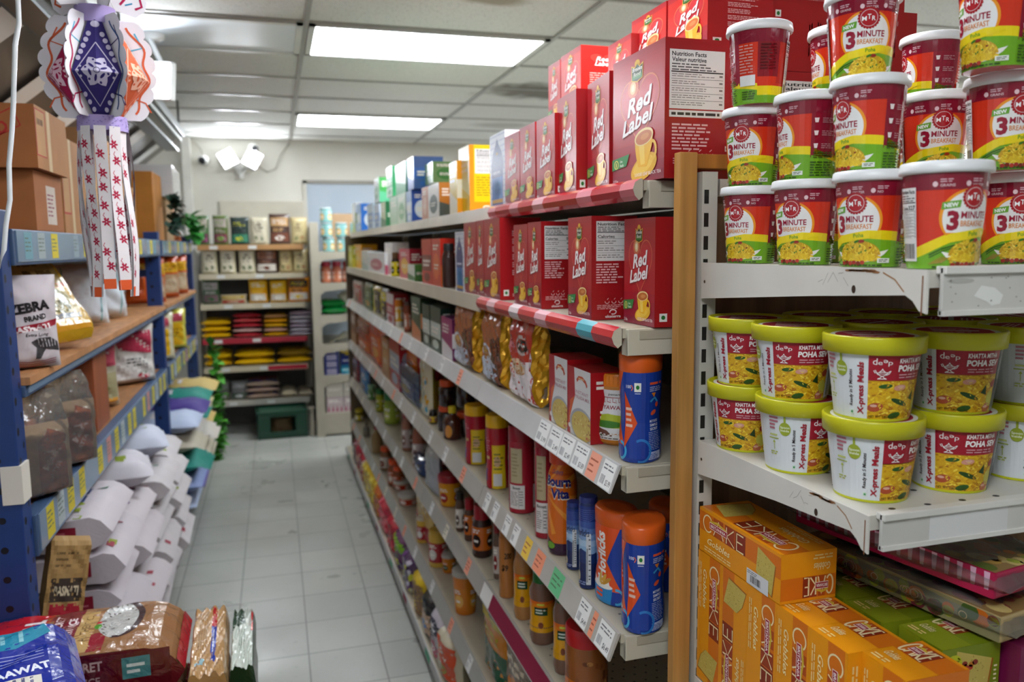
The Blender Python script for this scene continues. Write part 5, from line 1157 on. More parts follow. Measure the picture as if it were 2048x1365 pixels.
r4.jar(886, 924, 813, 902, 'brown honey bottle with yellow cap', '4A1E10', 'D8C020', .17, 'bottle', .42, mat='syrup', name='honey_bottle', cat='bottle', art=lambda rad, h: (lambda a: (a.ell(rad*.9, h*.32, rad*.4, h*.24, 'D8923A', 16), a)[1])(Art()))
r4.jar(876, 909, 811, 896, 'dark pickle jar with orange lid', '241412', 'D8501A', .18, 'jar', .9, mat='syrup', name='pickle_jar', inset=.02)
for lbl, l, r_, t, b in (('dark pickle jar stacked above another', 876, 909, 762, 811), ('dark stacked pickle jar half hidden', 911, 948, 764, 812)):
    y, rad, h, i = r4.round(l, r_, t, b, .02); dz = gat((l+r_)/2, b, i).z-r4.z
    r4.put(jar_parts(rad, .105, .022, '241412', 'D8501A', 'jar', .9, None, 'syrup'), 'pickle_jar', 'jar', lbl, y, i+.004, None, 0, max(.1, dz))
r4.jar(912, 950, 824, 895, 'dark pickle jar with orange lid', '241412', 'D8501A', .18, 'jar', .9, mat='syrup', name='pickle_jar', inset=.07)
r4.jar(858, 874, 820, 886, 'slim dark bottle with yellow label', '2A2018', '2A2A2A', .1, 'jar', .8, base='D8B83A', accent='8A2A2A', v=(.1, .6), name='sauce_bottle', cat='bottle')
r4.jar(850, 888, 733, 872, 'tub with red lid and yellow body', 'E8C83A', 'B01C2A', .3, 'taper', 1.02, base='E0C02E', accent='B01C2A', v=(.1, .8), inset=.06, name='plastic_tub', cat='tub')
r4.bag(838, 856, 712, 850, 'tall colourful noodle packet', 'D8D0B0', 'C8A83A', d=.05, kind='spots', c=('D8A02A', '4A9AB8', 'E8E4D8'))
r4.bag(793, 834, 752, 812, 'navy foil pouch leaning at the shelf edge', '1E2A5E', '1E2A5E', d=.03, mat='foil', kind='window', c=('3A4A86', 'C8B06A', 'E4E8F0'))
r4.bag(804, 834, 700, 790, 'orange and red snack pouch leaning back', 'C82A1E', 'A01420', d=.04, kind='side', c=('E8781E', 'F0B83A', 'F8E8D8'), inset=.05)
r4.box(781, 800, 676, 778, 'tall dark red carton with silver panel', 'A8142A', 'A8B4C8', 0, d=.07)
r4.box(765, 779, 684, 756, 'light brown carton', 'B9824A', 'C8A070', 1, d=.06)
r4.bag(740, 764, 648, 738, 'orange snack pouch', 'D8481E', 'B8321A', d=.05, kind='window', c=('E86A2A', 'F0A84A', 'F4E0D4'))
r4.bag(714, 738, 646, 718, 'orange snack pouch with brown top', 'C84A22', '8A4A2A', d=.05, kind='bands', c=('8A3A22', 'E0602A', 'F0D8C8'))
r4.box(703, 713, 628, 700, 'narrow brown carton at the far end', '8A5A3A', 'A87A50', 2, d=.06)

# ------------------------------------------------------------------ fifth shelf
r5 = Row(5, .657, 0)
def crushed(rad, h):
    a = Art(); r = random.Random(3); L = pi*rad
    for i in range(70): a.ell(r.uniform(-L, L), h*r.uniform(.05, .8), rad*.16, rad*.11, r.choice(('8A4A22', 'A8622E', '6E3818', 'C08040')), 7, rot=r.random()*3)
    a.l += 2; a.rect(-L*.1, h*.02, L*.5, h*.4, 'D8701E'); a.up(); a.ell(L*.15, h*.3, L*.1, h*.07, 'E8C03A', 14); return a
r5.jar(1130, 1216, 1247, 1410, 'large brown sweets jar with red lid', '96572A', 'BE1420', .22, 'cyl', .98, art=crushed, name='sweets_jar', inset=.006)
def spice(rad, h):
    a = Art(); L = pi*rad; a.rect(-L, h*.22, 2*L, h*.5, 'E0A014'); a.up()
    for k, c in enumerate(('E2921A', 'E2801C', 'DE6A1C')): a.rect(-L, h*(.58+.05*k), 2*L, h*.05, c)
    for x in (-.45, .35): a.rect(L*x-L*.18, h*.5, L*.36, h*.13, '1E4A32'); a.up(); a.lines(L*x-L*.14, h*.52, L*.28, h*.09, 2, 'D8E0D0', .5, 3); a.ell(L*x, h*.34, L*.07, h*.05, '7A3A1E', 10); a.lines(L*x-L*.1, h*.66, L*.2, h*.04, 1, 'C8D03A', .7); a.l -= 1
    return a
SP = dict(art=spice, name='spice_jar', shape='bulge')
r5.jar(1106, 1150, 1176, 1330, 'spice jar with yellow label and green lid', '7A5A4A', '1E6A2E', .16, lid_r=.72, inset=.02, **SP)
r5.jar(1059, 1111, 1139, 1316, 'brown spice jar with green lid', '7A5848', '1E6A2E', .16, lid_r=.72, **SP)
r5.jar(1027, 1068, 1092, 1270, 'tan spice jar with yellow label', 'B07A44', 'B07A44', .12, lid_r=.72, **SP)
def nine(rad, h):
    a = Art(); L = pi*rad; a.txt('200', L*.3, h*.66, h*.1, '2A1C10', w=L*.3, al='l', b=.03, sh=.1); a.txt('$9', L*.18, h*.46, h*.1, '2A1C10', w=L*.28, al='l', b=.03, sh=.1); return a
r5.jar(998, 1030, 1062, 1214, 'tall tan bottle with a handwritten price', 'B8763C', 'A86A34', .08, 'cyl', .9, art=nine, name='powder_bottle', cat='bottle')
r5.jar(986, 1004, 1040, 1118, 'small clear jar of brown spice', '6A5448', '8A1A1E', .2, 'jar', .8, base='C8BCB4', accent='8A2A2A', name='spice_jar', inset=.03)
PJ = dict(base='C8641A', accent='2A1612', name='spice_jar', v=(.2, .8), shape='jar', lid_r=.8)
r5.jar(944, 984, 1009, 1103, 'peppercorn jar with orange label', '3A221C', '9E1624', .25, **PJ)
r5.jar(928, 950, 998, 1078, 'small spice jar with red lid', '5A3A2C', '9E1624', .22, inset=.02, **PJ)
r5.jar(911, 929, 985, 1071, 'slim spice jar with black lid', '5A4236', '26221E', .16, 'jar', .85, base='D0C8C0', accent='6A5A50', name='spice_jar')
TB = dict(name='plastic_tub', cat='tub', shape='taper', lid_r=1.04, base='E09A16', accent='A82A1E', v=(.08, .8))
r5.jar(877, 922, 948, 1042, 'orange plastic tub with dark red lid', 'DD9216', '9A1626', .2, **TB)
r5.jar(867, 900, 926, 1012, 'orange plastic tub with dark red lid', 'DD9216', '9A1626', .2, inset=.05, **TB)
r5.bag(846, 868, 918, 968, 'crumpled silver pouch', 'B4B8BE', 'A4A8AE', d=.05, mat='foil', wr=.014)
r5.bag(826, 843, 926, 974, 'crumpled navy blue pouch', '1E3A6E', '16294E', d=.05, wr=.016, kind='window', c=('1A3566', 'DCE4EE', '16294E'))
BT = dict(base='B8A8A4', accent='8A6A60', name='plastic_bottle', cat='bottle', shape='jar')
r5.jar(824, 856, 834, 926, 'clear bottle with blue cap and grey label', '9A5A44', '1E4AA8', .2, lid_r=.72, v=(.1, .6), **BT)
r5.jar(803, 825, 818, 906, 'clear bottle with dark red cap', 'A4705C', '9A1A34', .2, lid_r=.72, v=(.1, .65), **BT)
r5.jar(768, 800, 784, 880, 'pale green jar with wide green lid', '8AA03A', '126A2A', .22, 'jar', .95, base='9AAE3E', accent='C8D06A', name='sweets_jar')
r5.jar(752, 770, 778, 856, 'yellow green jar with green lid', '9AA028', '126A2A', .2, 'jar', .95, base='B8B432', accent='6A8A2A', name='sweets_jar')
r5.jar(736, 752, 770, 836, 'clear jar with pale green contents', '7A9A6A', '8AB08A', .2, 'jar', .9, base='5A8A4A', accent='D8E0C8', name='sweets_jar')
r5.bag(719, 735, 740, 806, 'bright blue hanging pouch', '2A6AB0', '1E4A86', d=.04, kind='side', c=('3A8AD0', '1E2A5A', 'E0E8F4'))
r5.bag(704, 718, 724, 790, 'red and blue pouch at the far end', '8A2A34', '1E3A6E', d=.04, kind='bands', c=('1E4A86', '7A1A2A', 'E8D8D8'))

# ------------------------------------------------------------------ sixth shelf
r6 = Row(6, .307, 0)
r6.bag(1056, 1140, 1260, 1420, 'clear bag of pale grains with yellow trim', '9A8A7A', 'C88A1E', d=.12, kind='bands', c=('C8881C', 'C86A2A', 'EAD8B8'), wr=.012, inset=.03)
r6.bag(1000, 1060, 1215, 1375, 'clear bag of brown spice with orange print', '6A5646', 'B8701C', d=.1, kind='window', c=('8A7666', 'D87A2A', 'E8D8C0'), wr=.012, inset=.03)
r6.bag(958, 1004, 1178, 1318, 'orange pouch with yellow stamp and green foil', 'D8861A', '2A4A34', d=.09, kind='bands', c=('C8B020', '2A5A3E', '3A3410'), wr=.01, inset=.02)
r6.jar(906, 956, 1138, 1284, 'orange plastic bucket with clear white lid', 'D67A16', 'B9B4AC', .1, 'taper', 1.03, name='plastic_tub', cat='tub', base='D88018', accent='E8B050')
r6.jar(884, 914, 1108, 1226, 'orange bucket with white lid, partly hidden', 'D67A16', 'B9B4AC', .1, 'taper', 1.03, name='plastic_tub', cat='tub', inset=.05, base='D88018', accent='2A5A3E')
LB = dict(base='A81C28', accent='E0DCD8', name='noodle_jar', shape='cyl', v=(.15, .75), lid_r=.97)
r6.jar(858, 896, 1058, 1186, 'yellow jar with red and white label', 'D8B04A', 'D0A83A', .1, **LB)
r6.jar(834, 862, 1034, 1126, 'yellow jar with red and white label', 'D8B04A', 'C8C0B0', .1, **LB)
r6.bag(829, 858, 1010, 1112, 'long pale yellow pasta packet', 'D2B05A', 'C09A40', d=.06, kind='bands', c=('C8A04A', 'A81C28', 'F0E4C0'), inset=.04)
WT = dict(base='C23A24', accent='E8D8D0', name='plastic_tub', cat='tub', shape='taper', lid_r=1.04)
r6.jar(797, 838, 986, 1078, 'white tub with translucent lid and red label', 'C8B8A4', 'C8C4BE', .14, **WT)
r6.jar(788, 822, 960, 1046, 'white tub with translucent lid and red label', 'C8B8A4', 'C8C4BE', .14, inset=.03, **WT)
OJ = dict(base='B8502A', accent='D8C8BC', name='spice_jar', shape='jar', lid_r=.86)
r6.jar(786, 810, 932, 1020, 'brown spice jar with orange lid', '8A4A2A', 'E0501A', .18, inset=.03, **OJ)
r6.jar(776, 800, 918, 1000, 'brown spice jar with orange lid', '8A4A2A', 'E0501A', .18, **OJ)
r6.jar(760, 784, 893, 976, 'white labelled spice jar with orange lid', '8A5A3A', 'E0501A', .18, 'jar', .86, base='C8BCB0', accent='8A3A2A', name='spice_jar')
r6.jar(743, 766, 852, 948, 'tall tan bottle with small red cap', 'A08258', '9E1A2A', .12, 'bottle', .45, name='syrup_bottle', cat='bottle')
r6.jar(726, 740, 846, 900, 'clear bottle', '8A8478', '6A645A', .12, 'bottle', .45, name='syrup_bottle', cat='bottle')
r6.jar(709, 726, 816, 858, 'small jar with yellow label and yellow lid', '5A4A1E', 'C8B42A', .25, 'jar', .9, base='D8C42A', accent='E8E4D8', name='spice_jar')
# ------------------------------------------------------------------ bottom deck
r7 = Row(7, .077, -.06)
r7.bag(862, 905, 1260, 1400, 'cream bag with orange and pink lettering', 'C8BEA4', 'A89C84', d=.12, kind='side', c=('C8461E', '8A8A3A', 'E8D8C8'), wr=.012, name='food_bag')
r7.bag(850, 884, 1190, 1312, 'white bag with pink print and black mesh', 'B4ACB4', '2A2628', d=.1, kind='bands', c=('3A3A4A', 'B05A6A', 'D8D4D8'), wr=.012, name='food_bag')
r7.bag(836, 862, 1140, 1262, 'black net bag with blue oval label', '1E1C1C', '1E1C1C', d=.09, kind='window', c=('B89A80', '3A7AB8', 'D8C8B8'), wr=.01, name='food_bag')
r7.bag(818, 842, 1120, 1208, 'bright yellow pouch with brown front', 'D2B01C', 'C8A010', d=.08, kind='side', c=('8A6A4A', 'D8B81E', '2A2420'), wr=.012, name='food_bag')
r7.bag(797, 824, 1080, 1174, 'purple pouch with silver shine', '4A2A56', '3A1E46', d=.08, kind='spots', c=('6A3A7A', 'C8C0D0', 'B8B82A'), wr=.014, name='food_bag')
r7.bag(782, 806, 1052, 1130, 'lime green and purple pouch', '6A3A62', '5A2A52', d=.08, kind='bands', c=('7AAE1E', '4A2A56', 'D0D83A'), wr=.014, name='food_bag')
for k, (l, r_, t, b, c, c2, nm) in enumerate(((768, 792, 1006, 1096, 'B81E34', 'E04A5A', 'glossy red pouch'), (752, 774, 985, 1062, 'C0203A', 'E8707A', 'glossy red pouch'), (742, 760, 960, 1020, 'C8601E', 'E0A02A', 'orange pouch'),
      (730, 752, 928, 1000, 'CDA818', 'E8D04A', 'yellow frilly pouch'), (721, 740, 905, 968, 'CDA818', 'E8D04A', 'yellow frilly pouch'), (713, 731, 885, 944, 'A81E3A', 'D8C0A0', 'dark red pouch with cream swirl'),
      (706, 722, 864, 920, '9A1A34', 'D8B8A0', 'dark red pouch with cream swirl'), (702, 714, 850, 900, '7A1E34', '5A5A5E', 'dull red pouch at the far end'))):
    r7.bag(l, r_, t, b, nm, c, c, d=.08, kind='spots', c=(c2, c, c2), wr=.016, name='food_bag')

# ------------------------------------------------------------------ white-lidded cups on the end display
def poha_cup():
    P = [(.0375, 0), (.0378, .004), (.0465, .112), (.0475, .1135)]; mb = MB(); mb.lathe(P, 'C83A24', 'shrink', 48)
    f = wrap(P, .044); paint(mb, poha_art(), f, 'shrink', du=.0075)
    lb = MB(); lb.lathe([(.0475, .1115), (.0515, .1125), (.052, .116), (.0505, .1245), (.049, .1255), (.0475, .1255), (.0465, .1235), (0, .1235)], 'E4E6E8', 'plastic', 48, cap1=False); lb.lathe([(.044, .1236), (.043, .1243), (.042, .1236)], 'D8DADC', 'plastic', 48, False, False)
    return Kind('instant_meal_cup', 'cup', [('cup_body', mb), ('lid', lb)], None, 'white lidded instant meal cups')
cup = poha_cup(); CH = .1262
def face(x, y): return atan2(-x, y)    # turn that points the local front (-Y) at the viewer
# the label each position shows differs, so the turn is set cup by cup (degrees clockwise as seen from above)
cols = {'A': (.770, 1.187, 1.667), 'B': (.777, 1.052, 1.667), 'C': (.772, .905, 1.667), 'D': (.778, .790, 1.667), 'G': (.965, 1.005, 1.667), 'E': (1.005, .895, 1.667), 'H': (.905, 1.150, 1.667), 'K': (1.09, 1.150, 1.667), 'F': (1.125, .86, 1.667)}
cups = [('A', 0, -40, 'lowest cup beside the wooden post'), ('A', 1, -30, 'second layer cup beside the wooden post'), ('A', 2, 178, 'topmost cup by the post, showing its back with a white patch'),
        ('B', 0, -33, 'bottom row cup, second from the wooden post'), ('B', 1, -76, 'second layer cup, second from the wooden post'),
        ('C', 0, -32, 'bottom row cup, third from the wooden post'), ('C', 1, -52, 'second layer cup, third from the wooden post'), ('C', 2, 6, 'top layer cup facing the camera, above the third stack from the post'),
        ('D', 0, 38, 'front corner cup turned to show its nutrition panel'), ('G', 0, -20, 'bottom cup half hidden behind the front corner cup'), ('G', 1, 8, 'second layer cup above and behind the front corner cup'),
        ('E', 0, 6, 'bottom row cup right behind the front corner cup'), ('E', 1, 22, 'second layer cup near the right edge'), ('E', 2, -45, 'big looking topmost cup in the upper right corner'),
        ('H', 0, -60, 'bottom cup in the hidden back stack behind the second stack'), ('H', 1, -60, 'middle cup in the hidden back stack behind the second stack'), ('H', 2, -78, 'top cup peeking between the first and third stacks'),
        ('K', 0, -60, 'bottom cup of the farthest back stack'), ('K', 1, -60, 'middle cup of the farthest back stack'), ('K', 2, -78, 'top cup of the back stack, left of the upper right one'),
        ('F', 0, -20, 'bottom cup at the right edge of the picture'), ('F', 1, -20, 'upper cup at the right edge of the picture')]
for c, lv, a, lb in cups:
    x, y, z = cols[c]
    if c == 'A' and lv == 2: x, y = .762, 1.165
    if c == 'E' and lv == 1: x, y = .958, .878
    if c == 'C' and lv == 1: x, y = .785, .935
    if c == 'C' and lv == 2: x, y = .81, .985
    if c == 'E' and lv == 2: x, y = .912, .855
    cup.put((x, y, z+.0008+lv*CH), face(x, y)+radians(a), 'white lidded cup, '+lb)
# yellow-lidded tubs on the shelf below
def sev_tub():
    P = [(.0475, 0), (.048, .002), (.059, .092), (.06, .094)]; mb = MB(); mb.lathe(P, 'DEE2E6', 'card', 52)
    paint(mb, sev_art(), wrap(P, .055), 'card', du=.009)
    lb = MB(); lb.lathe([(.061, .0905), (.0655, .091), (.0668, .112), (.0655, .1145), (.0635, .1145), (.062, .1115), (0, .1108)], 'C6C21A', 'plastic', 52, cap1=False)
    a = Art(); a.ell(0, 0, .056, .056, 'D8D6C8', 36); a.up(); a.ell(0, .0, .05, .05, '9A1A2A', 36, a0=20, a1=340); a.up(); a.rect(-.03, -.004, .06, .008, 'D8D4D0'); a.lines(-.03, .012, .055, .02, 3, 'E0B8BC', .4); a.lines(-.03, -.034, .05, .022, 3, 'E0B8BC', .4)
    paint(lb, a, plane((0, 0, .1116), (1, 0, 0), (0, 1, 0)), 'paper'); return Kind('poha_tub', 'tub', [('tub_body', mb), ('lid', lb)], None, 'yellow lidded rice flake tubs')
tub = sev_tub(); TH = .1122; z2 = 1.3505
tubs = [(.772, 1.192, 0, -50, 'bottom tub beside the post, turned to show its barcode', -24), (.772, 1.192, 1, 0, 'upper tub beside the wooden post', -4),
        (.776, 1.052, 0, 0, 'bottom tub showing its white spoon side, second from the post', 48), (.770, 1.058, 1, 0, 'upper tub, second from the wooden post', -2),
        (.788, .905, 0, 0, 'front corner bottom tub showing the spoon side', 46), (.784, .905, 1, 0, 'front corner upper tub', 26),
        (.925, .905, 0, 0, 'bottom tub right of the front corner stack', 12), (.922, .905, 1, 0, 'upper tub right of the front corner stack', 10),
        (1.068, .915, 0, 0, 'bottom tub at the right edge showing its spoon side', 62), (1.068, .915, 1, 0, 'upper tub at the right edge showing its spoon side', 80)]
for x, y, lv, _, lb, a in tubs: tub.put((x, y, z2+lv*TH), face(x, y)+radians(a), 'yellow lidded tub, '+lb)
for k, (x, y) in enumerate(((.915, 1.185), (1.055, 1.185), (.915, 1.048), (1.06, 1.05), (1.2, 1.05), (1.2, .92), (1.2, 1.185))):
    for lv in (0, 1): tub.put((x, y, z2+lv*TH), face(x, y)+radians(30*k), f"yellow lidded tub, {'upper' if lv else 'lower'} one of the {('back left', 'back middle', 'middle left', 'middle', 'middle right', 'front far right', 'back right')[k]} hidden stack")

# ------------------------------------------------------------------ cake cartons and trays
CL, CW, CD = .245, .0795, .1
def rotart(a, w, h, deg):
    b = Art(); b.add(a, *{90: (w, 0), -90: (0, h), 180: (w, h)}[deg], rot=deg); b.l = a.l+1; return b
def cake_box(face_rot, slice_=True, seed=1, base='EE9A14', band='DC7418', fruit=False, front_slice=False):
    """standing carton: local front is the wide printed edge"""
    fr = rotart(cake_art(CL, CW, slice_, seed, base, band, fruit), CW, CL, face_rot)
    side = rotart(cake_art(CL, CD, True, seed+1, base, band, fruit), CD, CL, -90)
    if front_slice:
        side = Art(); side.rect(0, 0, CD, CL, base); side.up(); side.rect(0, CL*.75, CD, CL*.25, band); side.add(slice_art(.085, seed, fruit), CD*.5, CL*.8, dl=2); side.l = 5
        if fruit: side.ell(CD*.2, CL*.9, .014, .015, 'C8CC1E', 18); side.up(); side.txt('BEST', CD*.2, CL*.905, .005, '4A5A10', w=.02, b=.02); side.txt('EGGS', CD*.2, CL*.88, .005, '4A5A10', w=.02, b=.02)
        side.lines(CD*.9, CL*.5, .006, .09, 14, 'F8E8C0', .4)
    topa = cake_art(CW, CD, False, 1, base, band) if 0 else rotart(cake_art(CD, CW, False, 1, base, band), CD, CW, 180) if 0 else cake_art(CW*1.0, CD, False, 3, base, band)
    return box_mb(CW, CD, CL, base, fr, side, topa)
def put_cake(mb, x, y, z, rz, lab, name='cake_box', group='cake cartons on the lowest end shelf'):
    o = mb.build(name); o.location = (x, y, z); o.rotation_euler = (0, 0, rz); return tag(o, lab, 'box', group)
zb = .901
ys = [1.2165, 1.1365, 1.0565, .9765, .8965]
rots = [-90, 90, -90, -90, -90]
nm = ['orange vanilla cake carton standing next to the wooden post', 'orange vanilla cake carton standing upside down, second from the post', 'orange vanilla cake carton standing third from the post', 'orange vanilla cake carton standing fourth from the post', 'orange vanilla cake carton standing fifth from the post']
for k in range(5): put_cake(cake_box(rots[k], True, k+1), .722, ys[k], zb, -pi/2, nm[k])
put_cake(cake_box(-90, True, 7, front_slice=True), .745, .8165, zb-.0, -pi/2, 'orange cake carton at the front corner with a slice on its end')
# lying carton on top
fa = cake_art(CL, CW, True, 9); s = Art(); s.rect(.155, 0, .06, .026, 'DADADC'); s.up(); s.bars(.165, .005, .03, .012, seed=3); s.lines(.157, .018, .03, .006, 2, '5A5A5E', .4); fa.add(s, dl=12)
mb = box_mb(CL, CD, CW, 'EE9A14', fa, rotart(cake_art(CD, CW, False, 3), CD, CW, 180), rotart(cake_art(CL, CD, True, 5), CL, CD, 180))
o = mb.build('cake_box'); o.location = (.722, 1.132, zb+CL+.0015); o.rotation_euler = (0, 0, -pi/2); tag(o, 'orange cake carton lying flat on top of the standing ones, with a price sticker', 'box', 'cake cartons on the lowest end shelf')
GRN = dict(base='8E9A1E', band='7A8A18', fruit=True)
for k, (x, y, lb) in enumerate(((.83, 1.2, 'olive green fruit cake carton at the back beside the standing orange ones'), (.83, 1.118, 'olive green fruit cake carton, second from the back'), (.83, 1.036, 'olive green fruit cake carton, third from the back'), (.83, .954, 'olive green fruit cake carton, fourth from the back'))):
    put_cake(cake_box(-90, True, k+11, **GRN), x, y, zb, -pi/2, lb)
put_cake(cake_box(-90, True, 16, front_slice=True, **GRN), .85, .865, zb, -pi/2, 'olive green fruit cake carton at the front with a fruit slice on its end')
PUR = dict(base='7A1A4A', band='6A123E', fruit=True)
def purple_front(w, h):
    a = Art(); a.rect(0, 0, w, h, '7A1A4A'); a.up(); a.txt('Gobbles', w*.75, h*.25, .03, 'F0D8C0', al='l', rot=90, w=h*.5, sh=.2); a.txt('fruit cake', w*.42, h*.35, .012, 'F0D8C0', al='l', rot=90, w=h*.3); a.path([(w*.2, h*.93), (w*.4, h*.96), (w*.5, h*.9), (w*.42, h*.85)], .006, 'E0A02A'); a.path([(w*.2, h*.85), (w*.35, h*.88), (w*.3, h*.8)], .005, 'E8B84A'); return a
mb = box_mb(.1, .16, CL, '7A1A4A', purple_front(.1, CL)); o = mb.build('cake_box'); o.location = (1.008, .80, zb); tag(o, 'purple fruit cake carton at the lower right edge', 'box', 'cake cartons on the lowest end shelf')
def support(x0, x1, y0, y1, lb): put_cake(box_mb(x1-x0, y1-y0, CL, '8E9A1E', box_art(x1-x0, CL, '8E9A1E', '7A8A18', 0)), (x0+x1)/2, y0, zb, 0, lb)
support(.935, 1.07, .985, 1.24, 'olive green cake carton hidden under the wrapped fruit trays')
# two long fruit-cake trays in cellophane
def tray(z, h, print_, lab, x, y, rz):
    t = thing('fruit_cake_tray', lab, 'tray', (x, y, z), rz, 'wrapped fruit cake trays'); w, d = .36, .15; mb = MB(); mb.box(-w/2, w/2, 0, d, 0, h, 'B0184A' if print_ else 'B8A070', 'card', bev=.004)
    a = Art(); r = random.Random(4)
    if print_:
        a.rect(0, 0, w, h, 'B4164C'); a.up()
        for k in range(20): a.poly([(k*.02+.004, h), (k*.02+.013, h), (k*.02+.0115, h*.3), (k*.02+.0055, h*.3)], 'E2B4CE')
    else:
        a.rect(0, 0, w, h, '8A8460'); a.up()
        for k in range(34):
            x_, c = r.uniform(.01, w-.01), r.choice(('C8681E', 'A8B03A', '3E5A24', 'D8823A', '7A2A3A', 'B8B84A')); rr = r.uniform(.008, .016); a.ell(x_, h*r.uniform(.25, .75), rr, rr*.9, c, 14, l=2+k % 3); a.ring(x_, h*.5, rr*.7, rr*.6, .0012, 'E8C89A', 12, l=5) if k % 3 == 0 else None
    a.clip(.001, w-.001, .001, h-.001); paint(mb, a, plane((-w/2, -EPS*2, 0), (1, 0, 0), (0, 0, 1)), 'card')
    b = Art(); b.rect(0, 0, w, d, '9A7A4A'); b.up()
    for k in range(60): rr = r.uniform(.008, .02); b.ell(r.uniform(.01, w-.01), r.uniform(.01, d-.01), rr, rr*.8, r.choice(('C8A04A', 'A8B03A', '5A6A24', 'C8763A', '8A3A34', 'D8C07A')), 14, l=2+k % 4)
    b.clip(.002, w-.002, .002, d-.002); paint(mb, b, plane((-w/2, 0, h+EPS*2), (1, 0, 0), (0, 1, 0)), 'card'); mb.build('tray_box', t)
    c = bag_mb(w+.05, d+.012, h+.012, 'F0F0EE', 'F0F0EE', None, 'clear', wr=.004, seed=int(z*100), pinch=.08, bpinch=.08, nu=26, nv=14); c.v = [(vx, vz-.006, h+.008-vy) for vx, vy, vz in c.v]; c.build('cellophane_wrap', t)
tz = zb+CL
tray(tz+.006, .038, False, 'lower fruit cake tray with citrus print in cellophane', .90, .985, -pi/2+.16)
tray(tz+.062, .038, True, 'upper pink striped fruit cake tray in cellophane', .90, 1.0, -pi/2+.17)
# ------------------------------------------------------------------ goods on the blue rack
def at_box(x0, x1, y0, y1, z0, z1, name, cat, lab, base, front=None, right=None, top=None, mat='kraft', group=None, rz=0):
    mb = box_mb(x1-x0, y1-y0, z1-z0, base, front, right, top, None, mat, .003); o = mb.build(name); o.location = ((x0+x1)/2, y0, z0); o.rotation_euler = (0, 0, rz); return tag(o, lab, cat, group)
TZ = 1.7568
def kraft_front(w, h, stamp=True, txt='FOOD'):
    a = Art(); a.rect(0, 0, w, h, '9C6238'); a.up()
    if stamp: a.txt(txt, w*.68, h*.42, h*.2, 'A8302A', w=w*.34, rot=28, b=.03); a.path([(w*.45, h*.15), (w*.9, h*.66)], h*.02, 'A8302A'); a.path([(w*.4, h*.42), (w*.85, h*.93)], h*.02, 'A8302A'); a.path([(w*.85, h*.93), (w*.9, h*.66)], h*.02, 'A8302A')
    return a
def kraft_side(w, h):
    a = Art(); a.rect(0, 0, w, h, 'A87648'); a.up(); a.rect(w*.0, h*.2, w*.3, h*.75, 'A43A2E'); a.up(); a.rect(w*.02, h*.22, w*.26, h*.71, 'B48A5C'); a.up(); a.bars(w*.05, h*.7, w*.18, h*.1, '4A3424', 3); a.rect(w*.34, 0, w*.1, h, 'C8B08A'); return a
at_box(-.95, -.622, 2.50, 2.80, TZ, TZ+.165, 'shipping_carton', 'carton', 'lower brown carton with white sticker, left end of the rack top', '96582E', kraft_front(.328, .165, False), (lambda a: (a.rect(.12, .02, .1, .11, 'C8BCB0'), a.up(), a.lines(.13, .04, .07, .07, 6, '8A4A5A', .4), a)[3])((lambda a: (a.rect(0, 0, .30, .165, '9E6236'), a.up(), a)[2])(Art())))
at_box(-.95, -.60, 2.47, 2.81, TZ+.167, TZ+.335, 'shipping_carton', 'carton', 'upper brown carton with red stamped lettering, left end of the rack top', '9C6034', kraft_front(.35, .168), kraft_side(.34, .168))
at_box(-.99, -.64, 2.90, 3.34, TZ, TZ+.31, 'shipping_carton', 'carton', 'tan carton standing upright behind the stamped cartons', 'A87A48', None, kraft_side(.32, .31))
at_box(-.97, -.655, 3.38, 3.95, TZ, TZ+.40, 'shipping_carton', 'carton', 'tall pale brown carton behind the paper lantern tails', 'AC8258', None, kraft_side(.57, .4))
at_box(-.98, -.68, 4.05, 4.6, TZ, TZ+.26, 'shipping_carton', 'carton', 'brown carton hidden behind the lantern on the rack top', 'A0703E')
at_box(-.96, -.665, 5.15, 5.55, TZ, TZ+.40, 'shipping_carton', 'carton', 'orange brown carton right of the lantern on the rack top', 'B97A34', None, None)
at_box(-.92, -.655, 5.62, 6.0, TZ, TZ+.28, 'shipping_carton', 'carton', 'small plain brown carton under the white wrapped carton', 'A4845E')
at_box(-.85, -.60, 5.58, 6.28, TZ+.282, TZ+.48, 'shipping_carton', 'carton', 'white carton in shiny wrap on top of the small brown one', 'D4D4D6', None, None, None, 'shrink', rz=.04)
def garland(pts, n, cols, name, lab, r0=.05, seed=1, cat='garland', fringe=False):
    t = MB(); rr = random.Random(seed); P = [Vector(p) for p in pts]
    t.tube(P, .006, '2E4A22', 'leaf')
    for i in range(n):
        f = i/(n-1)*(len(P)-1); k = min(int(f), len(P)-2); c = P[k].lerp(P[k+1], f-k); d = Vector((rr.uniform(-.2, 1), rr.uniform(-1, .6), rr.uniform(-.9, .7))).normalized(); s = r0*rr.uniform(.7, 1.3); u = d.cross(Vector((0, 0, 1))).normalized()*s*.42; m = c+d*s*.55+Vector((0, 0, s*.1)); e = c+d*s; col = rr.choice(cols)
        t.poly([c, m-u, e, m], col, 'leaf'); t.poly([c, m, e, m+u], col, 'leaf')
    o = t.build(name); return tag(o, lab, cat)
garland([(-.60, 5.5, 2.02), (-.575, 5.4, 1.95), (-.56, 5.2, 1.86), (-.57, 5.05, 1.80)], 60, ('1E3A2E', '24483A', '162C24'), 'leaf_garland', 'dark green leaf garland hanging on the rack top beside the lantern tails', .07, 3)
garland([(-.60, 6.3, 1.96), (-.585, 6.45, 1.90), (-.57, 6.5, 1.82), (-.57, 6.56, 1.84)], 46, ('2E8A2E', '3AA03A', '1F6A24'), 'leaf_garland', 'bright green leaf garland beside the small brown carton', .10, 4)
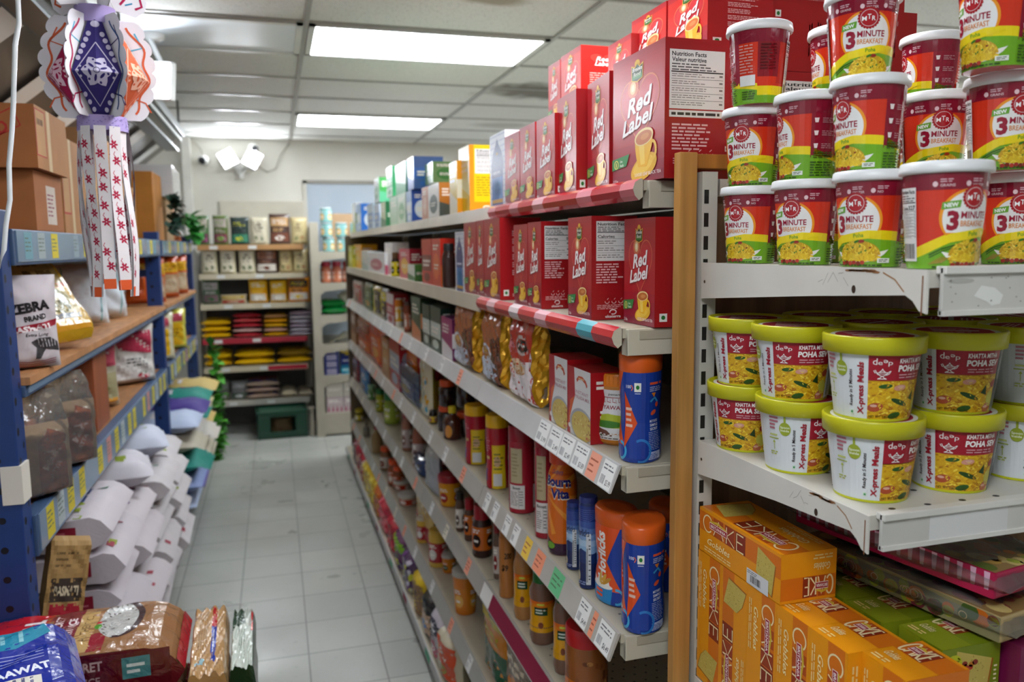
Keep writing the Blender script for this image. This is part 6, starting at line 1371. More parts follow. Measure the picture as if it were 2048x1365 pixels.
k = Kind('snack_pouch', 'bag', bag_mb(.2, .3, .07, 'D0703A', 'C05A2A', bag_art(.2, .3, 'window', 'E09A6A', 'B03A2A'), wr=.01, seed=5), None); k.put((-.70, 6.52, TZ+.02), (radians(-16), 0, pi/2-.6), 'orange pouch leaning at the far end of the rack top')
# middle shelf
MZ = 1.3868
def sack(w, h, d, base, art, seed, mat='woven', side=None, wr=.008, pinch=.22, bpinch=.12, brick=False): return bag_mb(w, h, d, base, side or base, art, mat, None, brick, pinch, bpinch, wr, seed, nu=18, nv=22)
def zebra(w, h):
    a = Art(); a.txt('ZEBRA', w*.52, h*.62, h*.1, '1E1A1C', w=w*.62, b=.05, rot=8); a.txt('BRAND', w*.6, h*.53, h*.055, '2A2628', w=w*.34, b=.04, rot=8)
    a.poly([(w*.08, h*.38), (w*.94, h*.46), (w*.97, h*.53), (w*.14, h*.45)], '9A1A2E'); a.up(); a.txt('BASMATI', w*.52, h*.418, h*.055, 'F0E4E4', w=w*.6, b=.05, rot=5.5); a.txt('Extra Long', w*.6, h*.36, h*.035, '3A3436', w=w*.35, sh=.2)
    a.poly([(w*.5, h*.3), (w*.62, h*.34), (w*.8, h*.34), (w*.93, h*.28), (w*.95, h*.18), (w*.84, h*.2), (w*.72, h*.22), (w*.62, h*.12), (w*.55, h*.12), (w*.58, h*.24)], '3A3638'); a.up()
    for q in range(6): a.path([(w*(.6+.055*q), h*.33), (w*(.63+.05*q), h*.24)], w*.012, 'C8C4C6')
    for q in range(3): a.path([(w*.14, h*(.06+.025*q)), (w*.5, h*(.03+.025*q)), (w*.88, h*(.06+.025*q))], h*.008, '9A3A4A')
    return a
def putk(mb, name, cat, loc, rot, lab, group=None): return Kind(name, cat, mb, None).put(loc, rot, lab, group)
putk(sack(.165, .25, .12, 'C6BEC2', zebra(.165, .25), 2), 'rice_sack', 'sack', (-.622, 2.36, MZ), (0, 0, radians(28)), 'white rice sack with zebra head and black lettering, near end of the middle shelf')
def ricebag(w, h):
    a = Art(); a.rect(w*.06, h*.5, w*.88, h*.36, 'A88E52'); a.rect(w*.14, h*.18, w*.72, h*.34, 'C8B888'); a.up(); a.ell(w*.5, h*.38, w*.3, h*.16, '6E6A3E', 20); a.rect(w*.16, h*.17, w*.68, h*.05, '8A8E98'); a.poly([(w*.06, h*.5), (w*.94, h*.54), (w*.94, h*.5), (w*.06, h*.46)], 'B9541E'); a.up(); a.lines(w*.2, h*.6, w*.6, h*.18, 2, '6A5426', .5, 2); a.lines(w*.25, h*.26, w*.5, h*.16, 3, '4A4A2E', .5, 3); a.rect(w*.06, h*.06, w*.88, h*.07, 'D89A2A'); return a
putk(bag_mb(.22, .36, .09, 'C79A1C', 'B88814', ricebag(.22, .36), 'film', None, True, .1, .1, .006, 4), 'rice_bag', 'bag', (-.60, 2.80, MZ+.052), (radians(-34), 0, radians(68)), 'tall yellow rice bag leaning back next to the zebra sack')
putk(bag_mb(.16, .16, .09, 'D27A1A', 'C06A14', bag_art(.16, .16, 'window', 'E0A84A', 'C8541A'), 'film', wr=.008, seed=8), 'rice_bag', 'bag', (-.90, 2.62, MZ), (0, 0, radians(40)), 'small orange bag tucked behind the zebra sack')
for q, (x, y, c, c2, lb) in enumerate(((-1.04, 3.15, 'D8641E', 'E8B81E', 'orange and yellow bag deep on the middle shelf'), (-1.06, 3.6, 'DDE0E4', '3A8AA8', 'white and blue bag deep on the middle shelf'))):
    putk(bag_mb(.24, .3, .1, c, c, bag_art(.24, .3, 'bands', c2, 'F0EAE0', '2A4A8A', seed=q), 'film', wr=.008, seed=q+20), 'rice_bag', 'bag', (x, y, MZ), (0, 0, radians(35)), lb)
def teal(w, h):
    a = Art(); a.path([(w*.22, h*.04), (w*.16, h*.5), (w*.3, h*.95)], w*.02, '3A9A9A'); a.path([(w*.8, h*.04), (w*.86, h*.5), (w*.72, h*.95)], w*.02, '3A9A9A'); a.lines(w*.35, h*.4, w*.3, h*.2, 3, 'C8CCD4', .4); return a
for q, (x, y, rz, lb) in enumerate(((-.76, 3.62, 30, 'white rice sack with teal seam, nearest of the pair under the lantern tails'), (-.74, 3.98, 34, 'white rice sack with teal seam, farther of the pair under the lantern tails'))):
    putk(sack(.26, .25, .15, 'CDD4DC', teal(.26, .25), 30+q, wr=.012), 'rice_sack', 'sack', (x, y, MZ+.013), (radians(-5), 0, radians(rz)), lb)
def attaA(w, h):
    a = Art(); a.rect(w*.0, h*.62, w, h*.24, 'D8A41A'); a.rect(0, h*.86, w, h*.14, 'C8481A'); a.rect(w*.1, h*.1, w*.2, h*.5, 'B84A1E'); a.rect(w*.4, h*.12, w*.5, h*.45, 'B89A78'); a.up(); a.ell(w*.65, h*.32, w*.2, h*.15, 'C8B498', 14); a.lines(w*.15, h*.66, w*.7, h*.14, 2, '8A5A1A', .5); return a
for q, (x, y, lb) in enumerate(((-.70, 5.12, 'orange and yellow flour bag on the middle shelf past the second upright'), (-.68, 5.62, 'orange and white flour bag behind it on the middle shelf'), (-.67, 6.1, 'orange flour bag near the last rack upright'))):
    putk(bag_mb(.26, .27, .12, 'C8581E', 'B84A1A', attaA(.26, .27), 'film', wr=.01, seed=40+q), 'flour_bag', 'bag', (x, y, MZ), (0, 0, radians(40)), lb)
# wooden blocks propping the middle shelf
BZ_ = 1.0315
for x0, x1, y, lb in ((-.765, -.70, 2.56, 'reddish wooden plank upright under the shelf, nearest the near rack post'), (-.725, -.655, 3.22, 'reddish wooden plank upright under the middle shelf, farther one')):
    mb = MB(); mb.box(-(x1-x0)/2, (x1-x0)/2, 0, .24, 0, 1.3335-BZ_, '9A5636', 'wood', bev=.002); o = mb.build('wooden_plank'); o.location = ((x0+x1)/2, y, BZ_); tag(o, lb, 'plank')
# flour in clear bags
def flour(x, y, rz, lb, seed, h=.27):
    t = thing('flour_bag', lb, 'bag', (x, y, BZ_), rz, 'clear bags of brown flour'); t.rotation_euler = (0, 0, rz); w, d = .17, .11
    def art(w, h):
        a = Art(); a.poly([(w*.5, h*.02), (w*.98, h*.02), (w*.98, h*.85), (w*.75, h*.95), (w*.5, h*.8)], '8E3A1C'); a.up(); a.poly([(w*.55, h*.75), (w*.75, h*.93), (w*.96, h*.83), (w*.96, h*.7)], 'B8561E'); a.poly([(w*.55, h*.03), (w*.97, h*.03), (w*.97, h*.25), (w*.6, h*.18)], 'B4581A'); a.up()
        a.txt('Maa', w*.74, h*.5, h*.1, 'D8C4C0', w=w*.34, rot=55, b=.05); a.txt('ATTA', w*.8, h*.36, h*.07, 'D0B8B4', w=w*.3, rot=55, b=.03); a.lines(w*.6, h*.62, w*.3, h*.05, 1, 'D0B8B4', .6); return a
    bag_mb(w, h*.76, d, 'A88A6A', '9C7E60', art(w, h*.76), 'film', None, True, .12, .1, .005, seed).build('flour_pack', t)
    c = bag_mb(w+.012, h*1.12, d+.014, 'F0F0EE', 'F0F0EE', None, 'clear', None, True, .34, .05, .008, seed+1); c.v = [(vx, vy-.007, vz-.0) for vx, vy, vz in c.v]; c.build('plastic_wrap', t)
flour(-.63, 2.37, radians(46), 'clear bag of brown flour with rust label, nearest the near rack post', 51, .26); flour(-.63, 2.70, radians(46), 'clear bag of brown flour with rust label, second from the near rack post', 53, .262)
def slant(w, h):
    a = Art(); a.rect(w*.1, h*.1, w*.8, h*.4, 'C8A04A'); a.rect(w*.1, h*.5, w*.8, h*.1, 'D8A81E'); a.rect(w*.1, h*.6, w*.8, h*.3, '8A3A3A'); a.up(); a.ell(w*.5, h*.3, w*.2, h*.1, 'B8B04A', 12); return a
putk(bag_mb(.2, .3, .09, 'B8953A', 'B8953A', slant(.2, .3), 'film', wr=.006, seed=61), 'lentil_bag', 'bag', (-.78, 3.14, BZ_+.046), (radians(-30), 0, radians(60)), 'yellow and maroon bag slumped between the wooden planks')
def greenb(w, h):
    a = Art(); a.rect(w*.08, h*.08, w*.84, h*.42, 'A8A07A'); a.rect(w*.08, h*.6, w*.84, h*.3, 'B04A5A'); a.up(); a.ell(w*.5, h*.28, w*.24, h*.09, '7A8A4A', 16); a.ell(w*.5, h*.28, w*.17, h*.06, 'C8C49A', 14); a.rect(w*.08, h*.08, w*.84, h*.06, 'C88A2A'); a.lines(w*.2, h*.7, w*.6, h*.12, 2, 'E0C4C8', .5); return a
putk(bag_mb(.26, .3, .12, 'B8B09A', 'A8A08A', greenb(.26, .3), 'film', wr=.008, seed=62), 'lentil_bag', 'bag', (-.74, 3.66, BZ_), (0, 0, radians(38)), 'beige bag with green oval on the lower shelf past the planks')
def pinkb(w, h):
    a = Art(); a.poly([(w*.1, h*.9), (w*.9, h*.9), (w*.9, h*.5), (w*.3, h*.6)], 'A8324A'); a.rect(w*.2, h*.1, w*.7, h*.4, 'D4D0CC'); a.up(); a.lines(w*.4, h*.3, w*.4, h*.16, 3, '4A4A4C', .5, 3); a.ell(w*.7, h*.14, w*.12, h*.06, 'B83A4A', 12); a.ell(w*.7, h*.2, w*.08, h*.04, '4A6A3A', 10); return a
putk(bag_mb(.3, .295, .13, 'C8C2BC', 'B8B0AA', pinkb(.3, .295), 'film', wr=.01, seed=63), 'rice_bag', 'bag', (-.70, 4.32, BZ_), (0, 0, radians(36)), 'white and pink bag on the lower shelf beside the second rack upright')
def yelb(w, h):
    a = Art(); a.rect(w*.3, h*.12, w*.5, h*.55, 'D8A81A'); a.rect(w*.22, h*.08, w*.08, h*.6, 'B83A2A'); a.rect(w*.2, h*.7, w*.6, h*.2, 'B84A5A'); a.up(); a.lines(w*.4, h*.3, w*.3, h*.25, 3, '7A5A1A', .5, 4); return a
putk(bag_mb(.28, .29, .12, 'CFC8A8', 'C8C09A', yelb(.28, .29), 'film', wr=.01, seed=64), 'flour_bag', 'bag', (-.69, 5.15, BZ_), (0, 0, radians(36)), 'yellow and cream flour bag on the lower shelf past the second upright')
putk(bag_mb(.26, .27, .12, 'D0C84A', 'C8C06A', yelb(.26, .27), 'film', wr=.01, seed=65), 'flour_bag', 'bag', (-.67, 5.75, BZ_), (0, 0, radians(36)), 'yellow green flour bag near the last rack upright')
# heaps of rice sacks on the bottom deck (each one lying, its sewn end to the aisle)
def lying(w, h, d, base, art, seed, x, y, z, rz, lab, group, mat='woven', wr=.009, blk=False):
    """w across, h long, d thick; local front turned up, top end pointing along +X when rz = -90"""
    mb = bag_mb(w, h, d*.96, base, base, art, mat, None, blk, .1 if blk else .16, .1 if blk else .16, wr*1.5 if blk else wr, seed, nu=14, nv=18); mb.v = [(vx, vz, d*.96-vy) for vx, vy, vz in mb.v]
    if blk:
        a = Art(); rr = random.Random(seed); u0 = h*rr.uniform(.64, .72); a.rect(u0, d*.3, h*.15, d*.42, '8A1A30'); a.up(); a.lines(u0+h*.02, d*.4, h*.11, d*.22, 2, 'B8606E', .5, seed); a.lines(h*.1, d*.3, h*.5, d*.36, 3, '9A6A84', .35, seed+1); paint(mb, a, plane((w/2+.0015, 0, 0), (0, 1, 0), (0, 0, 1)), mat)
    o = mb.build('rice_sack'); o.location = (x, y, z); o.rotation_euler = (0, 0, rz); return tag(o, lab, 'sack', group)
def sackart(w, h, c, red=True):
    a = Art(); a.lines(w*.15, h*.3, w*.6, h*.3, 5, '9A8A98', .3, 3)
    if red: a.rect(w*.02, h*.62, w*.14, h*.14, '8E1A2E')
    rr = random.Random(int(w*1000)+int(r.random()*99))
    for q in range(5): a.rect(w*rr.uniform(.05, .85), h*rr.uniform(.72, .92), w*.07, h*.04, rr.choice(('8A9A2E', '6A4A7A', '9A3A4A', '5A7A6A')))
    a.rect(w*.4, h*.1, w*.3, h*.14, 'B84A5A'); a.lines(w*.2, h*.72, w*.5, h*.1, 2, '3A4A7A', .4, 5); return a
r = random.Random(9); tops = {}
for col, (y, n, x, basec) in enumerate(((2.62, 7, -.96, 'BEB6BC'), (3.10, 6, -.96, 'C4BCC0'), (3.58, 6, -.95, 'C0BABC'), (4.06, 6, -.95, 'C6C0C2'))):
    z = .11
    for k in range(n):
        d = .112 if col == 0 else .105; dx = r.uniform(-.035, .03)
        lab = f"white rice sack with red square, {ORD[n-k]} from the top in the {('nearest', 'second nearest', 'third nearest', 'farthest white')[col]} sack pile"
        lying(.43, .56, d, basec, sackart(.44, .56, basec), 70+col*10+k, x+dx-.09, y+.22+r.uniform(-.01, .01), z, -pi/2+r.uniform(-.03, .03), lab, 'white rice sacks piled on the bottom deck', blk=True)
        z += d
for q, (y, z, c, lb) in enumerate(((3.35, .742, 'C4C0C8', 'crumpled white sack with small green squares slumped on top of the piles'), (3.85, .742, 'C0C4D4', 'crumpled pale blue white sack on top of the farther piles'))):
    def sq(w, h):
        a = Art(); rr = random.Random(q)
        for i in range(7): a.rect(rr.uniform(.1, .8)*w, rr.uniform(.2, .9)*h, .03, .04, '8A9A2E')
        return a
    lying(.36, .5, .14, c, sq(.36, .5), 90+q, -1.02, y+.1, z, -pi/2+.2, lb, None, wr=.02)
far = ((4.98, 'B8C4DE', '8A9AC8', 'pale blue rice sack'), (5.41, '4A3A8A', '6A5AA8', 'violet rice sack'), (5.84, '2A8A7E', '7A2A6A', 'teal rice sack with purple zigzag'), (6.27, 'C8B070', 'D8CFA0', 'straw coloured rice sack'))
for q, (y, c, c2, nm_) in enumerate(far):
    z = .11
    for k in range(5):
        cc = (c, c2, '2A8A7E', 'C4BCA8', 'CEC8C0')[(k+q) % 5] if k < 4 else c
        def zz(w, h):
            a = Art(); a.path([(w*(.2+.25*(i % 2)), h*(.1+.12*i)) for i in range(7)], w*.08, c2); a.lines(w*.5, h*.3, w*.35, h*.3, 3, 'D8D4DC', .5, 3); return a
        lying(.42, .58, .122, cc, zz(.42, .58), 110+q*6+k, -1.07+r.uniform(-.02, .03), y+.21, z, -pi/2, f"{('bottom', 'second lowest', 'middle', 'second highest', 'topmost')[k]} sack of the coloured pile, {ORD[q+1]} past the white piles", 'coloured rice sacks piled on the bottom deck'); z += .122
garland([(-.52, 6.80, .92), (-.49, 6.82, .7), (-.49, 6.8, .45), (-.5, 6.8, .2), (-.52, 6.8, .03)], 150, ('3A8A1E', '4AA02A', '2A6A1A', '5AAE3A'), 'leaf_garland', 'bright green leaf garland hanging down at the far end of the rack', .085, 6)

# ------------------------------------------------------------------ pouches on the wall shelves
def wrow(z, items, shelfname, y=7.66):
    for n, (l, r_, pt, col, acc, kind, lab) in enumerate(items):
        a, b = at(l, 500, y=y), at(r_, 500, y=y); h = min(.29, max(.06, at((l+r_)/2, pt, y=y).z-z)); w = b.x-a.x
        art = bag_art(w, h, kind, *acc, seed=n) if kind else None
        putk(bag_mb(w*1.03, h, .06, col, col, art, 'film', wr=.005, seed=n*3+int(z*90), nu=10, nv=12, pinch=.1), 'food_pouch', 'bag', ((a.x+b.x)/2, y, z+.0005), (0, 0, 0), f"{lab}, {ORD[n+1]} from the left on the {shelfname} wall shelf")
CR = ('D0C8B0', '4A3A34', '5A6A4A')
wrow(1.735, [(385, 420, 431, '4A6A3E', ('C0B8A8', '7A2A5A', '5A8A3A'), 'bands', 'green topped pouch with purple print'), (428, 458, 431, '54682E', ('B0A49A', '7A3A4A', '6A9A3A'), 'bands', 'green topped pouch with brown print'), (463, 500, 434, '22342E', ('2E3A3A', '2E7A5E', 'D0D02A'), 'bands', 'dark pouch with yellow patch'), (502, 537, 435, 'C8C0A6', CR, 'crown', 'cream pouch with dark crest'), (541, 582, 428, '4A342C', ('C49A6A', '7A4A3A', 'E8DCD0'), 'bands', 'brown pouch with photo front'), (583, 616, 435, 'B8A67A', ('C8B888', '5A3A34', 'A87A4A'), 'crown', 'tan pouch with crest')], 'top')
wrow(1.475, [(402, 433, 497, 'B8B092', CR, 'crown', 'cream pouch with dark crest'), (438, 470, 497, 'C2BA9C', CR, 'crown', 'cream pouch with dark crest'), (476, 509, 497, 'C2BA9C', CR, 'crown', 'cream pouch with dark crest'), (511, 554, 498, '4A2E26', ('8A5A42', 'D8D0C4', '6A3A2A'), 'bands', 'dark brown pouch with white grains'), (557, 584, 498, 'B4A070', ('C2AE7C', '5A3A34', 'A8724A'), 'crown', 'tan pouch with crest'), (585, 616, 498, 'BCA878', ('C8B888', '5A3A34', 'A8724A'), 'crown', 'tan pouch with crest')], 'second')
wrow(1.205, [(400, 434, 560, '3E5A3A', ('A49C9C', '6A5258', '2A5A2E'), 'bands', 'clear pouch of beans with green header'), (436, 488, 590, 'B8A88A', ('C0A030', 'A83A2E', 'D0C4A8'), 'bands', 'slumped beige and red pouch'), (494, 531, 558, 'D89A14', ('E0B42A', 'CFC8B8', 'F0ECE4'), 'bands', 'orange and white pouch'), (536, 570, 560, 'D8A014', ('E0B42A', 'CFC8B8', 'F0ECE4'), 'bands', 'orange and white pouch'), (573, 616, 555, 'E08A14', ('2A2A26', 'E4E0D8', 'F0C81E'), 'bands', 'orange and yellow pouch with black badge')], 'third')
def wstack(z, l, r_, n, d, col, accs, lab, shelfname, y=7.66):
    a, b = at(l, 640, y=y), at(r_, 640, y=y); w = b.x-a.x
    for k in range(n):
        c = col[k % len(col)]; mb = bag_mb(w, .36, d*.97, c, c, bag_art(w, .36, 'bands', *accs), 'film', None, False, .12, .12, .006, int(l)+k, nu=10, nv=12); mb.v = [(vx, vz, d*.97-vy) for vx, vy, vz in mb.v]; o = mb.build('lentil_bag'); o.location = ((a.x+b.x)/2, y-.02, z+.0005+k*d)
        tag(o, f"{lab}, {('bottom', 'second lowest', 'third lowest', 'fourth lowest', 'fifth lowest', 'sixth lowest', 'seventh lowest')[k]} on the {shelfname} wall shelf", 'bag', 'bags lying on the wall shelves')
YL = ('E8C01E', 'C89A10', 'A83A2A')
wstack(.893, 400, 462, 3, .058, ['D8A80E'], YL, 'yellow lying bag in the left stack', 'fourth'); wstack(.893, 464, 524, 5, .045, ['B8323A', 'C8A8A0', 'B02A34', 'C04A4A', 'A82430'], ('D8D0CC', '2A2A2A', 'E0D8D0'), 'red and white lying bag in the second stack', 'fourth')
wstack(.893, 526, 576, 5, .042, ['D8A410', 'C8A090', 'D8AA18', 'D89A1A', 'B88A5A'], YL, 'yellow lying bag in the third stack', 'fourth'); wstack(.893, 578, 626, 6, .038, ['C8C0CC', 'CCC6CE', 'B8A8B8'], ('D8D4DC', 'A87A9A', 'B8B0C0'), 'white lying bag in the right stack', 'fourth')
wstack(.632, 403, 460, 2, .07, ['C89A0C', 'E0B40E'], YL, 'yellow lying bag in the left stack', 'fifth'); wstack(.632, 464, 547, 2, .07, ['E0B00E'], YL, 'long yellow lying bag in the middle stack', 'fifth'); wstack(.632, 550, 622, 2, .068, ['E0AE0E', '8A6A1A'], YL, 'long yellow lying bag in the right stack', 'fifth')
wrow(.318, [(420, 444, 763, '5A5A54', ('7A7478', '4A5A3A', '9A9898'), 'bands', 'grey bag of seeds with green header'), (447, 482, 764, '6A6A6A', ('7A787A', '4A5A4A', 'C8C8CC'), 'bands', 'shiny grey bag of seeds')], 'lowest')
wstack(.318, 484, 553, 3, .056, ['A89080', 'A48A7C', 'B09A88'], ('A83A4A', '2A4A9A', 'B83A4A'), 'red and blue lying bag', 'lowest'); wstack(.318, 555, 588, 1, .07, ['C0B49A'], ('B8AC94', 'C8BCA4', 'B0A48C'), 'cream lying bag beside the red and blue ones', 'lowest'); wstack(.318, 590, 622, 1, .05, ['BCB098'], ('B8AC94', 'C8BCA4', 'B0A48C'), 'cream lying bag at the right end', 'lowest')
# green crate on the floor below
t = thing('plastic_crate', 'dark green plastic crate on the floor under the wall shelves', 'crate', (.01, 7.36, .001), .06)
mb = MB(); w, d, h, c = .215, .3, .25, '12402E'
mb.box(-w, w, 0, d, 0, .02, c, 'plastic'); mb.box(-w, w, d-.015, d, .02, h, c, 'plastic'); mb.box(-w, -w+.02, 0, d, .02, h, c, 'plastic', bev=.003); mb.box(w-.02, w, 0, d, .02, h, c, 'plastic', bev=.003)
for a in ((-w, w, .02, .06), (-w, w, h-.05, h), (-w, -.11, .06, h-.05), (.11, w, .06, h-.05)): mb.box(a[0], a[1], -.008, .012, a[2], a[3], c, 'plastic', bev=.003)
mb.build('crate_body', t); mb = MB(); mb.box(-w-.008, w+.008, -.012, d+.006, h-.015, h, '164A36', 'plastic', bev=.004); mb.build('rim', t)
putk(sack(.2, .17, .14, '6E5A3E', None, 140, wr=.016), 'burlap_bag', 'bag', (.005, 7.45, .022), .1, 'brown bag inside the green crate')
mb = MB(); mb.lathe([(.024, 0), (.028, .01), (.024, .1), (.016, .18), (.012, .2), (.012, .23), (.03, .25), (.028, .26)], 'B8B0A0', 'plastic', 16); o = mb.build('bottle'); o.location = (.268, 7.4, .001); tag(o, 'small pale bottle on the floor beside the beige shelf unit', 'bottle')
# goods on the beige side unit
def pj(x, y, z): d = Vector((x, y, z-EYE)); return CX+F*d.dot(RT)/d.dot(FW), CY-F*d.dot(UP)/d.dot(FW)
def tin_parts(): return jar_parts(.052, .13, .012, '3A6A6E', 'A8B0B0', 'cyl', .97, band_art(.052, .118, .05, .95, '7FB0AE', 'D8B06A', 4, None, 'E4EEEE'))
tin = Kind('food_tin', 'tin', tin_parts(), None, 'teal tins on the side unit')
tn = 0
for lv, xs in ((0, (.475, .60, .72)), (1, (.46, .59, .72)), (2, (.46,)),):
    for q, x in enumerate(xs):
        tn += 1; tin.put((x, 7.42, 1.6655+.131*lv), .3*q, f"teal and white tin, {('left', 'middle', 'right')[q]} one in the {('bottom', 'second', 'third')[lv]} layer on the side unit")
at_box(.52, .84, 7.75, 8.0, 1.6655, 2.02, 'shipping_carton', 'carton', 'brown carton behind the teal tins on the side unit', 'B09272')
rj = Kind('food_jar', 'jar', jar_parts(.045, .19, .04, 'B8664A', '9A1A34', 'jar', .92, band_art(.045, .15, .1, .7, 'C8785A', 'E0B09A', 3)), None, 'red lidded jars on the side unit')
for q, x in enumerate((.44, .535, .63)): rj.put((x, 7.4, 1.3905), 0, f"jar with dark red lid and peach label, {('left', 'middle', 'right')[q]} one on the side unit")
for q, (x, z, rz, lb) in enumerate(((.50, 1.1005, .0, 'lower green glossy bag on the side unit'), (.50, 1.166, .1, 'upper green glossy bag on the side unit'))):
    mb = bag_mb(.24, .3, .07, '0E7A34', '0E7A34', bag_art(.24, .3, 'window', '2A9A4A', 'D8D8C8'), 'film', wr=.01, seed=150+q, nu=10, nv=12); mb.v = [(vx, vz, .07-vy) for vx, vy, vz in mb.v]; o = mb.build('vegetable_bag'); o.location = (x, 7.36, z); o.rotation_euler = (0, 0, rz); tag(o, lb, 'bag')
putk(bag_mb(.1, .2, .05, 'C8C4B4', 'C8C4B4', None, 'film', seed=155), 'vegetable_bag', 'bag', (.66, 7.4, 1.135), (radians(-20), radians(-28), 0), 'pale packet leaning on the green bags on the side unit')
for q in range(7):
    mb = bag_mb(.035, .36, .025, 'CFC9AE', 'CFC9AE', None, 'film', seed=160+q, nu=6, nv=8); mb.v = [(vx, vz, .025-vy) for vx, vy, vz in mb.v]; o = mb.build('noodle_packet'); o.location = (.46+.045*q, 7.36+.015*(q % 3), .841+.026*(q // 4)*0+(.0)); o.rotation_euler = (0, 0, -.5 if q % 2 else -.2); o.location.z = .841+.0265*q; tag(o, f'cream noodle packet, {ORD[q+1]} from the bottom of the loose pile on the side unit', 'packet', 'loose cream noodle packets')
def bluebox(w, h):
    a = Art(); a.rect(0, 0, w, h, '23358A'); a.up(); a.rect(w*.15, h*.1, w*.7, h*.75, 'B8B4D0'); a.up(); a.lines(w*.2, h*.2, w*.6, h*.5, 2, '7A7AA8', .4); return a
for q in range(4): at_box(.395, .52, 7.36, 7.6, .5555+.064*q, .6185+.064*q, 'grocery_box', 'box', f"blue and lilac box, {('bottom', 'second', 'third', 'top')[q]} of the left stack on the side unit", '23358A', bluebox(.125, .063), None, None, 'card', 'blue boxes on the side unit')
for q, (c, c2) in enumerate((('1E7AA8', '5AC0D8'), ('1E2A6A', '2A3A8A'), ('1E2A5A', 'D8B81E'))):
    at_box(.54, .70, 7.36, 7.6, .5555+.085*q, .6395+.085*q, 'grocery_box', 'box', f"{('cyan', 'dark blue', 'navy and yellow')[q]} box on the right stack of the side unit", c, box_art(.16, .084, c, c2, 0, q), None, None, 'card')
for q in range(2):
    for k in range(2): at_box(.40+.155*k, .55+.155*k, 7.34, 7.6, .2105+.142*q, .3505+.142*q, 'tissue_pack', 'pack', f"{'upper white' if q else 'lower pink and white'} pack, {'right' if k else 'left'} one at the bottom of the side unit", 'C8C2BA' if q else 'A8485E', box_art(.15, .14, 'D0CAC0' if q else 'C8B8BC', 'D0CAC0' if q else 'A82A5A', 0 if q else 3, q), None, None, 'film')

# ------------------------------------------------------------------ paper lantern and cable
LX, LY, LZ = -.352, 2.0, 1.988
t = thing('paper_lantern', 'hanging festival paper lantern with purple, magenta and orange panels and streamers', 'lantern', (LX, LY, LZ))
def kite(c1, c2, seed):
    a = Art(); H = .205; mid = .085
    def at_(v): return .012+.035*(v/mid) if v < mid else .012+.035*(1-(v-mid)/(H-mid))
    a.poly([(-.013, 0), (.013, 0), (.047, mid), (.013, H), (-.013, H), (-.047, mid)], c1); a.up(); W = c2
    for s in (-1, 1):
        for k in range(5): a.ell(s*(.013+.006*k*.9), H-.035-.014*k, .005, .006, W, 10)
        for k in range(3): a.ell(s*(.012+.007*k), .014+.014*k, .004, .005, W, 9)
    a.path([(0, .15), (.04, mid), (0, .02), (-.04, mid), (0, .15)], .0022, W); a.ell(0, H-.012, .009, .008, W, 10); a.up()
    P = []
    for k in range(24): t_ = 2*pi*k/24; q = .026+.004*cos(6*t_); P.append((q*cos(t_), mid+.002+q*1.1*sin(t_)))
    a.poly(P, W); a.up()
    for k in range(6): t_ = 2*pi*k/6+.3; a.ell(.014*cos(t_), mid+.002+.015*sin(t_), .007, .0025, c1, 10, rot=t_+pi/2*(k % 2)); a.ell(.022*cos(t_+.5), mid+.002+.024*sin(t_+.5), .0025, .0025, c1, 8)
    a.ring(0, mid+.002, .006, .006, .0012, c1, 12)
    for s in (-1, 1): a.ell(s*.037, mid, .0035, .0035, W, 8); a.ell(s*.031, mid+.01, .0025, .0025, W, 8); a.ell(s*.031, mid-.01, .0025, .0025, W, 8)
    return a, mid, H
for k, (c1, c2, nm_) in enumerate((('2E2468', 'BEB8D0', 0), ('D2603A', 'EDB49A', 0), ('C8385A', 'EBC0CC', 0), ('2E2468', 'BEB8D0', 0), ('D2603A', 'EDB49A', 0), ('A8124A', 'ECC4D4', 0))):
    ang = -pi/2+.13+k*pi/3; a, mid, H = kite(c1, c2, k); mb = MB(); cr, sr = cos(ang), sin(ang)
    def fn(u, v, o):
        rr = (.04+.062*(v/mid) if v < mid else .04+.062*(1-(v-mid)/(H-mid)))-abs(u)*.3+o*3
        return Vector((rr*cr-u*sr, rr*sr+u*cr, v))
    paint(mb, a, fn, 'paper', du=.0118, dv=.0213, eps=.0002); mb.build('folded_panel', t)
    # scalloped frill between two panels
    mb = MB(); a2 = ang+pi/6; er = (cos(a2), sin(a2)); fr = Art(); P = [(.03, .0)]
    for q in range(49): v = .215*q/48; P.append((.078+.03*sin(pi*v/.215)+.009*abs(sin(q*pi/8))**.6, v))
    P += [(.03, .215)]; fr.poly(P, 'E2E0E6'); fr.up()
    fr.path([(.046+.05*sin(pi*v/.215)**.7+.006*sin(v*90), v) for v in [.215*i/30 for i in range(2, 29)]], .0045, ('3A5A8A', c1, 'B03A5A')[k % 3]); fr.path([(.06, .15), (.09, .16), (.075, .19)], .003, '4AB0D0' if k % 2 else c1); fr.path([(.06, .05), (.09, .04), (.1, .02)], .003, c1)
    paint(mb, fr, lambda u, v, o: Vector((er[0]*u-er[1]*o*2, er[1]*u+er[0]*o*2, v)), 'paper', eps=.0003); paint(mb, fr, lambda u, v, o: Vector((er[0]*u+er[1]*(o*2+.0004), er[1]*u-er[0]*(o*2+.0004), v)), 'paper', eps=.0003); mb.build('scalloped_frill', t)
mb = MB(); mb.lathe([(.042, .2), (.04, .235), (.041, .236)], 'A898CC', 'paper', 24, False, False)
mb.build('paper_crown_band', t); mb = MB(); mb.lathe([(.052, -.028), (.050, .004)], 'A898CC', 'paper', 24, False, False)
for k in range(150):
    q, v = RND.uniform(0, 2*pi), RND.uniform(-.026, .002); rr = .0527
    mb.poly([(rr*cos(q+s*.03), rr*sin(q+s*.03), v+w_) for s, w_ in ((-1, -.001), (1, -.001), (1, .001), (-1, .001))], '8A78B8', 'paper')
mb.build('paper_band', t)
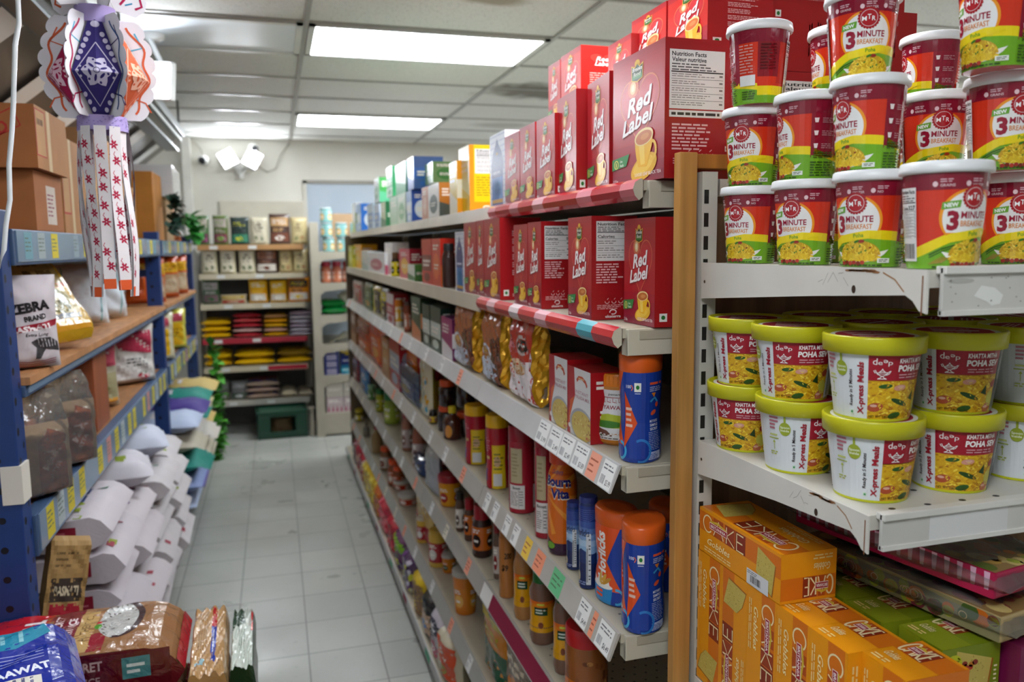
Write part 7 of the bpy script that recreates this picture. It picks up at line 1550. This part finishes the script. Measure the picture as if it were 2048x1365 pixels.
for k in range(5):
    ang = -pi/2+.5+k*2*pi/5; mb = MB(); er = (cos(ang), sin(ang)); fr = Art(); c = ('C85A34', 'A8124A', '3A78A8')[k % 3]
    fr.poly([(.02, .232), (.045, .235), (.08, .225), (.1, .24), (.105, .26), (.09, .285), (.07, .29), (.05, .275), (.045, .29), (.02, .29)], 'E2E0E6'); fr.up(); fr.path([(.05, .25), (.07, .275), (.09, .27), (.094, .25), (.08, .243)], .005, c); fr.path([(.06, .25), (.075, .255)], .003, '2A8AB0')
    for s in (1, -1): paint(mb, fr, lambda u, v, o: Vector((er[0]*u-er[1]*o*2*s, er[1]*u+er[0]*o*2*s, v)), 'paper', eps=.0003)
    mb.build('curled_crest', t)
mb = MB(); mb.tube([(0, 0, .29), (.0, 0, CEIL-LZ-.001)], .0015, 'D8D8D4'); mb.tube([(-.04, 0, .235), (0, 0, .33), (.04, 0, .235)], .001, 'D8D8D4'); mb.build('hanging_thread', t)
for k in range(11):
    ang = 2*pi*k/11+.2; L = .36+RND.uniform(-.02, .012); er, tn_ = (cos(ang), sin(ang)), (-sin(ang), cos(ang)); a = Art(); W = .024; rr_ = random.Random(k)
    a.rect(-W/2, 0, W, L, 'DCD6D8'); a.up(); a.rect(-W/2, 0, W, .022, 'D8592A')
    v = .05
    while v < L-.03:
        if rr_.random() < .78:
            cx = rr_.uniform(-.004, .004)
            for q in range(6): a.ell(cx+.005*cos(q*1.05), v+.0055*sin(q*1.05), .0045, .0022, 'A81A3E', 7, rot=q*1.05)
            a.path([(cx, v+.006), (cx-.006, v+.014), (cx-.003, v+.02)], .0014, 'B83A54'); a.path([(cx+.003, v-.005), (cx+.008, v-.012)], .0014, 'B83A54')
        v += rr_.uniform(.03, .042)
    a.clip(-W/2, W/2, 0, L); mb = MB(); tw = rr_.uniform(-.35, .35)
    for s in (1, -1):
        paint(mb, a, lambda u, v, o: Vector((er[0]*(.05+.006*sin((L-v)*16+k)+o*s)+tn_[0]*u*s+er[0]*u*tw*(1-v/L), er[1]*(.05+.006*sin((L-v)*16+k)+o*s)+tn_[1]*u*s, v-L-.02)), 'paper', dv=.02, eps=.0003)
    mb.build('streamer', t)
cab = [at(38, -60, y=1.9), at(36, 0, y=1.9), at(38, 45, y=1.9), at(30, 90, y=1.9), at(27, 200, y=1.9), at(24, 260, y=1.9), at(18, 330, y=1.9), at(20, 400, y=1.9), at(12, 450, y=1.9), at(8, 500, y=1.9), at(-4, 535, y=1.92), at(-30, 555, y=1.95)]
mb = MB(); mb.tube([(cab[0].x+.02, 1.9, CEIL-.002)]+cab, .0048, 'DDE2E4', 'plastic', 10); tag(mb.build('white_cable'), 'white electrical cable hanging down at the far left edge', 'cable')

# ------------------------------------------------------------------ rice bags in the foreground
def bigbag(w, h, d, base, side, art, seed, loc, rz, lab, name='rice_bag', sideart=None, tilt=(0, 0), mat='film', wr=.008):
    mb = bag_mb(w, h, d, base, side, art, mat, None, True, .1, .06, wr, seed, nu=24, nv=24); mb.v = [(vx, vz-h/2, d-vy) for vx, vy, vz in mb.v]
    if sideart: paint(mb, sideart, lambda u, v, o: Vector((-w/2-.002+.0*v-o, h/2-u, v)) if 0 else Vector((w/2+.002+o, u-h/2, v)), mat)
    o = mb.build(name); o.location = loc; o.rotation_euler = (tilt[0], tilt[1], rz); return tag(o, lab, 'bag', 'rice bags stacked in the foreground')
def royal(w, h):
    # v runs along the bag from its red printed end (far left) to the picture end (right)
    a = Art(); a.rect(0, 0, w, h, '8E6440'); a.up(); a.rect(0, 0, w, h*.525, 'B01822'); a.rect(0, h*.525, w, h*.105, '6E1224'); a.rect(w*.06, h*.63, w*.88, h*.06, 'B8955C'); a.up()
    a.txt('ROYAL', w*.52, h*.505, h*.062, 'E4DCDC', w=w*.74, rot=180, b=.05); a.lines(w*.45, h*.34, w*.35, h*.07, 4, 'D88A8A', .4, 3)
    a.txt("CHEF'S SECRET", w*.52, h*.572, h*.03, 'E0CCCC', w=w*.78, rot=180, b=.03); a.txt('BASMATI RICE', w*.56, h*.617, h*.026, 'E0CCCC', w=w*.62, rot=180, b=.03); a.txt('AUTHENTIC', w*.5, h*.672, h*.028, '6A4C24', w=w*.5, rot=180)
    a.rect(w*.62, h*.685, w*.34, h*.05, '8A1A2A'); a.up()
    a.ell(w*.36, h*.775, w*.4, h*.075, '3A2428', 24); a.up(); a.ell(w*.38, h*.762, w*.36, h*.066, 'B4B4B0', 24); a.up(); r = random.Random(1)
    for i in range(60): a.ell(w*.38+w*.3*r.uniform(-1, 1)*.8, h*.762+h*.055*r.uniform(-1, 1)*.8, .007, .0025, r.choice(('D0D0CC', 'C4C4C0', 'A4A4A0')), 6, rot=r.random()*3)
    a.up(); a.ell(w*.5, h*.70, .012, .009, '4A8A2A', 8); a.ell(w*.42, h*.70, .007, .006, 'B82A2A', 8)
    a.rect(0, h*.975, w, h*.025, 'A01A28'); return a
def royal_side(h, d):
    a = Art(); a.rect(.03, d*.36, h-.06, d*.56, '5E0E1C'); a.up(); a.txt("CHEF'S SECRET", h*.62, d*.7, d*.15, 'C8A8A8', w=h*.24, b=.03); a.txt('BASMATI RICE', h*.63, d*.48, d*.12, 'B89898', w=h*.2, b=.02); a.rect(h*.8, d*.5, h*.09, d*.34, '4A8A90'); a.up(); a.lines(h*.815, d*.56, h*.06, d*.2, 2, 'D8E4E4', .5); return a
BX = -.62
bigbag(.26, .66, .122, '8E6440', '6A1420', None, 201, (-.575, 2.03, .402), -pi/2+.05, 'red and brown rice bag hidden lowest in the foreground stack')
bigbag(.26, .66, .122, '8E6440', '6A1420', royal(.26, .66), 203, (-.575, 2.03, .527), -pi/2+.03, 'red and brown rice bag under the top one in the foreground stack', sideart=royal_side(.66, .122))
bigbag(.26, .66, .15, '9A6E48', '6A1420', royal(.26, .66), 202, (-.575, 2.03, .652), -pi/2+.03, 'red and brown basmati rice bag on top of the foreground stack', sideart=royal_side(.66, .15), wr=.009)
def daawat(w, h):
    a = Art(); a.rect(0, 0, w, h, '1B2C92'); a.up(); a.poly([(0, h*.5), (w*.3, h*.5), (w*.34, h*.76), (w*.16, h*.9), (0, h*.88)], '2A8AA8'); a.up(); a.lines(w*.03, h*.54, w*.24, h*.28, 4, '8AC4D0', .25, 3); a.ell(w*.42, h*.42, w*.05, h*.14, 'C8B89A', 14)
    for k in range(4): a.path([(w*(.46+.045*k), h*.3), (w*(.42+.045*k), h*.86)], w*.007, 'B8C0E8')
    a.txt('DAAWAT', w*.74, h*.76, h*.06, 'E8ECF8', w=h*.24, b=.04, rot=96); a.rect(w*.79, h*.68, w*.1, h*.16, 'D8D4C8'); a.up(); a.lines(w*.8, h*.7, w*.08, h*.12, 4, '5A5A7A', .4); return a
bigbag(.26, .40, .192, '1B2C92', '16247A', None, 211, (-.66, 1.64, .402), -pi/2+.25, 'blue rice bag hidden below the front blue bag'); bigbag(.26, .40, .192, '1B2C92', '16247A', None, 212, (-.66, 1.64, .596), -pi/2+.25, 'second blue rice bag below the front blue bag')
bigbag(.30, .46, .11, '1D30A0', '16247A', daawat(.30, .46), 213, (-.63, 1.655, .80), -pi/2+.3, 'bright blue rice bag with white lettering at the lower left corner', wr=.007)
bigbag(.24, .34, .13, 'A88A4A', '9A7A3A', None, 221, (-.25, 1.66, .402), -pi/2, 'gold rice bag hidden low at the front'); bigbag(.24, .34, .165, 'B09048', '9A7A3A', bag_art(.24, .34, 'window', 'B89A52', 'A8864A'), 222, (-.25, 1.70, .536), -pi/2+.1, 'shiny gold rice bag at the bottom edge of the picture', wr=.014)
def tanb(w, h):
    a = Art(); a.rect(0, 0, w, h, 'B08A5C'); a.up(); a.rect(w*.35, h*.55, w*.5, h*.14, '1E3A9A'); a.rect(w*.02, h*.55, w*.33, h*.14, 'B01E24'); a.up(); a.lines(w*.4, h*.58, w*.4, h*.06, 1, 'D8DCF0', .6); a.lines(w*.1, h*.2, w*.7, h*.25, 4, '8A6A4A', .4); a.ell(w*.85, h*.3, .016, .012, '8AB0B8', 10); return a
for k in range(3): bigbag(.36, .088, .112, 'AE8A5E', 'A07A4C', tanb(.36, .088) if k == 2 else None, 231+k, (-.196, 2.03, .402+.114*k), -pi/2+.04, ('tan rice bag hidden lowest beside the red stack', 'tan rice bag in the middle of the right hand pile', 'tan rice bag with blue and red patch, right of the red bag')[k], wr=.012)
def greenw(w, h):
    a = Art(); a.rect(0, 0, w, h, 'BCC4BA'); a.up(); a.rect(0, h*.9, w, h*.1, '1E3A22'); a.rect(w*.05, h*.82, w*.4, h*.08, 'B81E24'); a.poly([(0, 0), (w*.35, 0), (w*.3, h*.6), (0, h*.5)], '24402A'); a.up(); a.lines(w*.4, h*.3, w*.4, h*.3, 3, '8A948A', .4); return a
for k in range(3): bigbag(.32, .06, .10, 'BCC4BA', '1E3A22', greenw(.32, .06), 241+k, (-.12, 2.09, .402+.102*k), -pi/2+.02, ('green and white rice bag hidden lowest at the aisle side', 'green and white rice bag in the middle at the aisle side', 'pale green and white rice bag nearest the aisle, on top')[k], wr=.012)
def brown(w, h):
    a = Art(); a.rect(0, 0, w, h, '9A7A4A'); a.up(); a.rect(w*.1, h*.3, w*.8, h*.25, '3A2E26'); a.rect(w*.1, h*.12, w*.8, h*.16, '9A1A2A'); a.up(); a.txt('BASMATI', w*.5, h*.37, h*.1, 'C8B89A', w=w*.6, b=.04); a.lines(w*.15, h*.65, w*.6, h*.2, 3, '6A5230', .4); return a
putk(bag_mb(.10, .25, .06, '9A7A4A', '8A6A3E', brown(.10, .25), 'woven', None, True, .1, .06, .008, 251), 'rice_sack', 'sack', (-.60, 2.33, .675), (radians(-12), radians(14), radians(25)), 'small brown rice sack standing behind the red rice bag')
mb = MB(); mb.box(-.98, .0, 1.48, 2.14, 0, .12, '8A6A44', 'wood'); 
for i in range(6): mb.box(-.98+.165*i, -.98+.165*i+.12, 1.47, 2.15, .12, .14, 'A07E50', 'wood')
tag(mb.build('wooden_pallet'), 'wooden pallet on the floor under the foreground rice bags', 'pallet')
for k in range(2):
    for (x, y, w, h) in ((-.575, 2.03, .26, .66), (-.66, 1.64, .28, .40), (-.25, 1.66, .24, .34), (-.16, 2.03, .34, .15)):
        bigbag(w, h, .128, 'A08A6A', '8A7454', None, 260+k*7+int(x*-100)+int(y*9), (x, y, .1415+.129*k), -pi/2, f"{('lowest', 'second lowest')[k]} plain tan rice bag under the {('red', 'blue', 'gold', 'green and white')[(-.575, -.66, -.25, -.16).index(x)]} bags")
# ------------------------------------------------------------------ camera, world
cam = bpy.data.cameras.new('camera'); co = bpy.data.objects.new('camera', cam); C.objects.link(co)
cam.sensor_fit = 'HORIZONTAL'; cam.sensor_width = 36.0; cam.lens = F/2048*36.0; cam.clip_start = .05; cam.clip_end = 60
M = Matrix.Identity(4)
for i in range(3): M[i][0], M[i][1], M[i][2] = RT[i], UP[i], -FW[i]
M[0][3], M[1][3], M[2][3] = 0, 0, EYE; co.matrix_world = M
cam.dof.use_dof = True; cam.dof.focus_distance = 1.35; cam.dof.aperture_fstop = 4.0
sc = bpy.context.scene; sc.camera = co
w = bpy.data.worlds.new('World'); sc.world = w; w.use_nodes = True
w.node_tree.nodes['Background'].inputs[0].default_value = lin('8A9098'); w.node_tree.nodes['Background'].inputs[1].default_value = .3
def area(loc, sx, sy, power, rot=(0, 0, 0), col=(1, .98, .95)):
    l = bpy.data.lights.new('panel_lamp', 'AREA'); l.shape = 'RECTANGLE'; l.size, l.size_y = sx, sy; l.energy = power; l.color = col
    o = bpy.data.objects.new('panel_lamp', l); C.objects.link(o); o.location = loc; o.rotation_euler = rot; return o
try:
    sc.view_settings.view_transform = 'Standard'; sc.view_settings.look = 'None'; sc.view_settings.exposure = 1.0; sc.view_settings.gamma = 1.0
except Exception: pass
sc.cycles.use_denoising = True; sc.cycles.max_bounces = 8; sc.cycles.transparent_max_bounces = 12; sc.cycles.sample_clamp_indirect = 6.0; sc.cycles.caustics_reflective = False; sc.cycles.caustics_refractive = False
